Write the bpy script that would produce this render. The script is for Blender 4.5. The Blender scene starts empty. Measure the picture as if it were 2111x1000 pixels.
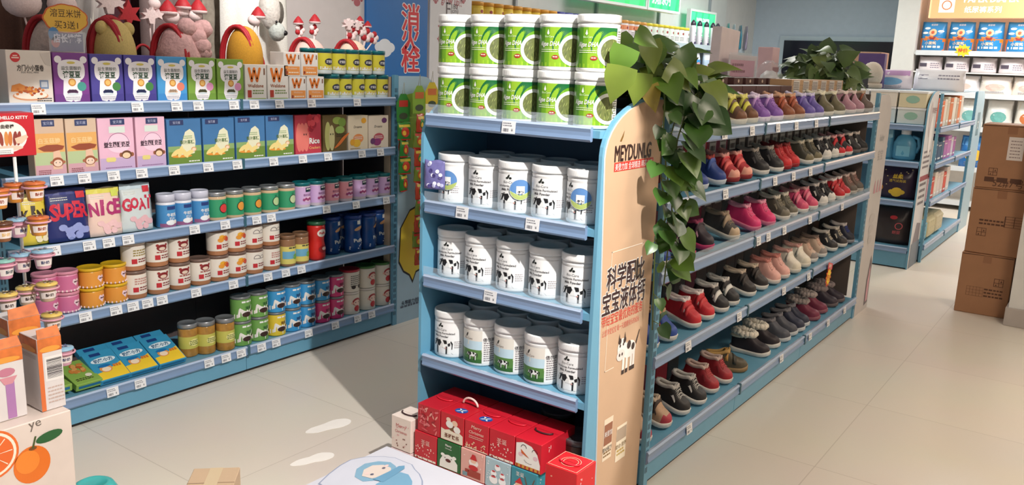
import bpy, math, random
from mathutils import Vector, Matrix
random.seed(7)
PI = math.pi
SC = bpy.context.scene
COL = SC.collection

# ------------------------------------------------------------------ camera, world, lights, exposure
F_PX, PITCH, ROLL, YAW, EYE = 1748.95, 0.209224, 0.0370115, 0.6215562, 1.5
_cy, _sy, _cp, _sp = math.cos(YAW), math.sin(YAW), math.cos(PITCH), math.sin(PITCH)
FWD = Vector((_cy*_cp, _sy*_cp, -_sp)); _r = Vector((_sy, -_cy, 0)); _u = _r.cross(FWD)
RIGHT = _r*math.cos(ROLL) + _u*math.sin(ROLL); UP = _u*math.cos(ROLL) - _r*math.sin(ROLL)
CAM = Vector((0, 0, EYE))
cd = bpy.data.cameras.new('camera'); cam = bpy.data.objects.new('camera', cd); COL.objects.link(cam)
cam.matrix_world = Matrix(((RIGHT.x, UP.x, -FWD.x, 0), (RIGHT.y, UP.y, -FWD.y, 0), (RIGHT.z, UP.z, -FWD.z, EYE), (0, 0, 0, 1)))
cd.sensor_width = 36; cd.lens = F_PX*36/2111; cd.clip_start = 0.05
SC.camera = cam
SC.view_settings.view_transform = 'Standard'; SC.view_settings.look = 'None'
SC.view_settings.exposure = 0.0; SC.view_settings.gamma = 1; SC.view_settings.use_curve_mapping = False
w = bpy.data.worlds.new('world'); SC.world = w; w.use_nodes = True
w.node_tree.nodes['Background'].inputs[0].default_value = (0.80, 0.86, 1, 1)
w.node_tree.nodes['Background'].inputs[1].default_value = 0.30
def area(loc, sx, sy, power, col=(1, .93, .86), rot=(0, 0, 0)):
    l = bpy.data.lights.new('ceiling_panel_light', 'AREA'); l.shape = 'RECTANGLE'; l.size = sx; l.size_y = sy
    l.energy = power; l.color = col
    o = bpy.data.objects.new('ceiling_panel_light', l); o.location = loc; o.rotation_euler = rot; COL.objects.link(o)
for x, y, p, c in ((0.6, 1.6, 15, (1, .94, .90)), (2.6, 2.7, 14, (1, .94, .90)), (3.2, -.9, 120, (1, .86, .70)), (6.6, -.6, 110, (1, .88, .74)),
                (6.8, 2.9, 70, (1, .96, .92)), (9.4, 3.2, 110, (.95, 1, .97)), (10.0, .6, 170, (1, .95, .9)), (0.3, -1.4, 22, (1, .88, .74))):
    area((x, y, 2.85), 1.2, .6, p*.5, c)
def spot(loc, target, power, deg, col=(1, .97, .92), radius=.025, blend=.15):
    l = bpy.data.lights.new('unseen_spot', 'SPOT'); l.energy = power; l.spot_size = math.radians(deg); l.spot_blend = blend
    l.shadow_soft_size = radius; l.color = col
    o = bpy.data.objects.new('unseen_spot', l); o.location = loc
    o.rotation_euler = (Vector(target) - Vector(loc)).to_track_quat('-Z', 'Y').to_euler(); COL.objects.link(o)
spot((2.3, 2.5, 2.8), (3.0, 4.1, 1.75), 170, 70, (1, .96, .93), .08, 1.0)  # added lamp, put in to brighten the white coat and nearby wall
spot((1.27, -.06, 2.72), (1.75, 2.1, .62), 450, 45, blend=.06)

# ------------------------------------------------------------------ pixel <-> place helpers (2111 x 1000 frame)
def at(px, py, axis, val):
    d = FWD + RIGHT*((px-1055.5)/F_PX) - UP*((py-500)/F_PX)
    return CAM + d*((val-CAM[axis])/d[axis])
def Xat(px, y, z):
    n = RIGHT - FWD*((px-1055.5)/F_PX); return -(n.y*y + n.z*(z-EYE))/n.x
def Yat(px, x, z):
    n = RIGHT - FWD*((px-1055.5)/F_PX); return -(n.x*x + n.z*(z-EYE))/n.y

# ------------------------------------------------------------------ materials
_mats = {}
def lin(c):
    c /= 255.0
    return c/12.92 if c <= .04045 else ((c+.055)/1.055)**2.4
def M(r, g, b, rough=.45, kind='plain', metal=0.0):
    key = (r, g, b, rough, kind, metal)
    if key in _mats: return _mats[key]
    m = bpy.data.materials.new('%s_%d_%d_%d' % (kind, r, g, b)); m.use_nodes = True
    nt = m.node_tree; bs = nt.nodes['Principled BSDF']
    base = (lin(r), lin(g), lin(b), 1)
    bs.inputs['Roughness'].default_value = rough; bs.inputs['Metallic'].default_value = metal
    if kind == 'emit':
        bs.inputs['Base Color'].default_value = base; bs.inputs['Emission Color'].default_value = base
        bs.inputs['Emission Strength'].default_value = 1.0
        _mats[key] = m; return m
    if kind == 'clear':
        bs.inputs['Base Color'].default_value = base; bs.inputs['Alpha'].default_value = .16
        bs.inputs['Roughness'].default_value = rough
        _mats[key] = m; return m
    if kind == 'film':
        bs.inputs['Base Color'].default_value = base; bs.inputs['Alpha'].default_value = .5
        _mats[key] = m; return m
    tc = nt.nodes.new('ShaderNodeTexCoord'); nz = nt.nodes.new('ShaderNodeTexNoise'); mx = nt.nodes.new('ShaderNodeMix'); mx.data_type = 'RGBA'
    sc, amp = {'plain': (14, .05), 'fabric': (160, .22), 'fur': (70, .3), 'card': (9, .12), 'leaf': (9, .45), 'leather': (60, .14), 'speck': (240, .7), 'mottle': (26, .6)}.get(kind, (14, .05))
    nz.inputs['Scale'].default_value = sc; nz.inputs['Detail'].default_value = 2
    nt.links.new(tc.outputs['Object'], nz.inputs['Vector']); nt.links.new(nz.outputs['Fac'], mx.inputs['Factor'])
    def sh(k): return tuple(min(1, base[i]*k) for i in range(3)) + (1,)
    mx.inputs[6].default_value = sh(1-amp); mx.inputs[7].default_value = sh(1+amp)
    nt.links.new(mx.outputs[2], bs.inputs['Base Color'])
    if kind in ('fabric', 'fur', 'card', 'leather', 'leaf'):
        bp = nt.nodes.new('ShaderNodeBump'); bp.inputs['Strength'].default_value = {'fur': .9, 'fabric': .35}.get(kind, .15); bp.inputs['Distance'].default_value = .004 if kind == 'fur' else .0015
        nt.links.new(nz.outputs['Fac'], bp.inputs['Height']); nt.links.new(bp.outputs['Normal'], bs.inputs['Normal'])
    _mats[key] = m; return m
def T(rgb, rough=.45, kind='plain', metal=0.0): return M(rgb[0], rgb[1], rgb[2], rough, kind, metal)
def floor_mat():
    m = bpy.data.materials.new('polished_floor_tile'); m.use_nodes = True; nt = m.node_tree; bs = nt.nodes['Principled BSDF']
    tc = nt.nodes.new('ShaderNodeTexCoord'); br = nt.nodes.new('ShaderNodeTexBrick'); nz = nt.nodes.new('ShaderNodeTexNoise'); mx = nt.nodes.new('ShaderNodeMix'); mx.data_type = 'RGBA'
    br.offset = 0; br.inputs['Scale'].default_value = 1; br.inputs['Brick Width'].default_value = .8; br.inputs['Row Height'].default_value = .8
    br.inputs['Mortar Size'].default_value = .0022; br.inputs['Color1'].default_value = (lin(226), lin(216), lin(203), 1); br.inputs['Color2'].default_value = (lin(222), lin(212), lin(200), 1)
    br.inputs['Mortar'].default_value = (lin(204), lin(193), lin(180), 1)
    nz.inputs['Scale'].default_value = 1.7; nz.inputs['Detail'].default_value = 5
    nt.links.new(tc.outputs['Object'], br.inputs['Vector']); nt.links.new(tc.outputs['Object'], nz.inputs['Vector'])
    mx.blend_type = 'MULTIPLY'; mx.inputs['Factor'].default_value = .12
    nt.links.new(br.outputs['Color'], mx.inputs[6]); nt.links.new(nz.outputs['Color'], mx.inputs[7]); nt.links.new(mx.outputs[2], bs.inputs['Base Color'])
    bs.inputs['Roughness'].default_value = .32; bs.inputs['Specular IOR Level'].default_value = .35
    return m

WHITE = M(238, 236, 232); BLACK = M(22, 20, 22); PAPER = M(240, 238, 234, .6); GREY = M(150, 150, 150)
RED = M(200, 24, 32); BLUE_SHELF = M(104, 160, 188, .4); BLUE_DARK = M(70, 112, 140, .4); RAIL = M(126, 150, 184, .2); INK = M(40, 36, 40, .6)
TEAL = M(18, 104, 110, .3); CLEAR = M(225, 235, 245, .05, 'clear')

# ------------------------------------------------------------------ mesh builder
_txt = {}
def glyphs(s, bold=0.0):
    k = (s, bold)
    if k in _txt: return _txt[k]
    c = bpy.data.curves.new('t', 'FONT'); c.body = s; c.size = 1; c.resolution_u = 2; c.offset = bold
    o = bpy.data.objects.new('t', c); COL.objects.link(o)
    dg = bpy.context.evaluated_depsgraph_get(); me = bpy.data.meshes.new_from_object(o.evaluated_get(dg))
    vs = [(v.co.x, v.co.y) for v in me.vertices]; fs = [tuple(p.vertices) for p in me.polygons]
    bpy.data.objects.remove(o); bpy.data.curves.remove(c); bpy.data.meshes.remove(me)
    if vs:
        x0 = min(v[0] for v in vs); x1 = max(v[0] for v in vs); y0 = min(v[1] for v in vs); y1 = max(v[1] for v in vs)
        vs = [(a-(x0+x1)/2, b-(y0+y1)/2) for a, b in vs]; wd, ht = x1-x0, y1-y0
    else: wd = ht = 1
    _txt[k] = (vs, fs, wd, ht); return _txt[k]
def flat(ox, oy, oz, ux=(1, 0, 0), vx=(0, 0, 1)):
    O = Vector((ox, oy, oz)); U = Vector(ux).normalized(); V = Vector(vx).normalized(); N = U.cross(V)
    return lambda u, v, o: O + U*u + V*v + N*o
def cyl(R, cx=0, cy=0, z0=0, face=-PI/2, taper=0.0):
    # u runs right as seen from outside, around a vertical cylinder whose u=0 faces 'face'
    return lambda u, v, o: Vector((cx + (R+taper*v+o)*math.cos(face+u/R), cy + (R+taper*v+o)*math.sin(face+u/R), z0+v))
class MB:
    def __init__(s): s.v = []; s.f = []; s.m = []; s.s = []; s.mats = []
    def mi(s, mat):
        if mat not in s.mats: s.mats.append(mat)
        return s.mats.index(mat)
    def add(s, vs, fs, mat, smooth=False):
        b = len(s.v); s.v += [tuple(v) for v in vs]; mats = mat if isinstance(mat, list) else None
        for k, f in enumerate(fs):
            s.f.append(tuple(b+i for i in f)); s.m.append(s.mi(mats[k] if mats else mat)); s.s.append(smooth)
        return s
    def box(s, x0, x1, y0, y1, z0, z1, mat, top=None, side=None):
        V = [(x, y, z) for z in (z0, z1) for x, y in ((x0, y0), (x1, y0), (x1, y1), (x0, y1))]
        sd = side or mat
        return s.add(V, [(0, 1, 5, 4), (1, 2, 6, 5), (2, 3, 7, 6), (3, 0, 4, 7), (4, 5, 6, 7), (3, 2, 1, 0)], [mat, sd, mat, sd, top or mat, mat])
    def rbox(s, x0, x1, y0, y1, z0, z1, mat, r=.004):
        # box with chamfered edges all round
        V = []; F = []
        def ring(ix, iz): return [(x0+ix, y0+r, iz), (x0+r, y0+ix, iz)] 
        def loop(z, i):
            a = [(x0+r, y0+i), (x1-r, y0+i), (x1-i, y0+r), (x1-i, y1-r), (x1-r, y1-i), (x0+r, y1-i), (x0+i, y1-r), (x0+i, y0+r)]
            return [(p[0], p[1], z) for p in a]
        L = [loop(z0, r), loop(z0+r, 0), loop(z1-r, 0), loop(z1, r)]
        for l in L: V += l
        for k in range(3):
            for i in range(8): F.append((k*8+i, k*8+(i+1) % 8, k*8+8+(i+1) % 8, k*8+8+i))
        F.append(tuple(range(7, -1, -1))); F.append(tuple(24+i for i in range(8)))
        return s.add(V, F, mat)
    def lathe(s, prof, n=24, cx=0, cy=0, z0=0, sx=1, sy=1, smooth=True):
        # prof: [(r, z, mat)], the mat of a point colours the band up to the next one
        V = []; F = []; ms = []
        for r, z, _ in prof:
            for i in range(n): a = 2*PI*i/n; V.append((cx+r*sx*math.cos(a), cy+r*sy*math.sin(a), z0+z))
        for k in range(len(prof)-1):
            for i in range(n): j = (i+1) % n; F.append((k*n+i, k*n+j, k*n+n+j, k*n+n+i)); ms.append(prof[k][2])
        F.append(tuple(range(n-1, -1, -1))); ms.append(prof[0][2]); q = (len(prof)-1)*n; F.append(tuple(q+i for i in range(n))); ms.append(prof[-1][2])
        return s.add(V, F, ms, smooth)
    def tube(s, pts, r, mat, n=6, closed=False):
        pts = [Vector(p) for p in pts]; V = []; F = []; N = len(pts)
        for k, p in enumerate(pts):
            t = (pts[(k+1) % N] - pts[k-1]) if closed else (pts[min(k+1, N-1)] - pts[max(k-1, 0)])
            t = t.normalized() if t.length > 1e-9 else Vector((0, 0, 1)); a = t.orthogonal().normalized() if k == 0 else (A - t*A.dot(t)).normalized(); A = a; b = t.cross(a)
            rr = r[k] if isinstance(r, (list, tuple)) else r
            for i in range(n): q = 2*PI*i/n; V.append(p + a*(rr*math.cos(q)) + b*(rr*math.sin(q)))
        for k in range(N if closed else N-1):
            k2 = (k+1) % N
            for i in range(n): j = (i+1) % n; F.append((k*n+i, k*n+j, k2*n+j, k2*n+i))
        if not closed: F.append(tuple(range(n-1, -1, -1))); F.append(tuple((N-1)*n+i for i in range(n)))
        return s.add(V, F, mat, True)
    def prism(s, surf, pts, d0, d1, mat, side=None):
        n = len(pts); V = [surf(u, v, d0) for u, v in pts] + [surf(u, v, d1) for u, v in pts]
        return s.add(V, [tuple(range(n-1, -1, -1)), tuple(range(n, 2*n))] + [(i, (i+1) % n, n+(i+1) % n, n+i) for i in range(n)], [mat, mat] + [side or mat]*n)
    def ball(s, c, rx, ry, rz, mat, n=14, m=9, bump=0, seed=0, fn=None):
        V = []; F = []; rnd = random.Random(seed)
        for k in range(m+1):
            th = PI*k/m
            for i in range(n):
                a = 2*PI*i/n; p = Vector((math.sin(th)*math.cos(a), math.sin(th)*math.sin(a), math.cos(th)))
                q = 1 + bump*(rnd.random()-.5)*2 if 0 < k < m else 1
                if fn: q *= fn(p)
                V.append((c[0]+p.x*rx*q, c[1]+p.y*ry*q, c[2]+p.z*rz*q))
        for k in range(m):
            for i in range(n): j = (i+1) % n; F.append((k*n+i, (k+1)*n+i, (k+1)*n+j, k*n+j))
        return s.add(V, F, mat, True)
    # --- print on a surface
    def rect(s, surf, u0, v0, u1, v1, mat, o=.0006, nu=1):
        V = []; F = []
        for i in range(nu+1):
            u = u0+(u1-u0)*i/nu; V += [surf(u, v0, o), surf(u, v1, o)]
        for i in range(nu): F.append((2*i, 2*i+2, 2*i+3, 2*i+1))
        return s.add(V, F, mat, nu > 1)
    def poly(s, surf, pts, mat, o=.0006, rings=1):
        cu = sum(p[0] for p in pts)/len(pts); cv = sum(p[1] for p in pts)/len(pts); n = len(pts); V = [surf(cu, cv, o)]; F = []
        for k in range(1, rings+1):
            t = k/rings; V += [surf(cu+(u-cu)*t, cv+(v-cv)*t, o) for u, v in pts]
        for i in range(n): F.append((0, 1+i, 1+(i+1) % n))
        for k in range(rings-1):
            for i in range(n): j = (i+1) % n; F.append((1+k*n+i, 1+k*n+n+i, 1+k*n+n+j, 1+k*n+j))
        return s.add(V, F, mat)
    def ell(s, surf, u, v, ru, rv, mat, o=.0006, n=20, rings=1, a0=0, rot=0):
        P = []
        for i in range(n):
            a = a0+2*PI*i/n; x, y = ru*math.cos(a), rv*math.sin(a); P.append((u+x*math.cos(rot)-y*math.sin(rot), v+x*math.sin(rot)+y*math.cos(rot)))
        return s.poly(surf, P, mat, o, rings)
    def arc(s, surf, u, v, r0, r1, a0, a1, mat, o=.0006, n=20, umin=-9, umax=9, vmin=-9, vmax=9):
        V = []; F = []
        for i in range(n+1):
            a = a0+(a1-a0)*i/n
            for r in (r0, r1): V.append(surf(min(umax, max(umin, u+r*math.cos(a))), min(vmax, max(vmin, v+r*math.sin(a))), o))
        for i in range(n): F.append((2*i, 2*i+1, 2*i+3, 2*i+2))
        return s.add(V, F, mat)
    def text(s, surf, t, u, v, h, mat, o=.001, maxw=None, bold=0.0, rot=0.0, shear=0.0, stretch=1.0):
        vs, fs, wd, ht = glyphs(t, bold); k = h
        kx = k*stretch
        if maxw and wd*kx > maxw: kx = maxw/wd; k = min(k, kx*1.5)
        c, sn = math.cos(rot), math.sin(rot)
        V = []
        for a, b in vs:
            a, b = a*kx + shear*b*k, b*k; V.append(surf(u+a*c-b*sn, v+a*sn+b*c, o))
        return s.add(V, fs, mat)
    def heavy(s, surf, t, u, v, h, mat, d, o=.001, **k):
        # bold lettering: the same glyphs laid again a hair to each side
        for i in range(8): s.text(surf, t, u+d*math.cos(i*PI/4), v+d*math.sin(i*PI/4), h, mat, o+.00002*i, **k)
        return s.text(surf, t, u, v, h, mat, o+.0002, **k)
    def lines(s, surf, u0, u1, v0, n, dv, hh, mat, o=.0008, seed=0):
        # rows of fine print too small to read
        rnd = random.Random(seed)
        for i in range(n):
            u = u0; v = v0 - i*dv
            while u < u1-hh:
                wd = hh*rnd.uniform(.8, 2.4); wd = min(wd, u1-u); s.rect(surf, u, v, u+wd, v+hh, mat, o); u += wd + hh*.5
        return s
    def barcode(s, surf, u0, v0, u1, v1, mat=None, horiz=False, o=.0008, seed=1):
        rnd = random.Random(seed); mat = mat or INK; p = v0 if horiz else u0; e = v1 if horiz else u1; t = (e-p)/34
        while p < e-t*1.5:
            wd = t*rnd.choice((.6, 1, 1.6))
            if horiz: s.rect(surf, u0, p, u1, p+wd, mat, o)
            else: s.rect(surf, p, v0, p+wd, v1, mat, o)
            p += wd + t*rnd.choice((.6, 1, 1.4))
        return s
    def build(s, name, parent=None, bevel=0, sub=0, solid=0, smooth=None):
        me = bpy.data.meshes.new(name); me.from_pydata(s.v, [], s.f)
        for m in s.mats: me.materials.append(m)
        me.polygons.foreach_set('material_index', s.m); me.polygons.foreach_set('use_smooth', s.s if smooth is None else [smooth]*len(s.s)); me.update()
        o = bpy.data.objects.new(name, me); COL.objects.link(o)
        if bevel:
            b = o.modifiers.new('bevel', 'BEVEL'); b.width = bevel; b.segments = 2; b.limit_method = 'ANGLE'
        if solid: q = o.modifiers.new('solid', 'SOLIDIFY'); q.thickness = solid; q.offset = 0
        if sub:
            q = o.modifiers.new('sub', 'SUBSURF'); q.levels = sub; q.render_levels = sub
        if parent: o.parent = parent; KIDS.setdefault(parent.name, []).append(o)
        return o
KIDS = {}
def tag(o, label=None, cat=None, group=None, kind=None):
    if label: o['label'] = label
    if cat: o['category'] = cat
    if group: o['group'] = group
    elif 'group' in o and label: del o['group']
    if kind: o['kind'] = kind
    return o
def thing(name, label=None, cat=None, loc=(0, 0, 0), rz=0, group=None):
    o = bpy.data.objects.new(name, None); o.empty_display_size = .02; COL.objects.link(o); o.location = loc; o.rotation_euler = (0, 0, rz)
    return tag(o, label, cat, group)
def structure(name, mb, **k):
    o = mb.build(name, **k); o['kind'] = 'structure'; return o
def copytree(o, parent=None):
    c = o.copy(); COL.objects.link(c)
    if parent: c.parent = parent; KIDS.setdefault(parent.name, []).append(c)
    for ch in KIDS.get(o.name, []): copytree(ch, c)
    return c
_proto = {}
def put(key, build, loc, rz, label, group=None, tilt=None):
    # first time builds the thing, later copies it with all its parts
    if key in _proto: r = copytree(_proto[key])
    else: r = build(); _proto[key] = r
    r.location = loc; r.rotation_euler = (tilt or 0, 0, rz)
    r['label'] = label
    if group: r['group'] = group
    return r
ORD = ['first', 'second', 'third', 'fourth', 'fifth', 'sixth', 'seventh', 'eighth', 'ninth', 'tenth', 'eleventh', 'twelfth', 'thirteenth', 'fourteenth', 'fifteenth', 'sixteenth', 'seventeenth', 'eighteenth', 'nineteenth', 'twentieth', 'twenty-first', 'twenty-second', 'twenty-third', 'twenty-fourth', 'twenty-fifth', 'twenty-sixth', 'twenty-seventh', 'twenty-eighth']
# ------------------------------------------------------------------ the room
b = MB(); b.add([(-3, -3, 0), (12.4, -3, 0), (12.4, 4.7, 0), (-3, 4.7, 0)], [(0, 1, 2, 3)], floor_mat()); structure('floor', b)
WALL = M(206, 206, 204, .7); WALLB = M(176, 190, 204, .7)
b = MB(); b.box(-3, 12.4, -3, 4.7, 2.95, 3.05, M(225, 225, 222, .8)); structure('ceiling', b)
b = MB(); b.box(-3, 12.4, 4.6, 4.7, 0, 2.95, WALL); structure('wall_left', b)
b = MB(); b.box(12.2, 12.4, -3, 4.6, 0, 2.95, WALLB); structure('wall_back', b)
b = MB(); b.box(-3, 12.4, -3.1, -3, 0, 2.95, WALL); structure('wall_right', b)
b = MB(); b.box(-3, 5.33, 4.3, 4.6, 0, 2.95, M(208, 200, 198, .7)); structure('wall_recess', b)
b = MB(); b.box(5.98, 6.5, -.2, .452, 0, 2.95, M(222, 220, 216, .6)); structure('wall_column', b)
b = MB(); b.box(5.965, 6.515, -.215, .467, 0, .115, M(182, 172, 165, .5)); structure('baseboard_column', b, bevel=.003)

# fire hydrant sign, growth chart and paw prints on the recess wall
def wx(px, py): p = at(px, py, 1, 4.295); return p.x, p.z
S43 = flat(0, 4.3, 0)
x0, x1 = wx(752, 60)[0], wx(878, 60)[0]
b = MB(); b.box(x0, x1, 4.28, 4.299, .75, 2.35, M(18, 104, 176, .4))
sf = flat(0, 4.28, 0)
for ch, py in (('消', 36), ('火', 80), ('栓', 122)):
    cx, cz = wx(843, py)
    b.heavy(sf, ch, cx, cz, .2, M(244, 236, 236), .0105, .0015)
    b.heavy(sf, ch, cx, cz, .2, M(206, 36, 48), .0035, .003)
for k, (dx, dz, r) in enumerate(((0, 0, .035), (.05, .012, .045), (.1, -.002, .035), (.05, -.018, .05))):
    cx, cz = wx(790, 88); b.ell(sf, cx-.05+dx, cz+dz-.03, r*1.4, r, M(222, 226, 232), .001+k*.0003)
tag(b.build('fire_hydrant_sign'), 'blue wall panel with three red and white characters above the snack shelf', 'sign')
b = MB(); x2, x3 = wx(884, 60)[0], wx(969, 60)[0]
b.box(x2, x3, 4.285, 4.299, 1.2, 2.3, M(214, 212, 214, .5)); sf = flat(0, 4.285, 0)
PINKINK = M(170, 88, 96)
def paw(b, sf, u, v, r, mat):
    b.ell(sf, u, v, r, r*.85, mat, .001, 12)
    for k in range(4): a = .5+k*.72; b.ell(sf, u+r*1.5*math.cos(a), v+r*1.4*math.sin(a), r*.42, r*.5, mat, .001, 8)
cx, cz = wx(929, 4); b.text(sf, 'grow up!!', cx, cz, .085, PINKINK, maxw=.24, bold=.01, rot=-.06)
cx, cz = wx(922, 19); b.text(sf, 'F', cx, cz, .14, M(90, 80, 84))
cx, cz = wx(935, 14); b.text(sf, '180', cx, cz, .055, M(90, 80, 84)); cx, cz = wx(935, 24); b.text(sf, '(cm)', cx, cz, .05, M(90, 80, 84))
for px, py in ((953, 4), (896, 4), (906, 57), (904, 83)): cx, cz = wx(px, py); paw(b, sf, cx, cz, .016, PINKINK)
tag(b.build('growth_chart'), 'pale height chart with paw prints beside the blue hydrant panel', 'chart')
b = MB(); cx, cz = wx(737, 5); paw(b, S43, cx, cz, .03, PINKINK)
tag(b.build('paw_print_decal'), 'dark red paw print on the pale wall left of the blue hydrant panel', 'decal')

# thin white oblong patches laid on the floor, narrower in the middle
def oblong_patch(px0, py0, px1, py1, label, seed):
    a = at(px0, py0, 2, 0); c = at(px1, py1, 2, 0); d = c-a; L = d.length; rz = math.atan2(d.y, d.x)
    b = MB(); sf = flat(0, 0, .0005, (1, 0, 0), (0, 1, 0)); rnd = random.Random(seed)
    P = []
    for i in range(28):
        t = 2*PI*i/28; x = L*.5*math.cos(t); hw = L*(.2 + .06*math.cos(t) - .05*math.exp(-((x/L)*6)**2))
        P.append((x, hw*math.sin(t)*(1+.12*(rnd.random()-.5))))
    b.prism(sf, P, 0, .0008, M(250, 243, 236, .5)); o = b.build('floor_patch', smooth=False); m = (a+c)/2
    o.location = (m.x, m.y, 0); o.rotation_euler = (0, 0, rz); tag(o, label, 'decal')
oblong_patch(630, 893, 722, 866, 'white oblong patch on the floor nearer the snack shelf', 1)
oblong_patch(598, 960, 688, 936, 'white oblong patch on the floor beside the white low table', 2)
# ------------------------------------------------------------------ shelving (local: x along the front, y=0 front, +y to the back)
RAILP = [(0, 0), (-.010, -.002), (-.016, .005), (-.013, .016), (-.013, .027), (-.016, .038), (-.011, .045), (0, .043)]
RAILW = M(172, 188, 212, .18)
def rail_mb(x0, x1, z):
    b = MB(); n = len(RAILP)
    V = [(x, y, z+h) for x in (x0+.002, x1-.002) for y, h in RAILP]
    F = [tuple(range(n-1, -1, -1)), tuple(range(n, 2*n))] + [(i, i+n, (i+1) % n + n, (i+1) % n) for i in range(n)]
    b.add(V, F, [RAIL, RAIL] + [RAIL, RAIL, RAIL, RAIL, RAIL, RAILW, RAILW, RAIL]); return b
def tag_mesh():
    b = MB(); sf = flat(0, 0, 0)
    b.prism(sf, [(-.025, -.019), (.025, -.019), (.025, .019), (-.025, .019)], -.0008, .0004, M(232, 232, 234, .4))
    b.lines(sf, -.021, .012, .010, 2, .007, .003, M(120, 120, 128), seed=3); b.barcode(sf, -.02, -.014, .002, -.004, M(110, 110, 118)); b.text(sf, '¥', .014, -.008, .012, M(70, 70, 78), .0008)
    return b
_tag = [None]
def price_tag(parent, x, y, z, s=1.0):
    if _tag[0] is None:
        o = tag_mesh().build('price_tag', parent); _tag[0] = o
    else:
        o = _tag[0].copy(); COL.objects.link(o); o.parent = parent; KIDS.setdefault(parent.name, []).append(o)
    o.location = (x, y, z); o.rotation_euler = (-.12, 0, 0); o.scale = (s, 1, s)
def upright(root, x, y, zt, w=.03, d=.02):
    b = MB(); b.box(x, x+w, y, y+d, 0, zt, BLUE_SHELF); sf = flat(x, y, 0); z = .06
    while z < zt-.06:
        for u in (.25, .62): b.rect(sf, w*u-.003, z, w*u+.003, z+.022, M(52, 84, 104), .0006)
        z += .034
    b.build('upright', root)
def gondola(name, label, loc, rz, bays, zs, depth, tags, back, zt, kick=.1, guard=(), endups=True, inset=False):
    """zs: bottoms of the price rails from the top tier to the deck; tags: per tier, local x of each price card"""
    root = thing(name, label, 'shelf unit', loc, rz); W0, W1 = bays[0][0], bays[-1][1]
    for x0, x1 in bays:
        b = MB(); b.box(x0+.001, x1-.001, .006, depth, .012, zs[-1], BLUE_SHELF); b.box(x0+.001, x1-.001, .012, depth, 0, .012, BLACK); b.box(x0+.001, x1-.001, 0, depth, zs[-1], zs[-1]+.033, BLUE_SHELF)
        b.build('base_deck', root, bevel=.002)
        b = MB(); b.box(x0+.001, x1-.001, depth, depth+.02, .05, zt, back); b.build('back_panel', root)
    for k, z in enumerate(zs):
        for x0, x1 in bays:
            b = MB()
            if x0 > W0: jb = MB(); jb.rbox(x0-.007, x0+.007, -.019, .0, z-.003, z+.047, M(58, 96, 112, .35), .002); jb.build('rail_joint', root)
            if k < len(zs)-1:
                b.box(x0+.003, x1-.003, 0, depth, z+.010, z+.033, BLUE_SHELF)
                for xb in ((x0+.006,) if x0 == W0 else ()) + ((x1-.012,) if x1 == W1 else ()): b.prism(flat(xb, 0, 0, (0, 1, 0), (0, 0, 1)), [(depth, z-.012), (depth, z+.010), (.03, z+.010), (.05, z+.002)], 0, .004, BLUE_DARK)
                sh = b.build('shelf', root)
            else: sh = [o for o in KIDS[root.name] if o.name.startswith('base_deck')][bays.index((x0, x1))]
            rail_mb(x0, x1, z).build('price_rail', sh)
            for tx in tags[k]:
                if x0 <= tx < x1: price_tag(sh, tx, -.0185, z+.021)
            if k in guard:
                b = MB(); b.box(x0+.005, x1-.005, -.012, -.010, z+.040, z+.072, CLEAR); b.build('clear_guard', sh)
    if endups:
        upright(root, W0-.032 if not inset else W0-.002, -.004, zt); upright(root, W1+.002, 0, zt)
    return root

# left snack gondola
LZ = [1.249, .982, .716, .432, .09]; LY = 3.25
Ltags = [[80, 284, 365, 410, 483, 525, 577, 643, 737], [118, 175, 235, 293, 360, 430, 490, 565, 625, 677, 747, 785], [112, 185, 225, 265, 402, 465, 530, 560, 674, 735, 797],
         [177, 240, 275, 305, 335, 405, 482, 553, 590, 622], [233, 290, 432, 467, 498, 540, 570, 637, 692, 738, 767]]
gondola('snack_gondola', 'long pale blue shelf unit of baby snacks along the left', (1.50, LY, 0), 0, [(-.13, .9), (.9, 1.892)], LZ, .40,
        [[Xat(px, LY-.02, LZ[k]+.021)-1.5 for px in t] for k, t in enumerate(Ltags)], M(92, 76, 74, .8), 1.41)
# shoe gondola
SZ = [1.246, 1.013, .766, .460, .10]; SY = 1.24; SX = 2.60
Stags = [[1432, 1495, 1552, 1605, 1643, 1684], [1418, 1497, 1599, 1637, 1672], [1618, 1585, 1565, 1671, 1737], [1420, 1525, 1617, 1668], [1422, 1612, 1671, 1708, 1742]]
gondola('shoe_gondola', 'long pale blue shelf unit full of children shoes right of the milk powder', (SX, SY, 0), 0, [(0, .885), (.885, 1.80), (1.80, 2.83)], SZ, .40,
        [[Xat(px, SY-.02, SZ[k]+.021)-SX for px in t] for k, t in enumerate(Stags)], M(96, 84, 78, .8), 1.40, guard=(0, 2), inset=True)
b = MB(); b.box(3.3895, 3.3936, LY+.02, LY+.395, .15, 1.40, M(60, 50, 50, .8)); b.box(3.3892, 3.3933, LY+.022, LY+.07, .15, 1.40, M(196, 172, 146, .6)); tag(b.build('end_board'), 'dark end board closing the right end of the snack shelf unit', 'board')  # dark colour carries the shade behind the tan front strip
b = MB(); b.box(SX+.02, SX+2.83, SY+.425, 2.06, 0, .12, BLUE_SHELF); b.box(SX+.02, SX+2.83, SY+.44, SY+.46, .12, 1.38, BLUE_SHELF); b.box(SX+.02, SX+2.83, SY+.425, 2.06, 1.28, 1.30, BLUE_SHELF)
tag(b.build('rear_shelving', bevel=.002), 'back half of the shoe shelf unit facing the snack aisle', 'shelf unit')

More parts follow.
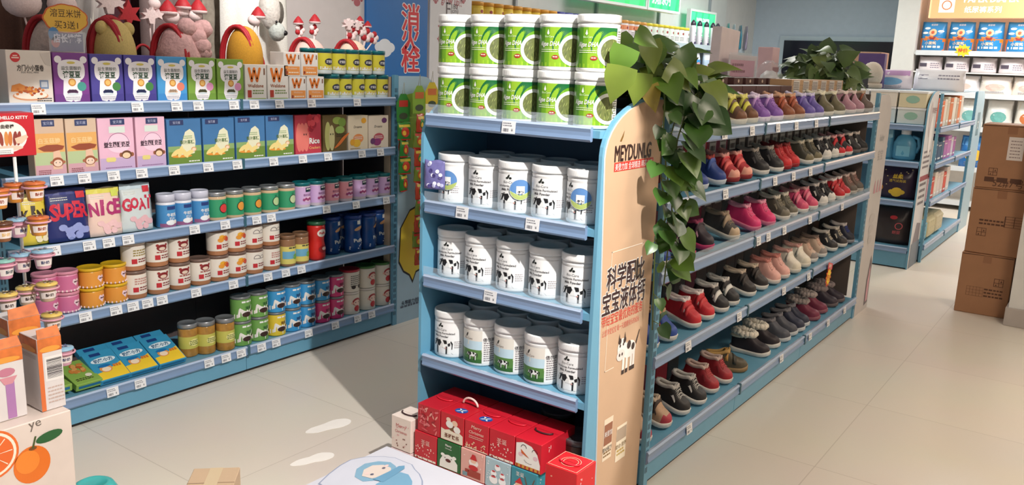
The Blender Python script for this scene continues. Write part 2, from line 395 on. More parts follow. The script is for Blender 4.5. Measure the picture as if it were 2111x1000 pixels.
# ------------------------------------------------------------------ endcap of milk powder, facing the camera side
EX = 2.21; EYC = 1.625; EW = .362
def ew(x, y, z): return (EX+y, EYC-x, z)
EZ = [1.276, .976, .708, .411]
ec = thing('milk_powder_endcap', 'pale blue end display of milk powder tubs with printed side panels', 'display shelf', (EX, EYC, 0), -PI/2)
def panel_outline(d=.38, zt=1.405, front=0.0):
    P = [(front, 0), (d, 0), (d, zt)]
    for i in range(11):
        a = PI/2 + (PI/2)*i/10; P.append((d-.06 + (d-.06-front)*math.cos(a), zt-.17+.17*math.sin(a)))
    return P
BEIGE = M(202, 168, 138, .45)
def cow(b, sf, u, v, s, head=True, o=.0012, white=None, dark=None, simple=False):
    """a black and white cow, side view, about 2s wide, head to the left"""
    W_ = white or M(240, 238, 234); D_ = dark or M(26, 24, 26)
    body = [(-.55, .35), (-.2, .42), (.5, .4), (.8, .3), (.85, 0), (.75, -.2), (.2, -.3), (-.3, -.28), (-.6, -.1)]
    b.poly(sf, [(u+x*s, v+y*s) for x, y in body], W_, o)
    for x in (-.45, -.25, .5, .68): b.poly(sf, [(u+(x-.07)*s, v-.15*s), (u+(x+.07)*s, v-.15*s), (u+(x+.06)*s, v-.85*s), (u+(x-.06)*s, v-.85*s)], W_ if x in (-.25, .68) else D_, o+.0001)
    for pts in ([(-.5, .36), (-.1, .42), (0, .15), (-.2, -.2), (-.45, -.1)], [(.15, .42), (.5, .4), (.55, .1), (.3, .05)], [(.6, .1), (.84, .2), (.82, -.1), (.65, -.15)]):
        b.poly(sf, [(u+x*s, v+y*s) for x, y in pts], D_, o+.0003)
    b.poly(sf, [(u+x*s, v+y*s) for x, y in ((.84, .28), (.98, .1), (.95, -.4), (1.02, -.4), (1.06, .12), (.9, .36))], D_, o+.0002)
    b.poly(sf, [(u+x*s, v+y*s) for x, y in ((-.6, .4), (-.45, .3), (-.62, -.05), (-.8, -.2), (-.95, -.12), (-.92, .1), (-.8, .35))], D_, o+.0004)
    b.poly(sf, [(u+x*s, v+y*s) for x, y in ((-.78, .3), (-.68, .3), (-.82, -.14), (-.92, -.1))], W_, o+.0006)
    b.poly(sf, [(u+x*s, v+y*s) for x, y in ((-.6, .42), (-.4, .5), (-.45, .36))], D_, o+.0004)
    b.poly(sf, [(u+x*s, v+y*s) for x, y in ((.3, -.28), (.5, -.26), (.42, -.4))], M(214, 160, 150), o+.0002)
def side_panel(x_out, flip, art=True):
    b = MB(); P = panel_outline()
    # surface: u = depth (local y), v = z, normal = outwards
    if flip: sf = flat(x_out, 0, 0, (0, 1, 0), (0, 0, 1))      # right panel, outer normal +x
    else: sf = lambda u, v, o: Vector((x_out-o, u, v))
    b.prism(sf, P, -.012, 0, BLUE_SHELF); o_ = b.build('side_panel', ec)
    b = MB()
    if flip:
        # printed board on the outer face
        Q = [(.085, 0), (.378, 0), (.378, 1.398)]
        for i in range(11): a = PI/2+(PI/2)*i/10; Q.append((.318+.308*math.cos(a), 1.228+.17*math.sin(a)))
        b.prism(sf, Q, .0005, .005, BEIGE, WHITE)
        f2 = lambda u, v, o: sf(u, v, o+.005)
        def pu(px, py): p = at(px, py, 1, EYC-x_out-.006); return p.x-EX, p.z
        u, v = pu(1305, 313); b.heavy(f2, 'MEYDUNLG', u+.005, v, .078, M(48, 26, 24), .0016, maxw=.24)
        u, v = pu(1279, 303); b.poly(f2, [(u-.004, v+.018), (u+.022, v+.05), (u+.016, v+.03), (u+.006, v+.016)], M(120, 90, 40), .001)
        u, v = pu(1308, 339); b.rect(f2, u-.13, v-.014, u+.13, v+.014, M(206, 52, 40), .0008); b.text(f2, '美登力加 全球精选 精英之选', u, v, .024, PAPER, .0014, maxw=.25)
        WL = M(238, 220, 200)
        u0, v1 = pu(1262, 520); u1 = pu(1325, 520)[0]; v0 = pu(1262, 760)[1]
        for a in ((u0, v1-.003, u1, v1), (u0, v0, u0+.003, v1), (u1-.003, v1-.09, u1, v1), (u0, v0, u0+.06, v0+.003)): b.rect(f2, *a, WL, .0007)
        u, v = pu(1291, 563); b.heavy(f2, '科学配比', u, v, .082, WHITE, .0042, .0009, maxw=.25); b.heavy(f2, '科学配比', u, v, .082, M(52, 28, 32), .0017, .0016, maxw=.25)
        u, v = pu(1287, 612); b.heavy(f2, '宝宝液体钙', u, v, .082, WHITE, .0042, .0009, maxw=.285); b.heavy(f2, '宝宝液体钙', u, v, .082, M(52, 28, 32), .0017, .0016, maxw=.285)
        u, v = pu(1284, 647); b.text(f2, '带给宝宝最优质的服务', u, v, .05, M(206, 62, 52), .001, maxw=.275, bold=.004)
        u, v = pu(1281, 672); b.text(f2, '让您享受宝宝 每一天健康快乐的成长', u, v, .03, M(214, 110, 96), .001, maxw=.25)
        # standing cow facing front with dark patches
        u, v = pu(1290, 720); s = .062; CW = M(240, 234, 228); CD = M(58, 44, 42)
        b.ell(f2, u+.025, v-.005, .045, .03, CW, .001)
        for x in (-.012, .012, .042, .06): b.rect(f2, u+x-.007, v-.075, u+x+.007, v-.01, CW, .0011); b.rect(f2, u+x-.009, v-.085, u+x+.009, v-.07, CD, .0013)
        b.ell(f2, u-.028, v+.012, .03, .034, CW, .0014); b.ell(f2, u-.034, v-.012, .028, .02, M(232, 218, 212), .0017)
        for x, y in ((-.042, .022), (-.02, .024), (-.043, -.01), (-.025, -.01)): b.ell(f2, u+x, v+y, .005, .006, CD, .002, 8)
        for x, y, q in ((.02, .012, .014), (.05, .0, .012), (-.045, .038, .01), (-.012, .036, .01)): b.ell(f2, u+x, v+y, q, q*1.1, CD, .0019, 9)
        for x in (-.05, -.012): b.poly(f2, [(u+x-.004, v+.04), (u+x+.006, v+.04), (u+x, v+.066)], CD, .0018)
        b.poly(f2, [(u+.068, v+.01), (u+.09, v+.05), (u+.094, v+.047), (u+.074, v)], CD, .0012)
        # product pictures low down
        u, v = pu(1254, 890); b.rect(f2, u-.03, v-.1, u+.03, v+.05, M(232, 214, 190), .0007); b.rect(f2, u-.027, v-.045, u+.027, v+.03, M(150, 98, 74), .0012); b.text(f2, '美登加', u, v-.005, .022, PAPER, .0018, maxw=.05)
        b.text(f2, '婴幼配方', u, v-.06, .016, INK, .0014); b.lines(f2, u-.025, u+.025, v-.075, 2, .012, .006, M(130, 100, 60), .0014)
        u, v = pu(1281, 900); b.rect(f2, u-.035, v-.085, u+.035, v+.045, M(238, 224, 200), .0009); b.rect(f2, u-.033, v-.01, u+.033, v+.035, M(176, 156, 136), .0014); b.text(f2, '婴幼·营养', u, v-.03, .018, M(120, 92, 40), .0016)
        b.lines(f2, u-.028, u+.028, v-.05, 2, .013, .007, M(190, 160, 80), .0016)
        b.build('printed_board', o_)
    return o_
side_panel(EW, True); side_panel(-EW, False)
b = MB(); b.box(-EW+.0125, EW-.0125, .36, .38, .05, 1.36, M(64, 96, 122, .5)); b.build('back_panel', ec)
b = MB(); b.box(-EW+.0125, EW-.0125, .02, .36, .01, .11, BLUE_SHELF); b.box(-EW+.0125, EW-.0125, .03, .36, 0, .01, BLACK); b.build('base_deck', ec, bevel=.002)
Etags = [[1048], [952, 1097], [1010], []]
for k, z in enumerate(EZ):
    b = MB(); b.box(-EW+.013, EW-.013, .0, .36, z+.010, z+.033, BLUE_SHELF); sh = b.build('shelf', ec)
    b = rail_mb(-EW+.03, EW-.035, z)
    b.build('price_rail', sh)
    for px in Etags[k]: price_tag(sh, EYC-Yat(px, EX-.02, z+.027), -.0185, z+.022, 1.05)
    if k < 3: b = MB(); b.box(-EW+.03, EW-.035, -.013, -.011, z+.040, z+.075, CLEAR); b.build('clear_guard', sh)
# ------------------------------------------------------------------ snacks on the left shelf unit
LS = [1.2835, 1.0165, .7505, .4665, .1245]      # standing height of each tier
YF = 3.262
def carton(name, w, h, d, col, art, side=None, r=.0016):
    b = MB(); b.rbox(-w/2, w/2, 0, d, 0, h, T(col, .4, 'card') if isinstance(col, tuple) else col, r)
    if side:
        sd = T(side, .45); s1 = flat(w/2, 0, 0, (0, 1, 0), (0, 0, 1)); b.rect(s1, r, r, d-r, h-r, sd, .0002)
        s2 = flat(-w/2, d, 0, (0, -1, 0), (0, 0, 1)); b.rect(s2, r, r, d-r, h-r, sd, .0002); st = flat(-w/2, 0, h, (1, 0, 0), (0, 1, 0)); b.rect(st, r, r, w-r, d-r, sd, .0002)
    # tuck flap seam on the top and a vertical glue seam on the side
    st = flat(-w/2, 0, h, (1, 0, 0), (0, 1, 0)); b.rect(st, .004, d*.93, w-.004, d*.93+.0008, M(120, 110, 100), .0004)
    art(b, flat(-w/2, 0, 0), w, h); return b.build(name)
def span(pxl, pxr, pyt, tier, y=YF):
    z = LS[tier]; x0, x1 = Xat(pxl, y, z), Xat(pxr, y, z); h = at((pxl+pxr)/2, pyt, 1, y).z - z
    return (x0+x1)/2, x1-x0, h, z

def bear_art(col2, dot, berry):
    def art(b, sf, w, h):
        Wt = M(240, 236, 240, .4); b.rect(sf, .003, .002, w-.003, h*.2, T(col2), .0003)
        P = []
        for i in range(30):
            a = 2*PI*i/30; c, s = math.cos(a), math.sin(a); q = (abs(c)**3+abs(s)**3)**(-1/3); P.append((w*.5+w*.385*c*q, h*.66+h*.21*s*q))
        b.poly(sf, P, Wt, .0006)
        for e in (-1, 1): b.ell(sf, w*.5+e*w*.36, h*.87, w*.1, w*.1, Wt, .0008)
        P = [(w*.27, h*.5), (w*.73, h*.5), (w*.77, h*.2), (w*.7, h*.07), (w*.55, h*.05), (w*.5, h*.08), (w*.45, h*.05), (w*.3, h*.07), (w*.23, h*.2)]
        b.poly(sf, P, Wt, .0009)
        b.ell(sf, w*.5, h*.81, w*.12, h*.025, M(214, 196, 96), .0012, 12)
        b.text(sf, '益生菌酸奶', w*.5, h*.705, h*.08, M(60, 70, 60), .0014, maxw=w*.62); b.text(sf, '溶豆豆', w*.5, h*.585, h*.14, M(24, 70, 40), .0014, maxw=w*.5, bold=.03)
        b.ell(sf, w*.5, h*.43, w*.11, w*.11, M(206, 140, 60), .0014); b.ell(sf, w*.5, h*.43, w*.075, w*.075, M(236, 190, 110), .0018)
        b.ell(sf, w*.77, h*.35, w*.13, w*.13, T(dot), .0014); b.ell(sf, w*.5, h*.24, w*.16, h*.05, T(berry), .0014); b.ell(sf, w*.5, h*.2, w*.17, h*.025, M(210, 220, 226), .0018)
        for k in range(3): b.ell(sf, w*(.42+.08*k), h*.26, w*.045, w*.045, T(tuple(int(c*.75) for c in berry)), .0018, 10)
        b.lines(sf, w*.3, w*.72, h*.13, 2, h*.035, h*.015, M(150, 150, 160), .0014)
    return art
bears = [(114, 188, 109, (124, 62, 140), (110, 56, 132), (70, 150, 140), (90, 50, 90), 'purple carton with a white bear shape beside the white cookie carton'),
         (190, 258, 112, (78, 70, 150), (70, 62, 140), (70, 130, 70), (40, 50, 100), 'indigo carton with a white bear shape beside the purple carton'),
         (259, 325, 114, (78, 70, 150), (70, 62, 140), (70, 130, 70), (40, 50, 100), 'indigo carton with a white bear shape beside the sky blue carton'),
         (326, 388, 117, (76, 156, 214), (64, 140, 206), (226, 130, 110), (214, 180, 150), 'sky blue carton with a white bear shape on the top snack tier'),
         (389, 447, 119, (128, 166, 70), (112, 150, 60), (222, 150, 190), (90, 90, 60), 'green carton with a white bear shape beside the sky blue carton'),
         (449, 504, 122, (128, 166, 70), (112, 150, 60), (222, 150, 190), (90, 90, 60), 'green carton with a white bear shape beside the white W cartons')]
for pl, pr, pt, c, c2, dot, berry, lab in bears:
    x, w_, h_, z = span(pl, pr, pt, 0); o = carton('snack_carton', w_*.975, h_, .06, c, bear_art(c2, dot, berry)); o.location = (x, YF, z); tag(o, lab, 'carton', 'white bear cartons on the top tier')
def cookie_art(b, sf, w, h):
    b.ell(sf, w*.2, h*.87, w*.11, w*.11, M(206, 50, 56), .0006); b.rect(sf, w*.12, h*.85, w*.28, h*.875, M(240, 200, 190), .001); b.rect(sf, w*.15, h*.89, w*.25, h*.91, M(240, 200, 190), .001)
    b.text(sf, '方门小小蛋卷', w*.52, h*.68, h*.12, M(50, 40, 40), .0008, maxw=w*.6, bold=.02); b.text(sf, 'EGG ROLL MINI', w*.5, h*.6, h*.045, M(70, 60, 60), .0008, maxw=w*.5)
    b.ell(sf, w*.48, h*.17, w*.4, h*.09, M(214, 150, 110), .0006); b.ell(sf, w*.48, h*.185, w*.37, h*.075, M(240, 226, 210), .0009)
    rnd = random.Random(4)
    for k in range(46):
        a = rnd.uniform(0, 6.28); q = rnd.random(); b.ell(sf, w*(.46+.34*q*math.cos(a)), h*(.25+.08*q*math.sin(a)), w*.035, h*.022, T(rnd.choice([(212, 120, 50), (226, 150, 70), (190, 96, 44), (150, 60, 40)])), .0012+.00003*k, 8)
    b.poly(sf, [(w*.05, h*.25), (w*.08, h*.36), (w*.25, h*.4), (w*.4, h*.34), (w*.38, h*.25)], M(222, 140, 66), .0011)
    b.rect(sf, w*.7, h*.3, w*.9, h*.46, M(120, 140, 170), .0008); b.rect(sf, w*.73, h*.33, w*.87, h*.43, M(200, 206, 216), .0012)
    b.poly(sf, [(w*.75, h*.95), (w*.98, h*.97), (w*.98, h*.72), (w*.85, h*.75)], M(206, 196, 188), .0006)
    b.lines(sf, w*.62, w*.95, h*.11, 2, h*.04, h*.018, INK, .0012)
x, w_, h_, z = span(20, 112, 104, 0); o = carton('cookie_carton', w_, h_, .1, (226, 216, 206), cookie_art); o.location = (x, YF, z); tag(o, 'white carton picturing a plate of egg rolls at the left end of the top tier', 'carton')
def w_art(big):
    def art(b, sf, w, h):
        for (xa, xb) in ((.18, .3), (.42, .3), (.42, .55), (.68, .55)):
            b.poly(sf, [(w*(xa-.06), h*.88), (w*(xa+.06), h*.88), (w*(xb+.06), h*.56), (w*(xb-.06), h*.56)], M(222, 120, 44), .0007)
        for xx in (.18, .42, .68): b.ell(sf, w*xx, h*.88, w*.06, w*.06, M(222, 120, 44), .0009, 10)
        for xx in (.3, .55): b.ell(sf, w*xx, h*.56, w*.06, w*.06, M(206, 100, 36), .0009, 10)
        b.rect(sf, w*.86, h*.72, w*.93, h*.9, M(130, 90, 70), .0007)
        if big:
            b.text(sf, 'Welldone', w*.48, h*.42, h*.13, M(150, 80, 40), .0008, maxw=w*.8, bold=.02); b.rect(sf, w*.1, h*.1, w*.28, h*.3, M(176, 60, 44), .0007)
            b.lines(sf, w*.34, w*.9, h*.27, 2, h*.07, h*.035, M(120, 140, 80), .0008); b.rect(sf, w*.1, h*.04, w*.95, h*.08, M(160, 180, 90), .0007)
        else:
            b.rect(sf, w*.08, h*.06, w*.95, h*.42, M(232, 150, 76), .0006); b.rect(sf, w*.12, h*.1, w*.22, h*.22, M(150, 60, 44), .001); b.text(sf, 'Welldone', w*.5, h*.34, h*.12, M(236, 210, 190), .001, maxw=w*.7); b.lines(sf, w*.28, w*.9, h*.14, 1, .01, h*.05, M(246, 226, 200), .001)
    return art
for pl, pr, pt, lab in ((506, 551, 133, 'tall white carton with an orange W beside the green bear carton'), (552, 596, 134, 'tall white carton with an orange W beside the small stacked W boxes')):
    x, w_, h_, z = span(pl, pr, pt, 0); o = carton('wafer_carton', w_*.97, h_, .06, (228, 222, 214), w_art(True)); o.location = (x, YF, z); tag(o, lab, 'carton', 'tall W cartons')
for pl, pr, pt, dz, lab in ((597, 632, 158, 0, 'small white W box, lower left of a stack of four'), (633, 669, 158, 0, 'small white W box, lower right of a stack of four'),
                            (586, 621, 158, 1, 'small white W box, upper left of a stack of four'), (622, 657, 158, 1, 'small white W box, upper right of a stack of four')):
    x, w_, h_, z = span(pl, pr, pt, 0); o = carton('wafer_box', w_*.97, h_, .1, (232, 226, 220), w_art(False)); o.location = (x, YF, z+dz*(h_+.001)); tag(o, lab, 'box', 'small W boxes stacked in four')

# --- jars and cans: local origin at the base centre, label facing -y
def jar(name, r, h, lid_h, body, lid, label, art, lab_z=(.12, .9), lidr=1.04, neck=.0, n=22, clear_bands=None, rim=None):
    root = thing(name); B = body; b = MB(); t = h-lid_h
    b.lathe([(r*.9, 0, B), (r*.985, .003, B), (r, .008, B), (r, t-.006-neck, B), (r*.97, t-neck, B), (r*.94 if neck else r*.97, t, B)], n); b.build('jar_body', root)
    b = MB(); L = lid; b.lathe([(r*lidr, t, L), (r*lidr, t+lid_h*.72, L), (r*lidr*.98, t+lid_h*.92, rim or L), (r*lidr*.92, t+lid_h, L), (r*lidr*.88, t+lid_h*.9, L)], n); b.build('lid', root)
    if label:
        lb = MB(); z0, z1 = lab_z[0]*t, lab_z[1]*t; lb.lathe([(r+.0006, z0, label), (r+.0006, z1, label)], n); lb.f.pop(); lb.f.pop(); lb.m.pop(); lb.m.pop(); lb.s.pop(); lb.s.pop()
        if art: art(lb, cyl(r+.0006, 0, 0, z0), r, z1-z0)
        lb.build('label', root)
    return root
def size(pl, pr, pt, tier, y): 
    z = LS[tier]; c = Xat((pl+pr)/2, y, z); return c, (Xat(pr, y, z)-Xat(pl, y, z))/2, at((pl+pr)/2, pt, 1, y).z-z, z
# yellow cans with teal lids, two high
def tealcan():
    def art(b, sf, r, h):
        b.rect(sf, -r*1.2, h*.02, r*1.2, h*.2, M(226, 226, 226), .0005, 6); b.ell(sf, 0, h*.5, r*.62, h*.2, M(40, 40, 60), .0012, 16, 2)
        b.text(sf, '溶豆豆', 0, h*.5, h*.17, PAPER, .002, maxw=r*.9, bold=.02); b.rect(sf, r*.95, 0, r*1.5, h*.98, PAPER, .0008, 3)
        for k in range(5): b.ell(sf, (-.8+.4*k)*r, h*.16, r*.12, r*.12, M(220, 190, 90), .0009, 8)
    return jar('snack_can', .0405, .125, .02, M(214, 222, 220, .15), TEAL, M(206, 196, 60), art, (.2, .97), 1.06)
xs = [683, 709, 735, 760, 784]; rw = ['first', 'second', 'third', 'fourth', 'fifth']
for lv in (0, 1):
    for k in range(5):
        px = (xs if not lv else [668, 697, 724, 751, 777])[k]; y = YF+.054
        put('tealcan', tealcan, (Xat(px, y, LS[0]), y, LS[0]+lv*.1255), random.uniform(-.15, .35), 'yellow can with teal lid, %s from left in the front %s row' % (rw[k], ('lower', 'upper')[lv]), 'yellow cans with teal lids on the top tier')
        if k < 5: put('tealcan', tealcan, (Xat(px, y, LS[0])-.008, y+.106, LS[0]+lv*.1255), 0, 'yellow can with teal lid behind the %s one in the %s front row' % (rw[k], ('lower', 'upper')[lv]), 'yellow cans with teal lids on the top tier')

# --- second tier cartons
def logo(b, sf, w, h, u=.5):
    b.rect(sf, w*(u-.2), h*.87, w*(u+.2), h*.98, M(52, 62, 104), .0012); b.text(sf, '宝贝屋', w*u, h*.925, h*.06, M(190, 196, 220), .0016, maxw=w*.3)
def mush_art(b, sf, w, h):
    b.rect(sf, .002, h*.42, w-.002, h*.75, M(226, 170, 100), .0003); b.rect(sf, .002, .002, w-.002, h*.2, M(206, 160, 170), .0003); b.rect(sf, .002, h*.2, w-.002, h*.42, M(180, 196, 150), .0003); logo(b, sf, w, h)
    b.text(sf, '白玉菇脆', w*.5, h*.62, h*.1, M(240, 206, 150), .001, maxw=w*.7, bold=.02)
    b.poly(sf, [(w*.12, h*.5), (w*.4, h*.55), (w*.75, h*.55), (w*.97, h*.52), (w*.9, h*.46), (w*.6, h*.43), (w*.3, h*.44)], M(150, 74, 50), .0009)
    b.poly(sf, [(w*.6, h*.45), (w*.8, h*.45), (w*.86, h*.3), (w*.86, h*.12), (w*.56, h*.12), (w*.58, h*.3)], M(226, 186, 160), .0008)
    b.ell(sf, w*.72, h*.24, w*.19, h*.085, M(150, 84, 56), .0012)
    for e in (-1, 1): b.ell(sf, w*(.72+e*.2), h*.24, w*.05, w*.05, M(170, 104, 76), .0013, 10)
    b.ell(sf, w*.72, h*.225, w*.14, h*.06, M(232, 204, 184), .0016); b.ell(sf, w*.66, h*.235, w*.015, w*.02, INK, .002, 8); b.ell(sf, w*.78, h*.235, w*.015, w*.02, INK, .002, 8)
    b.lines(sf, w*.1, w*.5, h*.1, 3, h*.03, h*.014, M(130, 60, 70), .001)
def pinkm_art(b, sf, w, h):
    b.rect(sf, .002, .002, w-.002, h*.25, M(196, 170, 204), .0003); logo(b, sf, w, h, .55); b.ell(sf, w*.55, h*.52, w*.34, h*.18, M(244, 206, 224), .0006); b.arc(sf, w*.55, h*.5, w*.3, w*.315, 0, PI, M(160, 100, 140), .0009)
    b.rect(sf, w*.3, h*.72, w*.75, h*.84, M(214, 224, 216), .0006); b.text(sf, '益生菌酸奶豆', w*.5, h*.5, h*.11, M(50, 30, 46), .0012, maxw=w*.72, bold=.03)
    b.ell(sf, w*.76, h*.3, w*.15, h*.08, M(110, 70, 46), .001)
    for e in (-1, 1): b.ell(sf, w*(.76+e*.16), h*.3, w*.05, w*.06, M(150, 90, 60), .0009, 10)
    b.ell(sf, w*.75, h*.285, w*.11, h*.055, M(238, 206, 170), .0014)
    for k in range(3): b.ell(sf, w*(.24+.07*k), h*.22, w*.07, h*.045, M(226, 210, 130), .001+.0002*k, 12)
    b.lines(sf, w*.15, w*.9, h*.06, 1, h*.03, h*.014, M(130, 90, 130), .001)
def pear_art(b, sf, w, h):
    b.rect(sf, .002, .002, w-.002, h*.3, M(110, 140, 60), .0003); b.rect(sf, .002, h*.3, w-.002, h*.42, M(140, 170, 110), .0003); logo(b, sf, w, h, .28)
    b.poly(sf, [(w*.3, h*.2), (w*.42, h*.5), (w*.52, h*.72), (w*.66, h*.78), (w*.78, h*.7), (w*.82, h*.5), (w*.78, h*.25)], M(228, 226, 196), .0006)
    b.text(sf, '梨汁蒸糕', w*.57, h*.5, h*.09, M(80, 110, 60), .0012, maxw=w*.42, bold=.02); b.lines(sf, w*.45, w*.72, h*.62, 2, h*.04, h*.015, M(110, 150, 90), .001)
    for k, (u, v, a) in enumerate(((.22, .28, .6), (.36, .3, 1.2), (.48, .27, 2.2), (.6, .26, .4))): b.ell(sf, w*u, h*v, w*.16, h*.05, M(238, 214, 140), .001+.0002*k, 14, rot=a)
    b.ell(sf, w*.4, h*.2, w*.3, h*.03, M(230, 150, 60), .0011); b.ell(sf, w*.76, h*.34, w*.08, h*.05, M(216, 160, 110), .0014); b.ell(sf, w*.76, h*.335, w*.055, h*.035, M(240, 214, 186), .0018)
    b.lines(sf, w*.6, w*.92, h*.07, 1, .01, h*.025, PAPER, .001)
def rice_art(b, sf, w, h):
    for k, u in enumerate((.14, .26, .4)): b.ell(sf, w*u, h*.45, w*.12, h*.36, M(226, 120, 110), .0006+.0003*k, 18)
    for k in range(12): rnd = random.Random(k); b.ell(sf, w*rnd.uniform(.45, .9), h*rnd.uniform(.6, .95), w*.1, w*.1, T(rnd.choice([(190, 40, 56), (214, 70, 80), (160, 30, 50)])), .0012+.0001*k, 10)
    b.text(sf, 'Rice', w*.72, h*.35, h*.2, PAPER, .0022, maxw=w*.5, bold=.03); b.text(sf, 'Crackers', w*.72, h*.18, h*.1, M(240, 200, 120), .0022, maxw=w*.5); b.ell(sf, w*.4, h*.52, w*.02, w*.03, INK, .002, 8); b.ell(sf, w*.32, h*.52, w*.02, w*.03, INK, .002, 8)
def veg_art(b, sf, w, h):
    for k, (u, v, r1, r2, c) in enumerate(((.2, .45, .13, .38, (196, 196, 120)), (.36, .4, .12, .34, (214, 206, 150)), (.6, .85, .2, .1, (150, 170, 80)), (.8, .8, .16, .12, (120, 150, 60)), (.7, .6, .2, .1, (150, 180, 90)))): b.ell(sf, w*u, h*v, w*r1, h*r2, T(c), .0006+.0003*k, 16)
    for k in range(6): b.ell(sf, w*(.62+.06*k), h*(.2+.045*k), w*.2, h*.03, M(226, 120, 50), .0022+.0002*k, 12, rot=.5)
    b.ell(sf, w*.4, h*.5, w*.02, w*.03, INK, .003, 8); b.ell(sf, w*.3, h*.5, w*.02, w*.03, INK, .003, 8); b.lines(sf, w*.55, w*.95, h*.48, 2, h*.06, h*.03, M(70, 60, 30), .003)
def dots_art(c1, c2, fr):
    def art(b, sf, w, h):
        b.text(sf, 'Dreams', w*.48, h*.68, h*.1, M(70, 60, 60), .001, maxw=w*.7, shear=.2); b.ell(sf, w*.5, h*.35, w*.26, h*.13, T(c1), .0008); b.ell(sf, w*.42, h*.22, w*.2, h*.11, T(c2), .001)
        b.ell(sf, w*.78, h*.85, w*.13, h*.08, T(fr), .0008); b.ell(sf, w*.2, h*.25, w*.12, h*.09, T(fr), .0012); b.lines(sf, w*.3, w*.7, h*.38, 2, h*.05, h*.02, PAPER, .0014); b.lines(sf, w*.1, w*.6, h*.06, 1, .01, h*.02, M(150, 120, 90), .001)
    return art
t2 = [(74, 140, 245, (212, 184, 160), mush_art, 'mushroom carton with a small monkey beside the red biscuit box'), (141, 206, 244, (214, 188, 164), mush_art, 'mushroom carton with a small monkey beside the pink cartons'),
      (207, 281, 243, (232, 184, 206), pinkm_art, 'pink yogurt melt carton with a monkey beside the mushroom cartons'), (283, 345, 241, (234, 188, 208), pinkm_art, 'pink yogurt melt carton with a monkey beside the blue pear cartons'),
      (347, 418, 245, (72, 120, 170), pear_art, 'leftmost of the four blue pear snack cartons'), (420, 485, 243, (72, 120, 170), pear_art, 'second from left of the four blue pear snack cartons'),
      (487, 548, 240, (72, 120, 170), pear_art, 'third from left of the four blue pear snack cartons'), (550, 607, 238, (72, 120, 170), pear_art, 'rightmost of the four blue pear snack cartons'),
      (609, 664, 237, (190, 60, 76), rice_art, 'red rice cracker carton on the second snack tier'), (666, 716, 237, (110, 90, 50), veg_art, 'brown vegetable picture carton on the second snack tier'),
      (718, 759, 238, (236, 220, 192), dots_art((236, 150, 90), (240, 190, 60), (236, 170, 50)), 'cream carton with orange dots on the second snack tier'), (760, 801, 238, (236, 220, 200), dots_art((196, 90, 100), (150, 60, 120), (110, 60, 110)), 'cream carton with purple dots at the right end of second tier')]
for pl, pr, pt, c, art, lab in t2:
    x, w_, h_, z = span(pl, pr, pt, 1); o = carton('snack_carton', w_*.975, h_, .055, c, art); o.location = (x, YF, z); o.rotation_euler = (random.uniform(-.02, 0), 0, random.uniform(-.02, .02)); tag(o, lab, 'carton', 'cartons on the second snack tier')
def kitty_art(b, sf, w, h):
    b.text(sf, 'HELLO KITTY', w*.58, h*.9, h*.1, PAPER, .001, maxw=w*.62, bold=.03); b.ell(sf, w*.42, h*.46, w*.4, h*.36, M(240, 232, 226), .0007, 26); b.ell(sf, w*.42, h*.2, w*.3, h*.06, M(226, 200, 180), .001)
    for k, (u, a, c) in enumerate(((.18, .2, (130, 50, 44)), (.27, .1, (150, 64, 50)), (.38, 0, (214, 140, 70)), (.46, -.05, (206, 120, 60)), (.56, -.1, (140, 56, 46)), (.64, -.15, (150, 60, 50)))): b.ell(sf, w*u, h*.42, w*.045, h*.17, T(c), .0012+.0002*k, 12, rot=a)
    b.text(sf, '曲奇棒', w*.42, h*.7, h*.1, M(60, 50, 40), .0016, maxw=w*.4, bold=.03); b.poly(sf, [(w*.55, h*.42), (w*.8, h*.5), (w*.84, h*.44), (w*.7, h*.3), (w*.58, h*.3)], M(236, 196, 170), .0024)
    b.rect(sf, w*.05, .01, w*.5, h*.2, PAPER, .003); b.lines(sf, w*.08, w*.46, h*.14, 3, h*.04, h*.015, M(140, 140, 140), .0036)
y = 3.12; z = at(40, 322, 1, y).z; x0, x1 = Xat(-22, y, z), Xat(76, y, z); o = carton('biscuit_box', x1-x0, at(40, 233, 1, y).z-z, .1, (196, 30, 44), kitty_art); o.location = ((x0+x1)/2, y, z); tag(o, 'red biscuit box with chocolate sticks hanging at the left edge above the cups', 'box')
HOOKBOX = o
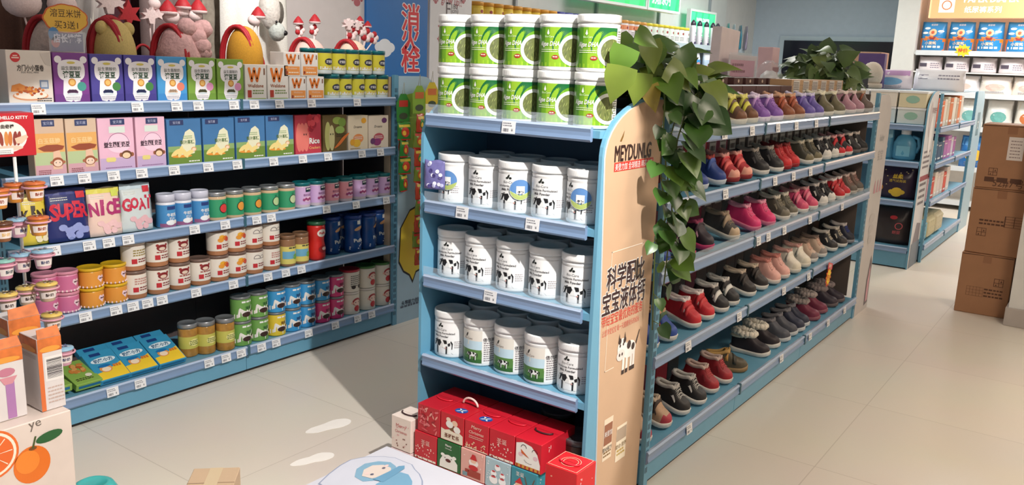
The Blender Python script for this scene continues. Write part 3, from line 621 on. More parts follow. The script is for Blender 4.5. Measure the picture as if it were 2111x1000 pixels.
# --- third tier: pouches, bottles, jars
def pouch(name, w, h, d, col, art, gusset=None):
    b = MB(); n, m = 9, 11; V = []; F = []
    def pt(i, j, sgn):
        u = i/n; v = j/m; e = 1-(2*u-1)**2; bulge = d*.5*(e**.6)*min(1, (1-v)*2.6+.02)*(1 if v > .03 else .8)
        x = (u-.5)*w*(1+.03*math.sin(v*5+sgn)); zz = v*h + (.0025*math.sin(u*9+2) if j == m else 0); wr = .0012*math.sin(u*17+v*13)
        return (x, sgn*(bulge+.0008)+wr, zz)
    for sgn in (-1, 1):
        for j in range(m+1):
            for i in range(n+1): V.append(pt(i, j, sgn))
    q = (n+1)*(m+1)
    for j in range(m):
        for i in range(n): a = j*(n+1)+i; F.append((a, a+1, a+n+2, a+n+1)); F.append((q+a+1, q+a, q+a+n+1, q+a+n+2))
    for j in range(m): a = j*(n+1); F.append((a+n+1, q+a+n+1, q+a, a)); a += n; F.append((a, q+a, q+a+n+1, a+n+1))
    for i in range(n): F.append((i+1, i, q+i, q+i+1)); a = m*(n+1)+i; F.append((a, a+1, q+a+1, q+a))
    b.add(V, F, T(col, .3), True)
    def sf(u, v, o):
        uu = min(1, max(0, u/w)); vv = min(1, max(0, v/h)); e = 1-(2*uu-1)**2; bulge = d*.5*(e**.6)*min(1, (1-vv)*2.6+.02)*(1 if vv > .03 else .8)
        return Vector(((uu-.5)*w*(1+.03*math.sin(vv*5-1)), -(bulge+.0008)+.0012*math.sin(uu*17+vv*13)-o-.0007, vv*h))
    art(b, sf, w, h); return b.build(name)
def word_art(word, wc, top, foot, tagc):
    def art(b, sf, w, h):
        for k in range(6): b.rect(sf, w*(k/6), h*.88, w*((k+1)/6), h*.985, T(top), .0005)
        n = len(word)
        for k, ch in enumerate(word): b.text(sf, ch, w*(.16+.7*k/max(1, n-1)), h*(.56+.03*(k % 2)), h*.42, T(wc), .0016, maxw=w*.9/n*1.1, bold=.04, rot=.06*(-1)**k)
        rnd = random.Random(3)
        for k in range(14): b.ell(sf, w*rnd.uniform(.3, .9), h*rnd.uniform(.08, .3), w*.1, w*.085, T(foot), .002+.0001*k, 10)
        b.rect(sf, w*.72, h*.8, w*.95, h*.93, T(tagc), .0024); b.lines(sf, w*.1, w*.5, h*.82, 2, h*.04, h*.015, M(230, 230, 220), .0016)
    return art
for pl, pr, pt, c, word, wc, top, foot, tg, lab in ((62, 124, 402, (222, 196, 70), 'KING', (56, 40, 30), (232, 214, 130), (240, 226, 190), (230, 200, 60), 'yellow puff pouch partly hidden by the yogurt cups'),
        (112, 195, 392, (44, 52, 110), 'SUPER', (206, 40, 64), (60, 66, 130), (150, 160, 214), (214, 60, 70), 'dark blue puff pouch with red lettering on the third tier'),
        (195, 262, 390, (238, 206, 190), 'NICE', (176, 50, 110), (226, 214, 90), (240, 196, 196), (214, 220, 96), 'yellow topped pouch with purple lettering on the third tier'),
        (263, 325, 381, (206, 214, 214), 'GOAT', (200, 40, 70), (196, 212, 220), (226, 180, 186), (206, 50, 64), 'grey pouch with red lettering on the third tier')):
    x, w_, h_, z = span(pl, pr, pt, 2); o = pouch('snack_pouch', w_, h_, .035, c, word_art(word, wc, top, foot, tg)); o.location = (x, YF+.034+(.02 if word == 'KING' else 0), z+.004); o.rotation_euler = (-.08, 0, 0); tag(o, lab, 'pouch', 'puff pouches on the third tier')
def bluebottle():
    def art(b, sf, r, h):
        b.rect(sf, -r*1.3, 0, r*1.3, h*.16, M(150, 90, 130), .0005, 8); b.rect(sf, -r*.5, h*.78, r*.5, h*.94, M(40, 60, 120), .0009, 3); b.text(sf, '牛初乳', 0, h*.55, h*.16, PAPER, .0012, maxw=r*1.1, bold=.02); b.text(sf, '奶片', 0, h*.38, h*.14, PAPER, .0012, maxw=r*.9)
        b.ell(sf, -r*.15, h*.2, r*.5, h*.12, M(238, 238, 240), .0012, 14, 2); b.ell(sf, r*.4, h*.22, r*.25, h*.09, M(240, 230, 220), .0014, 10)
    return jar('milk_tablet_bottle', .0405, .145, .034, M(226, 226, 234, .3), M(206, 206, 222, .3), M(70, 140, 196), art, (.04, .9), .98, .008)
for k, (pl, pr) in enumerate(((325, 361), (360, 394), (395, 430))):
    y = YF+.05; x = Xat((pl+pr)/2, y, LS[2]); put('bluebottle', bluebottle, (x, y, LS[2]), .1, 'blue bottle with white lid, %s of three on the third tier' % ('left', 'middle', 'right')[k], 'blue milk tablet bottles')
GLASS = M(206, 176, 140, .12)
def greenjar(fr):
    def f():
        def art(b, sf, r, h):
            b.ell(sf, r*.15, h*.5, r*.5, r*.5, M(30, 40, 34), .001, 20, 2); b.ell(sf, r*.15, h*.5, r*.43, r*.43, T(fr), .0016, 20, 2); b.text(sf, '冻干', r*.1, h*.84, h*.1, M(20, 50, 40), .0012, maxw=r*.8); b.lines(sf, r*.7, r*1.2, h*.5, 4, h*.09, h*.03, M(20, 60, 50), .001)
        return jar('fruit_jar', .0450, .130, .02, GLASS, M(176, 178, 180, .3, 'plain', .7), M(52, 150, 104), art, (.14, .88), 1.0)
    return f
for k, (pl, pr, fr, nm) in enumerate(((430, 463, (206, 60, 60), 'red'), (465, 500, (222, 150, 60), 'orange'), (501, 537, (222, 150, 60), 'orange'), (538, 572, (180, 206, 150), 'pale green'), (573, 606, (190, 206, 160), 'pale green'))):
    y = YF+.05; put('greenjar%d' % k, greenjar(fr), (Xat((pl+pr)/2, y, LS[2]), y, LS[2]), .05, 'green labelled fruit jar with %s circle, %s of five from left' % (nm, rw[k]), 'green fruit jars on the third tier')
def pinkjar(c):
    def f():
        def art(b, sf, r, h):
            b.rect(sf, -r*.3, h*.72, r*.75, h*.97, M(30, 50, 60), .001, 3); b.lines(sf, -r*.2, r*.6, h*.86, 1, .01, h*.06, PAPER, .0014); b.ell(sf, r*.1, h*.3, r*.7, h*.16, M(226, 190, 214), .0012, 14, 2)
            for k in range(6): b.ell(sf, r*(-.5+.25*k), h*(.28+.05*(k % 2)), r*.16, r*.16, T((150, 60, 110)), .0018, 8)
            b.text(sf, '酸奶溶豆', 0, h*.55, h*.14, M(120, 50, 110), .0012, maxw=r*1.2)
        return jar('yogurt_melt_jar', .0435, .129, .018, M(206, 190, 196, .12), TEAL, T(c), art, (.16, .95), 1.05)
    return f
for k, (pl, pr) in enumerate(((607, 636), (638, 666), (667, 695), (696, 723), (724, 751), (750, 776), (776, 800))):
    y = YF+.052; ky = ('p', 'p', 'r', 'r', 'p', 'p', 'p')[k]; put('pinkjar'+ky, pinkjar({'p': (206, 170, 214), 'r': (224, 150, 160)}[ky]), (Xat((pl+pr)/2, y, LS[2]), y, LS[2]), .1, '%s labelled jar with teal lid, %s of seven from left' % ({'p': 'lilac', 'r': 'pink'}[ky], ORD[k]), 'pink and lilac jars on the third tier')

# --- fourth tier
def tubjar(nm, r, h, lid, body, lab, heart):
    def f():
        def art(b, sf, r_, hh): b.poly(sf, [(r_*.35+r_*.4*x, hh*.5+r_*.4*y_) for x, y_ in ((0, -.9), (-.9, .1), (-.7, .7), (-.25, .75), (0, .45), (.25, .75), (.7, .7), (.9, .1))], M(238, 206, 214), .001, 2); b.lines(sf, r_*.15, r_*.6, hh*.48, 1, .01, hh*.1, M(90, 50, 60), .0016)
        root = jar(nm, r, h, .012, body, lid, lab, art, (.16, .9), 1.07); b = MB()
        for k in range(18): a = 2*PI*k/18; b.ball((r*math.cos(a), r*math.sin(a), .006), .004, .004, .005, M(236, 206, 206), 6, 4)
        b.build('scalloped_base', root); return root
    return f
y = YF+.058; z = LS[3]
for k, (px, lv, w_) in enumerate(((97, 0, 0), (97, 1, 0), (140, 0, 1), (140, 1, 1))):
    put('pinktub', tubjar('snack_tub', .0435, .084, M(214, 140, 160), M(226, 150, 180, .25), M(206, 110, 150), 1), (Xat(px, y+(0.012 if not w_ else 0), z), y+(0.012 if not w_ else 0), z+lv*.0845), .1, 'pink snack tub, %s of the %s pink stack' % (('lower', 'upper')[lv], ('cup shaded left', 'right')[w_]), 'pink snack tubs')
for k, px in enumerate((190, 238)):
    for lv in (0, 1): put('yellowtub', tubjar('snack_tub', .0465, .082, M(222, 176, 30), M(226, 160, 60, .25), M(226, 150, 60), 1), (Xat(px, y, z), y, z+lv*.0825), .1, 'orange snack tub with yellow lid, %s of the %s yellow stack' % (('lower', 'upper')[lv], ('left', 'right')[k]), 'orange snack tubs with yellow lids')
def labeljar(kind):
    def f():
        def art(b, sf, r, h):
            b.rect(sf, -r*.75, h*.12, -r*.3, h*.36, M(190, 40, 50), .001, 2); b.lines(sf, -r*.2, r*.8, h*.3, 2, h*.12, h*.06, M(130, 50, 50), .001)
            if kind == 'bear':
                b.ell(sf, -r*.1, h*.72, r*.5, h*.17, M(130, 30, 34), .001, 14, 2)
                for e in (-1, 1): b.ell(sf, -r*.1+e*r*.42, h*.86, r*.14, h*.07, M(150, 40, 40), .0012, 8)
                b.ell(sf, -r*.1, h*.68, r*.3, h*.09, M(226, 200, 180), .0016, 12); b.lines(sf, -r*.6, r*.6, h*.47, 1, .01, h*.06, M(150, 60, 50), .001)
            elif kind == 'fruit':
                for q, (u, v, c) in enumerate(((-.2, .75, (230, 170, 50)), (.15, .7, (222, 120, 40)), (.35, .62, (196, 60, 50)), (-.35, .6, (226, 150, 50)))): b.ell(sf, r*u, h*v, r*.3, h*.12, T(c), .001+.0003*q, 12)
            elif kind == 'line': b.arc(sf, -r*.3, h*.65, r*.3, r*.36, 0, PI, M(120, 110, 110), .001); b.arc(sf, r*.3, h*.65, r*.25, r*.3, 0, PI, M(120, 110, 110), .001); b.rect(sf, -r*.65, h*.62, r*.6, h*.65, M(120, 110, 110), .001, 4)
            else: b.lines(sf, -r*.6, r*.7, h*.75, 3, h*.12, h*.06, M(150, 130, 60) if kind == 'olive' else M(190, 130, 120), .001)
        return jar('biscuit_jar', .0475, .1215, .013, M(176, 120, 84, .15), M(120, 96, 86, .3) if kind != 'olive' else M(214, 196, 180, .3), M(232, 222, 210), art, (.2, .98), 1.03)
    return f
stk = [(279, ['plain', 'olive']), (326, ['bear', 'bear']), (370, ['bear', 'bear']), (412, ['bear']), (450, ['fruit', 'fruit']), (487, ['fruit', 'fruit']), (522, ['line', 'line']), (557, ['plain', 'line'])]
y = YF+.054
for k, (px, ks) in enumerate(stk):
    for lv, kd in enumerate(ks):
        put('lj'+kd, labeljar(kd), (Xat(px, y, z), y, z+lv*.122), .1, 'white labelled biscuit jar with %s, %s in stack %s from left' % ({'plain': 'small print', 'olive': 'olive print', 'bear': 'a red bear', 'fruit': 'orange fruit', 'line': 'a line drawing'}[kd], ('bottom', 'top')[lv] if len(ks) == 2 else 'alone', ['one', 'two', 'three', 'four', 'five', 'six', 'seven', 'eight'][k]), 'white labelled biscuit jars on the fourth tier')
def smalljar():
    def art(b, sf, r, h): b.rect(sf, -r*1.4, h*.3, r*.3, h*.72, M(110, 170, 200), .0008, 6); b.ell(sf, r*.3, h*.4, r*.4, h*.16, M(120, 170, 70), .0012, 12); b.lines(sf, -r*.6, r*.8, h*.88, 1, .01, h*.08, M(80, 80, 60), .001)
    return jar('seasoning_jar', .0405, .158, .02, M(150, 110, 80, .2), M(130, 96, 70, .4), M(222, 206, 110), art, (.1, .74), 1.0)
for k, px in enumerate((593, 620)): put('smalljar', smalljar, (Xat(px, YF+.048, z), YF+.048, z), .1, 'small yellow and blue seasoning jar, %s one of the pair' % ('left', 'right')[k], 'seasoning jars')
def pufftub(c, lid, red):
    def f():
        C_ = T(c, .3); root = thing('puff_canister'); b = MB(); prof = []
        for k in range(13):
            t = k/12; r = .0275*(1-.14*math.exp(-((t-.55)/.14)**2)); prof.append((r if 0 < k < 12 else r*.93, t*.128, C_))
        b.lathe(prof, 22); sf = lambda u, v, o: cyl(.0275*(1-.14*math.exp(-((v/.128-.55)/.14)**2)))(u, v, o)
        if red: b.ell(sf, 0, .098, .016, .014, M(240, 230, 220), .0012, 14, 2); b.text(sf, 'Puffs', 0, .098, .011, RED, .0022, maxw=.026, bold=.03); b.ell(sf, .004, .04, .017, .013, M(150, 24, 24), .0012, 12, 2); b.ell(sf, .006, .042, .008, .006, M(236, 200, 190), .002, 10)
        else:
            b.text(sf, 'Puffs', 0, .046, .018, PAPER, .0014, maxw=.036, bold=.03); b.ell(sf, 0, .09, .015, .007, M(226, 170, 120), .0012, 12, 2, rot=.4); b.rect(sf, -.006, .106, .006, .12, PAPER, .0012)
            rnd = random.Random(5)
            for k in range(9): b.ell(sf, rnd.uniform(-.03, .03), rnd.uniform(.01, .035), .003, .0025, M(226, 226, 236), .0012, 6)
        b.build('canister_body', root); b = MB(); L = T(lid, .35); b.lathe([(.0285, .126, L), (.0285, .136, L), (.026, .139, L), (.0255, .137, L)], 22); b.build('lid', root); root.scale = (1.72, 1.72, 1.46); return root
    return f
put('puffred', pufftub((206, 40, 34), (40, 90, 60), True), (Xat(652, YF+.055, z), YF+.055, z), 0, 'red puff canister with a dark green lid on the fourth tier')
for k, px in enumerate((683, 703, 727, 757, 777)):
    yy = YF+(.15 if k in (1,) else .1 if k in (0, 4) else .055); put('puffblue', pufftub((28, 74, 140), (30, 60, 130), False), (Xat(px, yy, z), yy, z), (.3, -.2, 0, .6, .1)[k], 'dark blue puff canister, %s of five from left' % ORD[k], 'blue puff canisters')

# --- bottom deck
def flatbox(w, l, h, col, art):
    def f():
        b = MB(); b.rbox(-w/2, w/2, -l/2, l/2, 0, h, T(col, .4, 'card'), .0016); art(b, flat(-w/2, -l/2, h, (1, 0, 0), (0, 1, 0)), w, l); b.rect(flat(-w/2, -l/2, 0), .01, h*.3, w-.01, h*.7, M(40, 110, 150), .0005); return b.build('snack_box')
    return f
def bb_art(b, sf, w, l):
    b.poly(sf, [(.004, .004), (w-.004, .004), (w-.004, l*.5), (w*.4, l*.3), (.004, l*.26)], M(240, 200, 50), .0006); b.ell(sf, w*.5, l*.66, w*.4, l*.1, M(230, 240, 244), .0008, 20); b.text(sf, '奶酪小方', w*.5, l*.66, l*.13, M(30, 90, 130), .0014, maxw=w*.62, bold=.03)
    b.rect(sf, w*.2, l*.84, w*.55, l*.94, M(30, 60, 120), .0008); b.ell(sf, w*.4, l*.36, w*.2, l*.12, M(226, 150, 80), .0012); b.ell(sf, w*.4, l*.34, w*.14, l*.08, M(244, 220, 190), .0018); b.ell(sf, w*.4, l*.46, w*.2, l*.05, M(30, 110, 170), .0022)
    for k in range(3): b.rect(sf, w*(.66+.09*k), l*.36, w*(.73+.09*k), l*.45, M(214, 120, 40), .0014)
def gb_art(b, sf, w, l):
    rnd = random.Random(2)
    for k in range(16): b.ell(sf, w*rnd.uniform(.25, .75), l*rnd.uniform(.45, .8), w*.13, l*.05, T(rnd.choice([(206, 130, 60), (190, 100, 46), (222, 160, 90)])), .0008+.0001*k, 10, rot=rnd.uniform(0, 3))
    b.lines(sf, w*.15, w*.8, l*.2, 2, l*.06, l*.03, M(60, 40, 30), .001); b.ell(sf, w*.7, l*.3, w*.12, l*.07, M(238, 228, 206), .001)
zb = LS[4]
TH = .46; BL = .175
for k, px in enumerate((226, 284, 343)):
    for bk in (0, 1):
        yc = 3.275 + BL/2*math.cos(TH) + .0275*math.sin(TH)*(1-bk) + bk*(.0275*math.sin(TH)*2+.062*math.cos(TH)); zc = zb + .002 + BL/2*math.sin(TH) + bk*(-.0275*math.cos(TH)+.062*math.sin(TH))
        put('bluebox', flatbox(.132, BL, .026, (60, 150, 190), bb_art), (Xat(px, 3.33, zb+.04)+.012*bk, yc, zc), 0, '%s blue cheese snack box, %s of the three leaning piles' % (('front', 'rear')[bk], ('left', 'middle', 'right')[k]), 'blue snack boxes on the bottom deck', tilt=TH)
p = at(172, 782, 2, zb+.03); put('greenbox', flatbox(.11, .175, .03, (140, 176, 80), gb_art), (Xat(172, 3.33, zb+.03), 3.37, zb+.03), .0, 'green snack box lying flat left of the blue boxes on bottom deck', tilt=.25)
p = at(130, 815, 2, zb+.03); put('greenbox', flatbox(.1, .17, .03, (140, 176, 80), gb_art), (Xat(172, 3.33, zb+.03)-.125, 3.37, zb+.03), .0, 'green snack box half hidden behind the fruit carton on bottom deck', tilt=.1)
def nutjar():
    def art(b, sf, r, h):
        b.ell(sf, 0, h*.5, r*.6, h*.3, M(236, 226, 150), .001, 14, 2); b.lines(sf, -r*.5, r*.5, h*.6, 3, h*.14, h*.07, M(90, 110, 50), .0018)
    return jar('puff_jar', .0435, .157, .022, M(170, 124, 58, .2, 'mottle'), M(150, 150, 152, .35, 'plain', .5), M(196, 190, 90), art, (.3, .72), 1.02)
for k, (px, py) in enumerate(((389, 728), (425, 718), (465, 706))): y = YF+.052+(.05, .025, 0)[k]; put('nutjar', nutjar, (Xat(px, y, zb), y, zb), .1, 'yellow puff jar with grey lid, %s of three on the bottom deck' % ('left', 'middle', 'right')[k], 'puff jars on the bottom deck')
def smallcan(c, dark):
    def f():
        def art(b, sf, r, h):
            b.poly(sf, [(r*x, h*y_) for x, y_ in ((-1.4, .3), (-.8, .62), (0, .5), (.8, .66), (1.4, .36), (1.4, .1), (0, .05), (-1.4, .1))], M(238, 232, 226), .0008, 3); b.ell(sf, -r*.1, h*.3, r*.5, h*.12, M(60, 36, 30), .0016, 14, 2); b.text(sf, '泡芙', r*.1, h*.6, h*.16, T(dark), .0018, maxw=r*.9, bold=.03); b.lines(sf, -r*.6, r*.8, h*.85, 1, .01, h*.08, PAPER, .001)
            b.ell(sf, r*.7, h*.34, r*.26, h*.12, M(236, 196, 170), .002, 10); b.ell(sf, r*.7, h*.4, r*.26, h*.06, M(70, 40, 34), .0024, 10)
        return jar('snack_can', .0475, .121, .012, T(c, .35), M(136, 138, 140, .35, 'plain', .4), T(c, .35), art, (.03, .99), 1.01)
    return f
CC = {'green': ((110, 160, 80), (50, 100, 50)), 'yellow': ((226, 196, 60), (120, 80, 30)), 'blue': ((60, 150, 206), (30, 70, 120)), 'pink': ((214, 60, 120), (120, 30, 60))}
cols_ = [(498, 'green', 'green'), (533, 'green', 'green'), (569, 'yellow', 'blue'), (601, 'blue', 'blue'), (631, 'blue', 'blue'), (661, 'pink', 'blue'), (690, 'pink', 'pink')]
for k, (px, lo, hi) in enumerate(cols_):
    for lv, c in enumerate((lo, hi)):
        y = YF+.057; put('sc'+c, smallcan(*CC[c]), (Xat(px, y, zb), y, zb+lv*.1215), .1, '%s snack can, %s of the %s small can stack from left' % (c, ('bottom', 'top')[lv], ORD[k]), 'small snack cans stacked on the bottom deck')
def monkeycan(lid, side):
    def f():
        def art(b, sf, r, h):
            if side: b.lines(sf, -r*.7, r*.7, h*.8, 6, h*.1, h*.04, M(90, 80, 80), .001); b.ell(sf, r*.4, h*.25, r*.25, h*.1, M(60, 50, 50), .0012, 10); b.ell(sf, -r*.4, h*.25, r*.25, h*.1, M(60, 50, 50), .0012, 10); return
            b.ell(sf, 0, h*.62, r*.55, h*.2, M(176, 60, 60), .001, 16, 2); b.ell(sf, 0, h*.58, r*.42, h*.15, M(244, 206, 190), .0018, 16, 2)
            for e in (-1, 1): b.ell(sf, e*r*.2, h*.6, r*.05, r*.06, INK, .0026, 8); b.ell(sf, e*r*.55, h*.58, r*.12, h*.06, M(236, 180, 160), .0014, 8)
            b.ell(sf, 0, h*.28, r*.35, h*.16, M(200, 56, 60), .0014, 12, 2); b.text(sf, '米饼', r*.75, h*.25, h*.13, M(80, 120, 60), .0012, maxw=r*.5)
        return jar('rice_cake_can', .0540, .124, .012, M(232, 222, 206, .4), T(lid, .35), M(234, 224, 208), art, (.02, .98), 1.03)
    return f
for k, (px, l0, l1) in enumerate(((720, 'w', 'r'), (753, 'w', 'g'), (784, 'w', 'g'))):
    for lv, l in enumerate((l0, l1)):
        y = YF+.062; put('mc'+l, monkeycan({'w': (226, 216, 206), 'r': (176, 30, 50), 'g': (70, 120, 60)}[l], l == 'r'), (Xat(px, y, zb), y, zb+lv*.1245), .1, '%s rice cake can with child face, %s of the %s stack' % ({'w': 'cream', 'r': 'cream red lidded', 'g': 'cream green lidded'}[l], ('bottom', 'top')[lv], ('left', 'middle', 'right')[k]), 'rice cake cans at the right end')
# ------------------------------------------------------------------ tubs on the end display (built facing -y, turned to face the camera side)
RZ = -PI/2
EL = [1.3105, 1.0105, .7425, .4455]
def tub_body(b, r, h, t, W_):
    b.lathe([(r*.94, 0, W_), (r*.985, .004, W_), (r, .01, W_), (r*.985, h*.1, W_), (r*.985, t-.016, W_), (r*1.0, t-.014, W_), (r*1.0, t-.009, W_), (r*.97, t-.007, W_), (r*.97, t, W_)], 32)
def tub_lid(root, r, t, h, W_):
    b = MB(); b.lathe([(r*1.03, t-.004, W_), (r*1.035, t+.003, W_), (r*1.035, h-.006, W_), (r*1.02, h-.001, W_), (r*.97, h, W_), (r*.95, h-.003, W_), (r*.2, h-.003, W_)], 32)
    for k in range(48):
        a = 2*PI*k/48; c, s_ = math.cos(a), math.sin(a); q = r*1.036; tn = (-s_*.0012, c*.0012)
        b.add([(q*c-tn[0], q*s_-tn[1], t), (q*c+tn[0], q*s_+tn[1], t), (q*c+tn[0], q*s_+tn[1], h-.006), (q*c-tn[0], q*s_-tn[1], h-.006)], [(0, 1, 2, 3)], W_)
    b.build('lid', root)
def green_tub():
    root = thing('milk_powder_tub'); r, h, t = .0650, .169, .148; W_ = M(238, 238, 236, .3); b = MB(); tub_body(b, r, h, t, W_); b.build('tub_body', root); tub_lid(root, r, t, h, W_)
    b = MB(); z0, z1 = .012, t-.018; H = z1-z0; sf0 = cyl(r*.99+.0008, 0, 0, z0); sf = lambda u, v, o: sf0(u+.42*r, v, o)
    # wrap of graduated green panels, left to right
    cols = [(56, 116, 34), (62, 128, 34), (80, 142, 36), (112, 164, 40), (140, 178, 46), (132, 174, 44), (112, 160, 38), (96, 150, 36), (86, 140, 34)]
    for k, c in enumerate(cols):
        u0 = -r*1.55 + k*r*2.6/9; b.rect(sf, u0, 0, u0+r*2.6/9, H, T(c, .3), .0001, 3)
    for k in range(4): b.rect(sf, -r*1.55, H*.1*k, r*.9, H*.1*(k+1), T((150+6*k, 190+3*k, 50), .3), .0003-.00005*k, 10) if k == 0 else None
    DG = M(22, 96, 50, .3); cu, cv = r*.78, H*.42
    b.arc(sf, cu+.006, cv+.012, r*.72, r*1.12, PI*.38, PI*1.06, DG, .0008, 30, vmin=0, vmax=H)
    b.arc(sf, cu, cv, r*.55, r*.72, 0, 2*PI, M(236, 238, 230, .3), .0012, 36, vmin=0, vmax=H); b.ell(sf, cu, cv, r*.56, r*.56, M(96, 104, 52, .5, 'mottle'), .0014, 28, 4)
    rnd = random.Random(9)
    for k in range(26):
        a, q = rnd.uniform(0, 6.28), r*.5*math.sqrt(rnd.random()); b.ell(sf, cu+q*math.cos(a), cv+q*math.sin(a), .0012, .007, T(rnd.choice([(140, 150, 84), (70, 86, 40), (120, 130, 66)])), .0022, 6, rot=rnd.uniform(-.5, .3))
    b.text(sf, 'Algae DHA', -r*.42, H*.56, .02, PAPER, .0014, maxw=r*1.05, bold=.015, shear=.2); b.rect(sf, -r*.9, H*.47, r*.1, H*.473, M(220, 236, 180), .001, 4)
    b.lines(sf, -r*.9, r*.02, H*.42, 2, H*.05, H*.02, M(226, 238, 200), .001)
    b.poly(sf, [(-r*.55, H*.84), (-r*.48, H*.95), (-r*.42, H*.84), (-r*.48, H*.8)], PAPER, .0012); b.text(sf, 'Bio-Care', -r*.42, H*.76, .009, M(220, 240, 200), .0012, maxw=r*.5)
    b.ell(sf, -r*.08, H*.24, r*.17, H*.055, M(160, 50, 40, .4), .0012, 14); b.lines(sf, -r*.2, r*.06, H*.235, 1, .01, H*.025, M(240, 220, 200), .0018)
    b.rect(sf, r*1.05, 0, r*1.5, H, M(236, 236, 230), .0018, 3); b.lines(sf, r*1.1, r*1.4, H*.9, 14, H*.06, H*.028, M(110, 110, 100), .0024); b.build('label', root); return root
def white_tub(kind):
    def f():
        root = thing('milk_powder_tub'); r, h, t = .0630, .172, .150; W_ = M(236, 235, 234, .35); b = MB(); tub_body(b, r, h, t, W_); b.build('tub_body', root); tub_lid(root, r, t, h, W_)
        b = MB(); sf = cyl(r+.0002); GI = M(96, 88, 90)
        if kind in ('cow', 'disc'):
            b.rect(sf, -r*1.3, .014, r*1.3, t-.02, M(240, 239, 238, .35), .0001, 14)
            b.ell(sf, -r*.12, .122, .0035, .009, M(30, 34, 30), .0008, 10, rot=-.5); b.ell(sf, -r*.0, .118, .005, .004, M(30, 34, 30), .0008, 10); b.ell(sf, -r*.2, .118, .004, .003, M(30, 34, 30), .0008, 10)
            b.text(sf, 'Bio-Care', -r*.05, .105, .012, M(120, 118, 120), .001, maxw=r*.8); b.text(sf, 'Lactoferrin Formulated', -r*.0, .092, .0105, M(52, 44, 48), .001, maxw=r*1.7, bold=.012); b.text(sf, 'Milk Powder', -r*.05, .080, .0115, M(52, 44, 48), .001, maxw=r*1.2, bold=.015)
            cow(b, sf, -r*.02, .050, .041); b.poly(sf, [(-r*.75, .016), (r*.7, .014), (r*.6, .02), (-r*.6, .021)], M(176, 176, 176), .0006)
            b.lines(sf, r*.75, r*1.2, .06, 4, .007, .003, M(170, 160, 160), .0008)
        else:
            b.rect(sf, -r*1.2, .012, r*.45, .06, M(84, 128, 60), .0003, 10); b.rect(sf, -r*1.2, .012, r*.45, .026, M(56, 100, 46), .0006, 10); b.rect(sf, -r*1.2, .06, r*.45, .092, M(190, 214, 226), .0003, 10); b.rect(sf, -r*1.2, .092, r*.45, .13, M(222, 216, 206), .0003, 10)
            b.poly(sf, [(-r*1.2, .095), (-r*1.2, .085), (-r*.5, .078), (r*.45, .052), (r*.45, .062), (-r*.4, .092)], M(226, 214, 190), .0008)
            b.ell(sf, -r*.5, .112, .0035, .009, M(50, 44, 40), .0008, 10, rot=-.5); b.text(sf, 'Bio-Care', -r*.4, .1, .01, M(110, 100, 96), .0012, maxw=r*.7); cow(b, sf, -r*.15, .042, .022, o=.0012)
            b.rect(sf, r*.45, .012, r*1.5, .13, M(238, 236, 234), .0003, 6); b.text(sf, '倍尔滋', r*.85, .098, .016, M(50, 44, 50), .001, maxw=r*.7, bold=.015); b.lines(sf, r*.55, r*1.2, .084, 9, .008, .0035, M(130, 120, 124), .001)
        b.build('label', root)
        if kind == 'disc':
            b = MB(); u, v = r*.55, .082; b.ell(sf, u, v, .034, .034, M(96, 140, 196), .004, 28, 4); b.poly(sf, [(u+.034*math.cos(a), v+.034*math.sin(a)) for a in [PI+.15+(PI-.3)*k/12 for k in range(13)]], M(176, 190, 110), .0047, 3); b.rect(sf, u-.013, v-.014, u+.013, v+.012, M(240, 240, 236), .0054, 3)
            cow(b, sf, u, v-.008, .01, o=.0062); b.arc(sf, u, v, .0335, .0345, 0, 2*PI, M(220, 226, 226), .0048, 28); b.build('round_sticker', root)
        return root
    return f
posn = ['leftmost', 'second from left', 'middle', 'second from right', 'rightmost']
for lv in (0, 1):
    for k, px in enumerate((943, 1007, 1073, 1147, 1226)):
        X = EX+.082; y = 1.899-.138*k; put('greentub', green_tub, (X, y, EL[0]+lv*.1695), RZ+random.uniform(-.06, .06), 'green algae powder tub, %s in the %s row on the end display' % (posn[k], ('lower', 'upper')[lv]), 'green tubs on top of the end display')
tier = ['', 'second', 'third', 'fourth']
kinds = {1: ['disc', 'cow', 'disc', 'cow', 'disc'], 2: ['cow']*5, 3: ['cow', 'meadow', 'meadow', 'meadow', 'cow']}
discrot = {0: -.35, 2: .25, 4: -.3}
for t_ in (1, 2, 3):
    for k in range(5):
        kd = kinds[t_][k]; put('whitetub'+kd, white_tub(kd), (EX+.088+.004*((k*7+t_) % 3), 1.901-.1335*k, EL[t_]), RZ+(discrot.get(k, 0) if kd == 'disc' else .25 if kd == 'meadow' else random.uniform(-.15, .25)),
            'white milk powder tub %s, %s on the %s shelf' % ({'cow': 'printed with a cow', 'disc': 'with round sticker', 'meadow': 'printed with a green meadow'}[kd], posn[k], tier[t_]), 'white milk powder tubs on the end display')
        if k < 4: put('whitetubcow', white_tub('cow'), (EX+.232, 1.83-.134*k+(.03 if t_ == 3 else 0), EL[t_]), RZ+random.uniform(-.3, .3), 'shaded white tub in the back row, %s on the %s shelf' % (['leftmost', 'second from left', 'third from left', 'rightmost'][k], tier[t_]), 'shaded white tubs in the back rows')
# purple and white bag hanging at the left side panel
def hang_bag():
    def art(b, sf, w, h):
        rnd = random.Random(8)
        for k in range(16): b.ell(sf, w*rnd.uniform(.1, .9), h*rnd.uniform(.1, .9), w*.09, h*.07, T(rnd.choice([(222, 222, 236), (70, 60, 120), (180, 180, 214)])), .0008+.0001*k, 8)
    return pouch('sample_bag', .075, .1, .022, (110, 106, 160), art)
p = at(897, 357, 1, 1.95); o = hang_bag(); o.location = (2.213, 1.925, p.z-.05); o.rotation_euler = (0, 0, -1.2); tag(o, 'small purple and white bag hanging inside the left panel of the end display', 'bag')

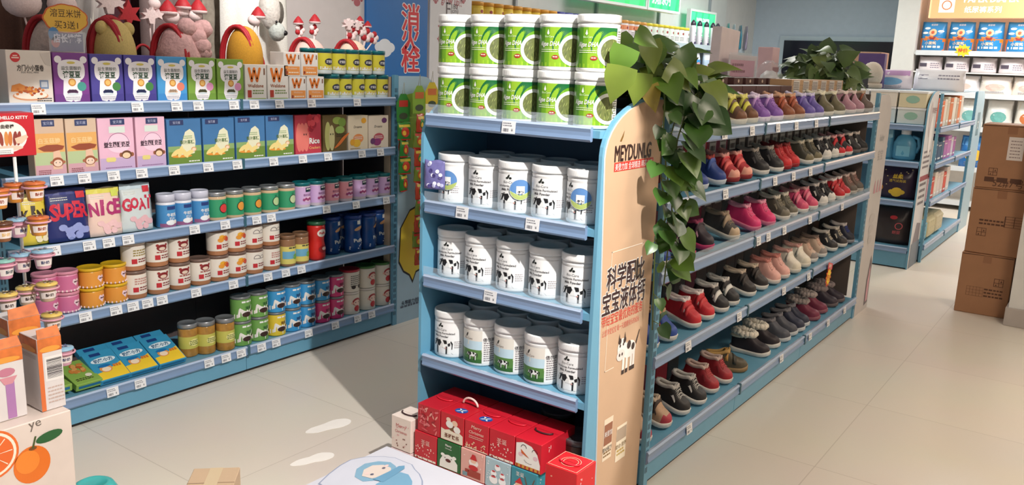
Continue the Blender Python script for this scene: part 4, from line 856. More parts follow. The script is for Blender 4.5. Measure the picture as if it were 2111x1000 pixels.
# ------------------------------------------------------------------ christmas gift boxes in front of the display
GR = M(196, 26, 44, .4); GR2 = M(214, 30, 52, .4)
def stars(b, sf, w, h, c, n, seed, v0=.05, v1=.95):
    rnd = random.Random(seed)
    for k in range(n): b.ell(sf, w*rnd.uniform(.08, .92), h*rnd.uniform(v0, v1), w*.025*rnd.uniform(.6, 1.8), h*.022, T(c), .0006+.00002*k, 6, rot=rnd.uniform(0, 3))
def g_branch(b, sf, w, h):
    rnd = random.Random(2)
    for k in range(34):
        b.ell(sf, w*rnd.uniform(.12, .88), h*rnd.uniform(.1, .9), w*.1, h*.03, T(rnd.choice([(226, 120, 124), (214, 80, 90), (150, 20, 34), (236, 160, 150)])), .0006+.00003*k, 8, rot=rnd.uniform(0, 3.1))
def g_cookie(b, sf, w, h):
    b.poly(sf, [(0.003, .003), (w-.003, .003), (w-.003, h*.34), (w*.8, h*.42), (w*.6, h*.38), (w*.4, h*.44), (w*.2, h*.38), (.003, h*.42)], M(238, 226, 206), .0005); b.text(sf, '圣诞快乐', w*.5, h*.2, h*.16, M(120, 60, 40), .001, maxw=w*.8, bold=.03)
    for u, v, c, r in ((.4, .62, (240, 236, 230), .16), (.62, .7, (236, 196, 170), .13), (.6, .82, (206, 36, 44), .1), (.35, .78, (244, 210, 190), .1), (.72, .5, (240, 236, 230), .15), (.5, .5, (120, 80, 50), .12)): b.ell(sf, w*u, h*v, w*r, h*r*.8, T(c), .0008+.0002*r*10, 12)
def g_greet(b, sf, w, h):
    b.text(sf, 'Merry', w*.5, h*.8, h*.17, M(240, 214, 196), .0008, maxw=w*.6, shear=.2); b.text(sf, 'Christmas', w*.5, h*.63, h*.15, M(240, 214, 196), .0008, maxw=w*.75, shear=.2); b.lines(sf, w*.2, w*.8, h*.48, 2, h*.06, h*.025, M(232, 190, 176), .0008); stars(b, sf, w, h, (236, 206, 170), 26, 4, .05, .3); b.rect(sf, .003, .003, w-.003, h*.06, M(238, 226, 206), .0006)
def g_city(b, sf, w, h):
    b.text(sf, '圣诞', w*.5, h*.66, h*.2, M(238, 200, 190), .0008, maxw=w*.5); stars(b, sf, w, h, (238, 206, 196), 18, 6, .2, .55); b.rect(sf, .003, .003, w-.003, h*.1, M(240, 230, 216), .0006); stars(b, sf, w, h, (160, 40, 44), 9, 8, .03, .1)
def g_snowman(b, sf, w, h):
    b.poly(sf, [(.004, h*.14), (w-.004, h*.14), (w-.004, h*.3), (w*.85, h*.62), (w*.62, h*.84), (w*.3, h*.9), (.004, h*.82)], M(240, 236, 230), .0005)
    b.poly(sf, [(w*.22, h*.66), (w*.25, h*.52), (w*.56, h*.42)], M(206, 96, 44), .001); b.rect(sf, .003, .003, w-.003, h*.14, M(206, 150, 60), .0006)
    for k in range(6): b.rect(sf, w*(.06+.16*k), .004, w*(.12+.16*k), h*.13, M(176, 40, 40), .001)
    for u, v in ((.33, .72), (.75, .66)): b.arc(sf, w*u, h*v, w*.09, w*.11, 0, PI, M(60, 40, 50), .001)
    for u in (.22, .78): b.ell(sf, w*u, h*.48, w*.09, h*.07, M(226, 190, 200), .0009, 12)
    for k in range(7): a = PI*1.2+k*.22; b.ell(sf, w*(.55+.22*math.cos(a)), h*(.42+.18*math.sin(a)), w*.014, h*.013, INK, .001, 8)
def g_bear(b, sf, w, h):
    b.poly(sf, [(w*.12, .004), (w*.9, .004), (w*.9, h*.3), (w*.7, h*.5), (w*.5, h*.55), (w*.28, h*.5), (w*.14, h*.28)], M(240, 238, 232), .0006)
    for u in (.26, .76): b.ell(sf, w*u, h*.5, w*.09, h*.06, M(240, 238, 232), .0008, 10)
    b.ell(sf, w*.5, h*.34, w*.12, h*.06, M(90, 30, 30), .0012, 12); b.ell(sf, w*.36, h*.42, w*.02, h*.02, INK, .0012, 8); b.ell(sf, w*.64, h*.42, w*.02, h*.02, INK, .0012, 8); b.text(sf, 'Merry', w*.5, h*.86, h*.11, PAPER, .001, maxw=w*.6, bold=.02); b.text(sf, 'Christmas', w*.5, h*.76, h*.07, PAPER, .001, maxw=w*.55)
def g_santa(b, sf, w, h):
    stars(b, sf, w, h, (244, 214, 206), 14, 11); b.rect(sf, w*.2, h*.08, w*.85, h*.32, M(160, 60, 50), .0008); b.ell(sf, w*.55, h*.6, w*.2, h*.14, M(244, 236, 230), .001, 14); b.ell(sf, w*.55, h*.66, w*.12, h*.07, M(240, 196, 170), .0014, 12); b.poly(sf, [(w*.4, h*.7), (w*.7, h*.7), (w*.62, h*.88), (w*.5, h*.9)], M(200, 36, 44), .0016); b.ell(sf, w*.55, h*.42, w*.2, h*.1, M(196, 40, 46), .0012, 12); b.rect(sf, w*.1, h*.06, w*.3, h*.2, M(120, 150, 160), .0012)
def g_snow(b, sf, w, h):
    stars(b, sf, w, h, (244, 244, 248), 20, 12)
    for u, v, r in ((.35, .3, .17), (.35, .52, .12), (.7, .32, .15), (.7, .52, .11), (.5, .75, .12)): b.ell(sf, w*u, h*v, w*r, h*r*.9, M(244, 244, 246), .0009, 14); b.ell(sf, w*u, h*(v+r*.6), w*r*.6, h*.03, M(196, 60, 70), .0014, 10)
def g_teal(b, sf, w, h):
    b.ell(sf, w*.32, h*.3, w*.22, h*.2, M(240, 238, 234), .0008, 14); b.ell(sf, w*.32, h*.44, w*.14, h*.09, M(240, 196, 170), .0012, 12); b.poly(sf, [(w*.16, h*.5), (w*.48, h*.5), (w*.36, h*.72)], M(200, 40, 46), .0014); b.ell(sf, w*.72, h*.3, w*.17, h*.2, M(176, 110, 60), .0008, 14)
    for e in (-1, 1):
        b.poly(sf, [(w*(.72+e*.06), h*.48), (w*(.72+e*.1), h*.48), (w*(.72+e*.2), h*.8), (w*(.72+e*.17), h*.8)], M(120, 70, 40), .001); b.ell(sf, w*(.72+e*.07), h*.36, w*.02, h*.02, INK, .0012, 8)
    b.ell(sf, w*.72, h*.26, w*.05, h*.04, RED, .0014, 8); b.text(sf, '圣诞', w*.35, h*.82, h*.16, PAPER, .001, maxw=w*.4)
def g_frost(b, sf, w, h):
    b.ell(sf, w*.5, h*.35, w*.34, h*.3, M(238, 206, 180), .0006, 16); rnd = random.Random(6)
    for k in range(12): b.ell(sf, w*rnd.uniform(.25, .75), h*rnd.uniform(.15, .6), w*.09, h*.06, T(rnd.choice([(206, 120, 90), (240, 226, 206), (190, 60, 60)])), .001+.0001*k, 8)
def g_cream(b, sf, w, h):
    b.text(sf, 'Merry', w*.5, h*.72, h*.16, M(200, 96, 96), .0008, maxw=w*.55); b.text(sf, 'Christmas', w*.5, h*.56, h*.12, M(200, 96, 96), .0008, maxw=w*.6); stars(b, sf, w, h, (120, 60, 50), 8, 3, .1, .4); stars(b, sf, w, h, (226, 170, 170), 10, 13)
def g_pattern(b, sf, w, h):
    for k in range(5): b.rect(sf, w*.2*k, h*.6, w*(.2*k+.12), h*.95, M(170, 60, 80), .0006); b.ell(sf, w*(.2*k+.06), h*.35, w*.06, h*.12, M(90, 60, 70), .0006, 8)
    b.text(sf, 'Merry Christmas', w*.55, h*.3, h*.25, M(150, 60, 70), .001, maxw=w*.6)
def gift_box(col, art, d, handle, sticker, h=.103, w=.103):
    root = thing('gift_box'); b = MB(); m = T(col, .4, 'card'); b.rbox(-w/2, w/2, 0, d, 0, h, m, .0015); art(b, flat(-w/2, 0, 0), w, h)
    sl = flat(w/2, 0, 0, (0, 1, 0), (0, 0, 1)); stars(b, sl, d, h, (236, 190, 190) if col[0] > 150 and col[1] < 100 else (200, 200, 200), 8, 21)
    st = flat(-w/2, 0, h, (1, 0, 0), (0, 1, 0)); b.rect(st, .002, d*.5-.0005, w-.002, d*.5+.0005, M(120, 16, 26) if col[1] < 100 else M(180, 160, 150), .0004)
    if sticker:
        b.ell(st, w*.55, d*.22, .025, .02, M(40, 80, 160), .0008, 18)
        for a in (.7, -.7): b.ell(st, w*.55, d*.22, .02, .0035, M(220, 230, 240), .0012, 10, rot=a)
    b.build('box_body', root)
    b = MB(); P = [(-.032*math.cos(a), d*.5, h+.003+(.024 if handle == 'up' else .004)*math.sin(a)) if handle == 'up' else (-.034*math.cos(a), d*.45-.018*math.sin(a), h+.0035) for a in [PI*k/12 for k in range(13)]]
    b.tube(P, .0042 if handle == 'up' else .0028, M(236, 206, 196) if handle == 'up' else M(60, 30, 34) if handle == 'dark' else GR2, 6); b.build('handle', root); return root
GX = 2.10; G0 = .001; dz = .1045
top = [((190, 30, 46), g_branch, 'flat', False, 'red gift box with berry branches, leftmost in the top row'), ((196, 28, 44), g_cookie, 'up', True, 'red gift box with upright pale handle and blue sticker in the top row'), ((200, 30, 48), g_greet, 'red', True, 'red gift box with greeting and blue sticker, middle of the top row'),
       ((200, 30, 48), g_city, 'flat', False, 'red gift box with white border beside the snowman box'), ((200, 28, 46), g_snowman, 'dark', False, 'red gift box with a smiling snowman face in the top row')]
mid = [((196, 32, 48), g_city, 'flat', False, 'red gift box with white border below the berry branch box'), ((34, 96, 48), g_bear, 'flat', False, 'green gift box with a white bear'), ((226, 170, 160), g_santa, 'flat', False, 'pink gift box with a Santa figure'), ((170, 196, 206), g_snow, 'flat', False, 'pale blue gift box with snowmen'), ((60, 140, 156), g_teal, 'flat', False, 'teal gift box with Santa and a reindeer')]
bot = [((196, 32, 48), g_branch, 'flat', False, 'red gift box with branches in the lowest row, at the left'), ((196, 32, 48), g_frost, 'flat', False, 'red gift box with gingerbread in the lowest row below the green bear box'), ((196, 32, 48), g_frost, 'flat', False, 'red gift box with gingerbread in the lowest row below the pink Santa box'), ((196, 32, 48), g_city, 'flat', False, 'red gift box in the lowest row below the pale blue box'), ((196, 32, 48), g_city, 'flat', False, 'red gift box in the lowest row below the teal box')]
for row, lst, y0, d in ((0, bot, 1.85, .088), (1, mid, 1.848, .088), (2, top, 1.838, .2)):
    for k, (c, art, hd, stk_, lab) in enumerate(lst):
        o = gift_box(c, art, d, hd, stk_); o.location = (GX + (.004 if row != 1 else 0), y0-.1065*k, G0+row*dz - (0.02 if row == 2 else 0)*0); o.rotation_euler = (0, 0, RZ); tag(o, lab, 'gift box', 'christmas gift boxes')
o = gift_box((232, 216, 206), g_cream, .1, 'dark', False, .125, .095); o.location = (GX-.01, 1.956, .116); o.rotation_euler = (0, 0, RZ); tag(o, 'cream gift box with red greeting beside the red stack', 'gift box')
o = gift_box((222, 196, 196), g_pattern, .1, 'flat', False, .112, .097); o.location = (GX-.01, 1.957, .001); o.rotation_euler = (0, 0, RZ); tag(o, 'patterned pink and white gift box under the cream gift box', 'gift box')
def g_gold(b, sf, w, h): stars(b, sf, w, h, (226, 160, 130), 5, 31)
o = gift_box((206, 32, 40), g_gold, .11, 'red', False, .12, .11); p = at(1160, 985, 0, 1.99)
b = MB(); st = flat(-.055, 0, .12, (1, 0, 0), (0, 1, 0)); PL = M(240, 196, 170)
for a in ((.004, .004, .106, .0056), (.004, .104, .106, .1056), (.004, .004, .0056, .106), (.104, .004, .1056, .106)): b.rect(st, *a, PL, .0012)
b.arc(st, .055, .055, .03, .0318, 0, PI*2, PL, .0012); b.arc(st, .055, .055, .022, .0236, 0, PI*2, PL, .0012); b.build('gold_print', o)
o.location = (1.98, Yat(1160, 2.0, .2), at(1150, 960, 0, 1.99).z-.12); o.rotation_euler = (0, 0, RZ); SMALLRED = o; tag(o, 'red gift box with pale line print standing apart at the right', 'gift box')
b = MB(); zz = o.location.z; b.box(1.95, 2.12, o.location.y-.055, o.location.y+.055, 0, zz-.001, M(196, 190, 184)); tag(b.build('display_block', bevel=.003), 'pale block under the red gift box at the right end of the stack', 'block')
def dark_tin():
    def art(b, sf, r, h): b.rect(sf, -r*1.3, h*.1, r*1.3, h*.2, M(170, 130, 70), .0006, 8); b.text(sf, '奶粉', 0, h*.45, h*.2, M(200, 160, 100), .001, maxw=r); b.rect(sf, -r*1.3, h*.62, r*1.3, h*.66, M(170, 130, 70), .0006, 8)
    return jar('milk_powder_tin', .062, .15, .02, M(56, 36, 30, .3), M(96, 96, 100, .3, 'plain', .5), M(48, 28, 26, .3), art, (.02, .98), 1.03)
for k, (x, y) in enumerate(((EX+.1, 1.345), (EX+.24, 1.345), (EX+.24, 1.52))): put('darktin', dark_tin, (x, y, .1355), RZ, 'dark brown tin %s' % ('on the lowest deck beside the red gift boxes', 'behind the front dark tin on the lowest deck', 'deep on the deck behind the snowman box')[k], 'dark tins on the lowest deck')
# ------------------------------------------------------------------ children shoes: local toe towards -y, origin under the middle of the sole
SL, SW = .19, .0385
_WT = [(0, .10), (.02, .42), (.06, .66), (.12, .84), (.2, .96), (.3, 1.0), (.42, .92), (.55, .79), (.68, .73), (.82, .74), (.92, .72), (.97, .62), (1, .30)]
_HT = [(0, .22), (.02, .32), (.06, .42), (.12, .49), (.2, .53), (.3, .6), (.36, .68), (.43, .88), (.5, 1.02), (.56, 1.0), (.66, .88), (.8, .82), (.92, .84), (.97, .86), (1, .84)]
def lerp_t(T_, t):
    for (a, x), (b, y) in zip(T_, T_[1:]):
        if t <= b: return x+(y-x)*(t-a)/(b-a) if b > a else y
    return T_[-1][1]
TS = [0, .02, .06, .12, .19, .27, .35, .42, .48, .54, .60, .68, .77, .86, .93, .98, 1.0]
def sec(t, h, grow=0.0, opened=None):
    w, H = lerp_t(_WT, t)*SW+grow, lerp_t(_HT, t)*h+grow
    op = t > .53 if opened is None else opened; y = -SL/2 + t*SL; P = []; lean = -.008*max(0, (t-.9)/.1)
    for k in range(13):
        if op:
            x, z = [(-1, 0), (-1.06, .3), (-1.04, .62), (-.98, .88), (-.92, 1.0), (-.74, .95), (-.5, .26), (.5, .26), (.74, .95), (.92, 1.0), (.98, .88), (1.04, .62), (1.0, 0)][k] if k not in (6,) else (0, .28)
        else:
            a = PI*(1-k/12); c, s_ = math.cos(a), max(0, math.sin(a)); x = math.copysign(abs(c)**.6, c); z = s_**.66
        P.append((x*w, y, .016+z*H))
    return P
def shoe_builder(st):
    U, TO, SO, LI = [T(st[k], .55, 'leather') for k in ('u', 'toe', 'sole', 'lin')]; LI = T(st['lin'], .9, 'fabric'); h = st.get('h', .084)*(.98 if 'h' not in st or st['h'] < .088 else .90); kind = st.get('name', 'sneaker')
    def f():
        root = thing(kind)
        b = MB(); S_ = [sec(t, h) for t in TS]; V = [p for s_ in S_ for p in s_]; F = []; m = []; HE = T(st.get('heel', st['u']), .5, 'leather'); TG = T(st.get('tongue', st['u']), .6, 'fabric')
        for i in range(len(TS)-1):
            for k in range(12):
                F.append((i*13+k, i*13+k+1, i*13+14+k, i*13+13+k)); t = TS[i]
                if t >= .48 and 4 <= k <= 7: m.append(LI)
                elif t < .19 and (k < 4 or k > 7 or t < .12): m.append(TO)
                elif .27 <= t < .54 and 4 <= k <= 7: m.append(TG)
                elif t >= .86: m.append(HE)
                else: m.append(U)
        q = len(V); n = len(TS)-1; F.append(tuple(range(12, -1, -1))); m.append(TO); F.append(tuple(n*13+k for k in range(13))); m.append(HE)
        b.add(V, F, m, True); b.build('upper', root, sub=1)
        b = MB(); n = 30; V = []; F = []
        def ol(g):
            P = []
            for k in range(n):
                a = 2*PI*k/n; t = .5-.5*math.cos(a); t = min(1, max(0, t)); w = (lerp_t(_WT, t)*SW+.0035)*g; P.append((w if a < PI else -w, -SL/2*1.03+t*SL*1.06))
            return P
        for z, g in ((0, .93), (.004, 1.0), (.012, 1.02), (.019, 1.0), (.021, .9)):
            for (x, y) in ol(g): lift = .010*max(0, (-y/(SL/2)-.55)/.45)**2 + .003*max(0, (y/(SL/2)-.8)/.2); V.append((x, y, z+lift + (.006*max(0, (y/(SL/2)-.3)/.7) if z > .01 else 0)))
        for r in range(4):
            for k in range(n): j = (k+1) % n; F.append((r*n+k, r*n+j, r*n+n+j, r*n+n+k))
        F.append(tuple(range(n-1, -1, -1))); F.append(tuple(4*n+k for k in range(n))); SB = T(st.get('sole2', st['sole']), .6)
        b.add(V, F, [SB]*n + [SO]*(3*n) + [SB, SO], True); b.build('sole', root)
        def band(t0, t1, mat, name, grow=.0022, k0=1, k1=11):
            b = MB(); R_ = [sec(t0, h, grow, False), sec((t0+t1)/2, h, grow*1.3, False), sec(t1, h, grow, False)]; V = [p for r in R_ for p in r[k0:k1+1]]; c = k1-k0+1
            b.add(V, [(i*c+k, i*c+k+1, i*c+c+k+1, i*c+c+k) for i in range(2) for k in range(c-1)], mat, True); return b.build(name, root, solid=.0022)
        for (c, t) in st.get('straps', ()): band(t, t+.085, T(c, .5, 'leather'), 'strap')
        b = MB(); A_ = [sec(t, h) for t in (.54, .60, .68, .77, .86, .93, .98)]; LP = [p[4] for p in A_] + [(p[0]*.5, SL/2-.004, p[2]) for p in (A_[-1][4], A_[-1][8])] + [p[8] for p in A_[::-1]]; T5 = sec(.5, h, .0, False)
        LP += [T5[8], T5[7], T5[6], T5[5], T5[4]]; b.tube([Vector(p)-Vector((0, 0, .003)) for p in LP], .0072 if h < .079 else .0088, LI, 6, True); b.build('collar', root)
        b = MB(); T5 = sec(.47, h, 0, False); b.ball((0, T5[6][1], T5[6][2]-.002), .017, .006, .017, LI, 10, 7); b.build('tongue', root)
        if 'laces' in st:
            b = MB(); LM = T(st['laces'], .6)
            for k in range(5):
                t = .27+.055*k; R_ = sec(t, h, .002, False); R2 = sec(t+.03, h, .002, False); b.tube([R_[4], R_[5], R2[6], R2[7], R2[8]], .0017, LM, 5); b.tube([R_[8], R_[7], R2[6], R2[5], R2[4]], .0017, LM, 5)
            b.build('laces', root)
        if 'side' in st:
            SM = T(st['side'], .45)
            for sg in (0, 1):
                b = MB(); R_ = []
                for j, t in enumerate((.34, .46, .58, .70, .80)):
                    P = sec(t, h, .0016, False); A = Vector(P[1]); B_ = Vector(P[4]); lo, hi = [(.1, .35), (.25, .62), (.3, .85), (.2, .7), (.3, .5)][j]
                    p, q = A.lerp(B_, lo), A.lerp(B_, hi)
                    if t > .57: q.z = min(q.z, .016+.7*h)
                    if sg: p.x, q.x = -p.x, -q.x
                    R_ += [p, q]
                b.add(R_, [(2*i, 2*i+2, 2*i+3, 2*i+1) for i in range(4)], SM); b.build('side_stripe', root, solid=.0016)
        if 'fur' in st:
            b = MB(); FM = T(st['fur'], .95, 'fur'); rnd = random.Random(4)
            for k in range(16):
                a = 2*PI*k/16; b.ball((.034*math.cos(a), .035+.05*math.sin(a), .016+h*(.98+.08*(math.sin(a) > .3))), .0165, .018, .017, FM, 8, 6, .18, k)
            b.build('fur_collar', root)
        P = sec(.98, h); b = MB(); z = .016+h*.82; b.tube([(-.004, SL/2-.004, z-.008), (-.004, SL/2+.002, z+.006), (.004, SL/2+.002, z+.006), (.004, SL/2-.004, z-.008)], .0022, T(st.get('tab', st['lin']), .6), 5); b.build('pull_tab', root)
        return root
    return f
ST = {}
def S(key, u, toe, sole, lin_, **k): ST[key] = dict(u=u, toe=toe, sole=sole, lin=lin_, **k)
DK, WH, RD, CR = (40, 36, 38), (226, 220, 212), (190, 36, 48), (226, 214, 190)
S('orangeblue', (44, 60, 130), (40, 60, 140), (206, 214, 226), (230, 200, 176), straps=[((226, 110, 80), .3), ((214, 120, 110), .42)], heel=(222, 84, 50), h=.088)
S('limebrown', (96, 66, 46), (120, 78, 52), (206, 196, 170), (222, 214, 130), straps=[((206, 200, 70), .3), ((190, 186, 70), .43)], heel=(196, 190, 60), h=.094)
S('purple', (126, 82, 160), (140, 96, 176), (222, 206, 226), (222, 206, 230), straps=[((196, 150, 214), .44)], laces=(170, 120, 196), h=.09)
S('rust', (130, 70, 44), (140, 80, 50), (190, 160, 130), (206, 160, 130), straps=[((170, 80, 46), .42), ((160, 74, 44), .32)], h=.092)
S('violet', (92, 76, 150), (104, 88, 164), (206, 200, 222), (206, 200, 226), straps=[((120, 100, 180), .42)], h=.092)
S('olive', (106, 98, 72), (110, 102, 78), (222, 214, 190), (226, 220, 196), straps=[((60, 46, 40), .46)], h=.1)
S('mauve', (176, 128, 142), (182, 134, 148), (222, 206, 200), (226, 206, 200), straps=[((70, 46, 46), .46)], h=.1)
S('taupe', (110, 94, 86), (116, 100, 92), (160, 150, 140), (190, 170, 150), straps=[((150, 84, 60), .44)], h=.1)
S('blue', (40, 64, 130), (36, 62, 132), (200, 206, 214), (150, 60, 56), straps=[((56, 84, 156), .40)], h=.084)
S('coral', (176, 50, 56), (230, 160, 140), (150, 44, 48), (214, 150, 140), straps=[((226, 100, 96), .3), ((206, 60, 66), .42)], h=.084)
S('blackwhite', DK, (46, 44, 44), WH, (150, 140, 130), laces=(120, 116, 112), side=(90, 86, 86))
S('red', (186, 34, 40), (206, 40, 44), (160, 36, 40), (120, 40, 40), laces=(196, 60, 60), h=.084)
S('khaki', (70, 66, 54), (120, 110, 84), WH, (190, 180, 160), laces=(130, 120, 96))
S('panda', DK, WH, WH, (196, 186, 180), side=WH, laces=DK)
S('redblack', DK, (206, 40, 48), (222, 214, 206), (214, 150, 150), side=(206, 40, 48), straps=[((206, 40, 48), .36)])
S('black', (44, 38, 38), (40, 36, 36), (120, 112, 108), (206, 190, 180), side=WH)
S('blackpink', (44, 30, 40), (42, 30, 40), (196, 56, 110), (150, 60, 90), straps=[((60, 40, 54), .42)], side=(226, 170, 190), h=.084)
S('greybeige', (76, 70, 66), (196, 170, 140), (206, 200, 190), (150, 130, 110), laces=(150, 130, 110), straps=[((170, 146, 120), .36)])
S('magenta', (222, 50, 110), (226, 60, 120), (214, 120, 150), (226, 150, 170), laces=(236, 120, 160))
S('olivegrey', (90, 84, 72), (120, 112, 96), WH, (206, 196, 180), laces=(150, 140, 120), side=(150, 140, 120))
S('pinkstrap', (206, 70, 110), (222, 90, 120), WH, (190, 140, 140), straps=[((236, 130, 150), .32), ((226, 100, 130), .43)])
S('redwhite', (190, 30, 42), (200, 36, 46), WH, (226, 210, 206), straps=[((200, 50, 56), .3), ((210, 60, 66), .42)], side=(222, 206, 200))
S('greypink', (120, 96, 84), (110, 100, 90), (206, 196, 184), (206, 180, 170), laces=(200, 150, 140))
S('bluered', (36, 66, 140), (40, 72, 150), WH, (190, 150, 120), side=(206, 40, 60), straps=[((60, 90, 60), .4)])
S('zebra', DK, (44, 42, 42), WH, (196, 190, 184), side=WH, straps=[((226, 222, 216), .3), ((60, 56, 56), .42)])
S('plainblack', (48, 40, 38), (44, 38, 36), WH, (190, 170, 150), straps=[((60, 52, 48), .32), ((60, 52, 48), .43)])
S('rosepink', (226, 168, 156), (230, 174, 162), (226, 210, 200), (190, 120, 110), laces=(236, 190, 180), h=.086)
S('cream', (230, 220, 204), (226, 216, 196), (222, 214, 200), (200, 150, 140), straps=[((236, 228, 214), .4)], h=.086)
S('beigepink', (206, 176, 154), (150, 140, 134), WH, (120, 100, 90), laces=(226, 180, 160))
S('blackcream', DK, (60, 54, 52), WH, (190, 180, 170), laces=(226, 214, 190), side=(214, 200, 180))
S('blackblue', (44, 44, 60), (40, 40, 50), (150, 146, 150), (190, 180, 176), laces=(50, 70, 150))
S('beigered', (186, 150, 120), (176, 56, 70), WH, (190, 170, 150), side=(60, 46, 40), straps=[((60, 46, 40), .4)])
S('monowhite', (40, 36, 36), (44, 40, 40), (230, 226, 220), (190, 184, 178), side=(230, 226, 222), laces=(200, 196, 190))
S('crimson', (150, 30, 40), (166, 36, 44), (222, 214, 206), (196, 170, 160), laces=(190, 80, 80), side=(120, 26, 34))
S('sandal', (84, 74, 56), (90, 80, 62), (150, 120, 80), (190, 150, 90), straps=[((206, 150, 80), .5), ((60, 56, 46), .3)])
S('furblack', (46, 36, 40), (44, 34, 38), (226, 220, 212), CR, fur=(226, 216, 200), h=.095, name='fur_boot')
S('greyboot', (84, 84, 92), (80, 80, 88), (206, 206, 206), (120, 116, 120), h=.1, name='ankle_boot')
S('navyboot', (52, 54, 72), (50, 52, 70), (206, 206, 206), (120, 116, 120), h=.105, name='ankle_boot')
S('maroonfur', (122, 44, 66), (126, 46, 70), (150, 90, 100), (150, 130, 126), fur=(170, 156, 150), h=.095, name='fur_boot')
S('darkfur', (58, 48, 58), (56, 46, 56), (110, 96, 96), (150, 130, 126), fur=(140, 126, 124), h=.095, name='fur_boot')
SS = [1.2805, 1.0475, .8005, .4945, .1345]
tiers = [
 [('orange and blue boots', 'orangeblue', (1432, 1490)), ('lime and brown boots', 'limebrown', (1530, 1557)), ('purple strap boots', 'purple', (1583, 1608)), ('rust brown boots', 'rust', (1630, 1652)), ('violet boots', 'violet', (1673, 1691)), ('olive boots with cream lining', 'olive', (1713, 1735)), ('mauve pink boots', 'mauve', (1760, 1778)), ('taupe boots', 'taupe', (1794,))],
 [('navy blue strap sneakers', 'blue', (1452, 1492)), ('coral red sneakers with pale toes', 'coral', (1517, 1543)), ('black lace sneakers with white soles', 'blackwhite', (1580, 1607)), ('plain dark red sneakers', 'red', (1626, 1645)), ('khaki toed sneakers', 'khaki', (1672, 1690)), ('black sneakers with white toes', 'panda', (1711, 1726)), ('red and black sneakers', 'redblack', (1737, 1751)), ('black sneakers at the far right end', 'black', (1768, 1783))],
 [('blue sneakers behind the hanging vine', 'bluered', (1374,)), ('black sneakers with pink soles', 'blackpink', (1424, 1463)), ('grey and beige sneakers', 'greybeige', (1516,)), ('magenta sneakers', 'magenta', (1563, 1592)), ('olive grey sneakers', 'olivegrey', (1622, 1641)), ('pink strap sneakers', 'pinkstrap', (1661, 1679)), ('black sneakers with white toes', 'panda', (1701, 1719)), ('red strap sneakers with white soles', 'redwhite', (1735, 1748)), ('grey brown sneakers', 'greypink', (1763, 1776))],
 [('blue sneakers with a red side stripe', 'bluered', (1352, 1387)), ('red strap sneakers with white soles', 'redwhite', (1437, 1466)), ('black and white striped sneakers', 'zebra', (1495, 1520)), ('plain black strap sneakers', 'plainblack', (1554, 1579)), ('rose pink sneakers', 'rosepink', (1602, 1622)), ('cream white sneakers', 'cream', (1644, 1665)), ('beige and pink sneakers', 'beigepink', (1683, 1702)), ('black sneakers with cream laces', 'blackcream', (1724, 1741)), ('dark sneaker with blue laces', 'blackblue', (1756,))],
 [('beige sneakers with red toes', 'beigered', (1337, 1379)), ('black sneakers with white side stripes', 'monowhite', (1417, 1447)), ('crimson sneakers', 'crimson', (1478, 1505)), ('olive sandals with tan straps', 'sandal', (1536,)), ('black booties with white fur', 'furblack', (1583, 1607)), ('grey ankle boots', 'greyboot', (1626, 1642)), ('navy ankle boots', 'navyboot', (1655, 1668)), ('maroon booties with grey fur', 'maroonfur', (1686, 1705)), ('dark plum booties with grey fur', 'darkfur', (1724, 1737))]]
TN = ['top', 'second', 'third', 'fourth', 'lowest']
for ti, tier_ in enumerate(tiers):
    z = SS[ti]
    for desc, key, pxs in tier_:
        for j, px in enumerate(pxs):
            rz = random.uniform(-.03, .10); x = Xat(px, 1.27, z+.02); y = 1.355+random.uniform(0, .012)
            if key == 'sandal': rz = .5; y = 1.36
            side = '' if len(pxs) == 1 else ('left ', 'right ')[j]
            lab = (side+'one of the '+desc if side else 'single one of the '+desc)+', %s shoe tier' % TN[ti]
            if key == 'blackblue': lab = 'dark sneaker with blue laces at the right end of the fourth shoe tier'
            flat_ = key in ('furblack', 'greyboot', 'navyboot', 'maroonfur', 'darkfur', 'sandal'); tl = 0 if flat_ else .26
            o = put('shoe'+key, shoe_builder(ST[key]), (x, y-(0 if flat_ else .012), z+(.0 if flat_ else .0222)), rz, lab, 'children shoes on the %s tier' % TN[ti], tilt=tl); o.scale = (1, 1 if flat_ else .88, 1)
# shoe boxes behind the shoes
def shoe_box(c, w, h, d, lab=True):
    def f():
        b = MB(); m = T(c, .5, 'card'); b.rbox(-w/2, w/2, 0, d, 0, h, m, .0015); sf = flat(-w/2, 0, 0)
        b.rect(sf, .001, h-.03, w-.001, h-.0285, T(tuple(int(q*.6) for q in c)), .0006)
        if lab:
            b.rect(sf, w*.18, h-.095, w*.82, h-.004, M(206, 198, 188), .0012); b.lines(sf, w*.22, w*.78, h-.02, 4, .011, .005, M(110, 100, 96), .0018); b.barcode(sf, w*.25, h-.088, w*.75, h-.066, M(90, 80, 76), o=.0018)
        return b.build('shoe_box')
    return f
BC = {'red': (186, 36, 48), 'maroon': (124, 32, 48), 'orange': (222, 60, 46), 'plum': (136, 46, 72), 'brown': (84, 62, 54), 'dark': (58, 48, 46)}
rows = [None, ['maroon', 'dark', 'red', 'red', 'maroon', 'maroon', 'red', 'red', 'plum', 'plum', 'dark', 'dark'] + ['dark', 'brown']*6, ['dark', 'dark', 'orange', 'maroon', 'maroon', 'dark', 'brown', 'maroon'] + ['brown', 'brown', 'dark']*6, ['dark', 'red', 'red', 'brown', 'brown', 'dark', 'brown', 'maroon'] + ['brown', 'brown', 'dark']*6, ['red', 'maroon', 'red', 'red', 'maroon', 'red', 'dark'] + ['dark']*0]
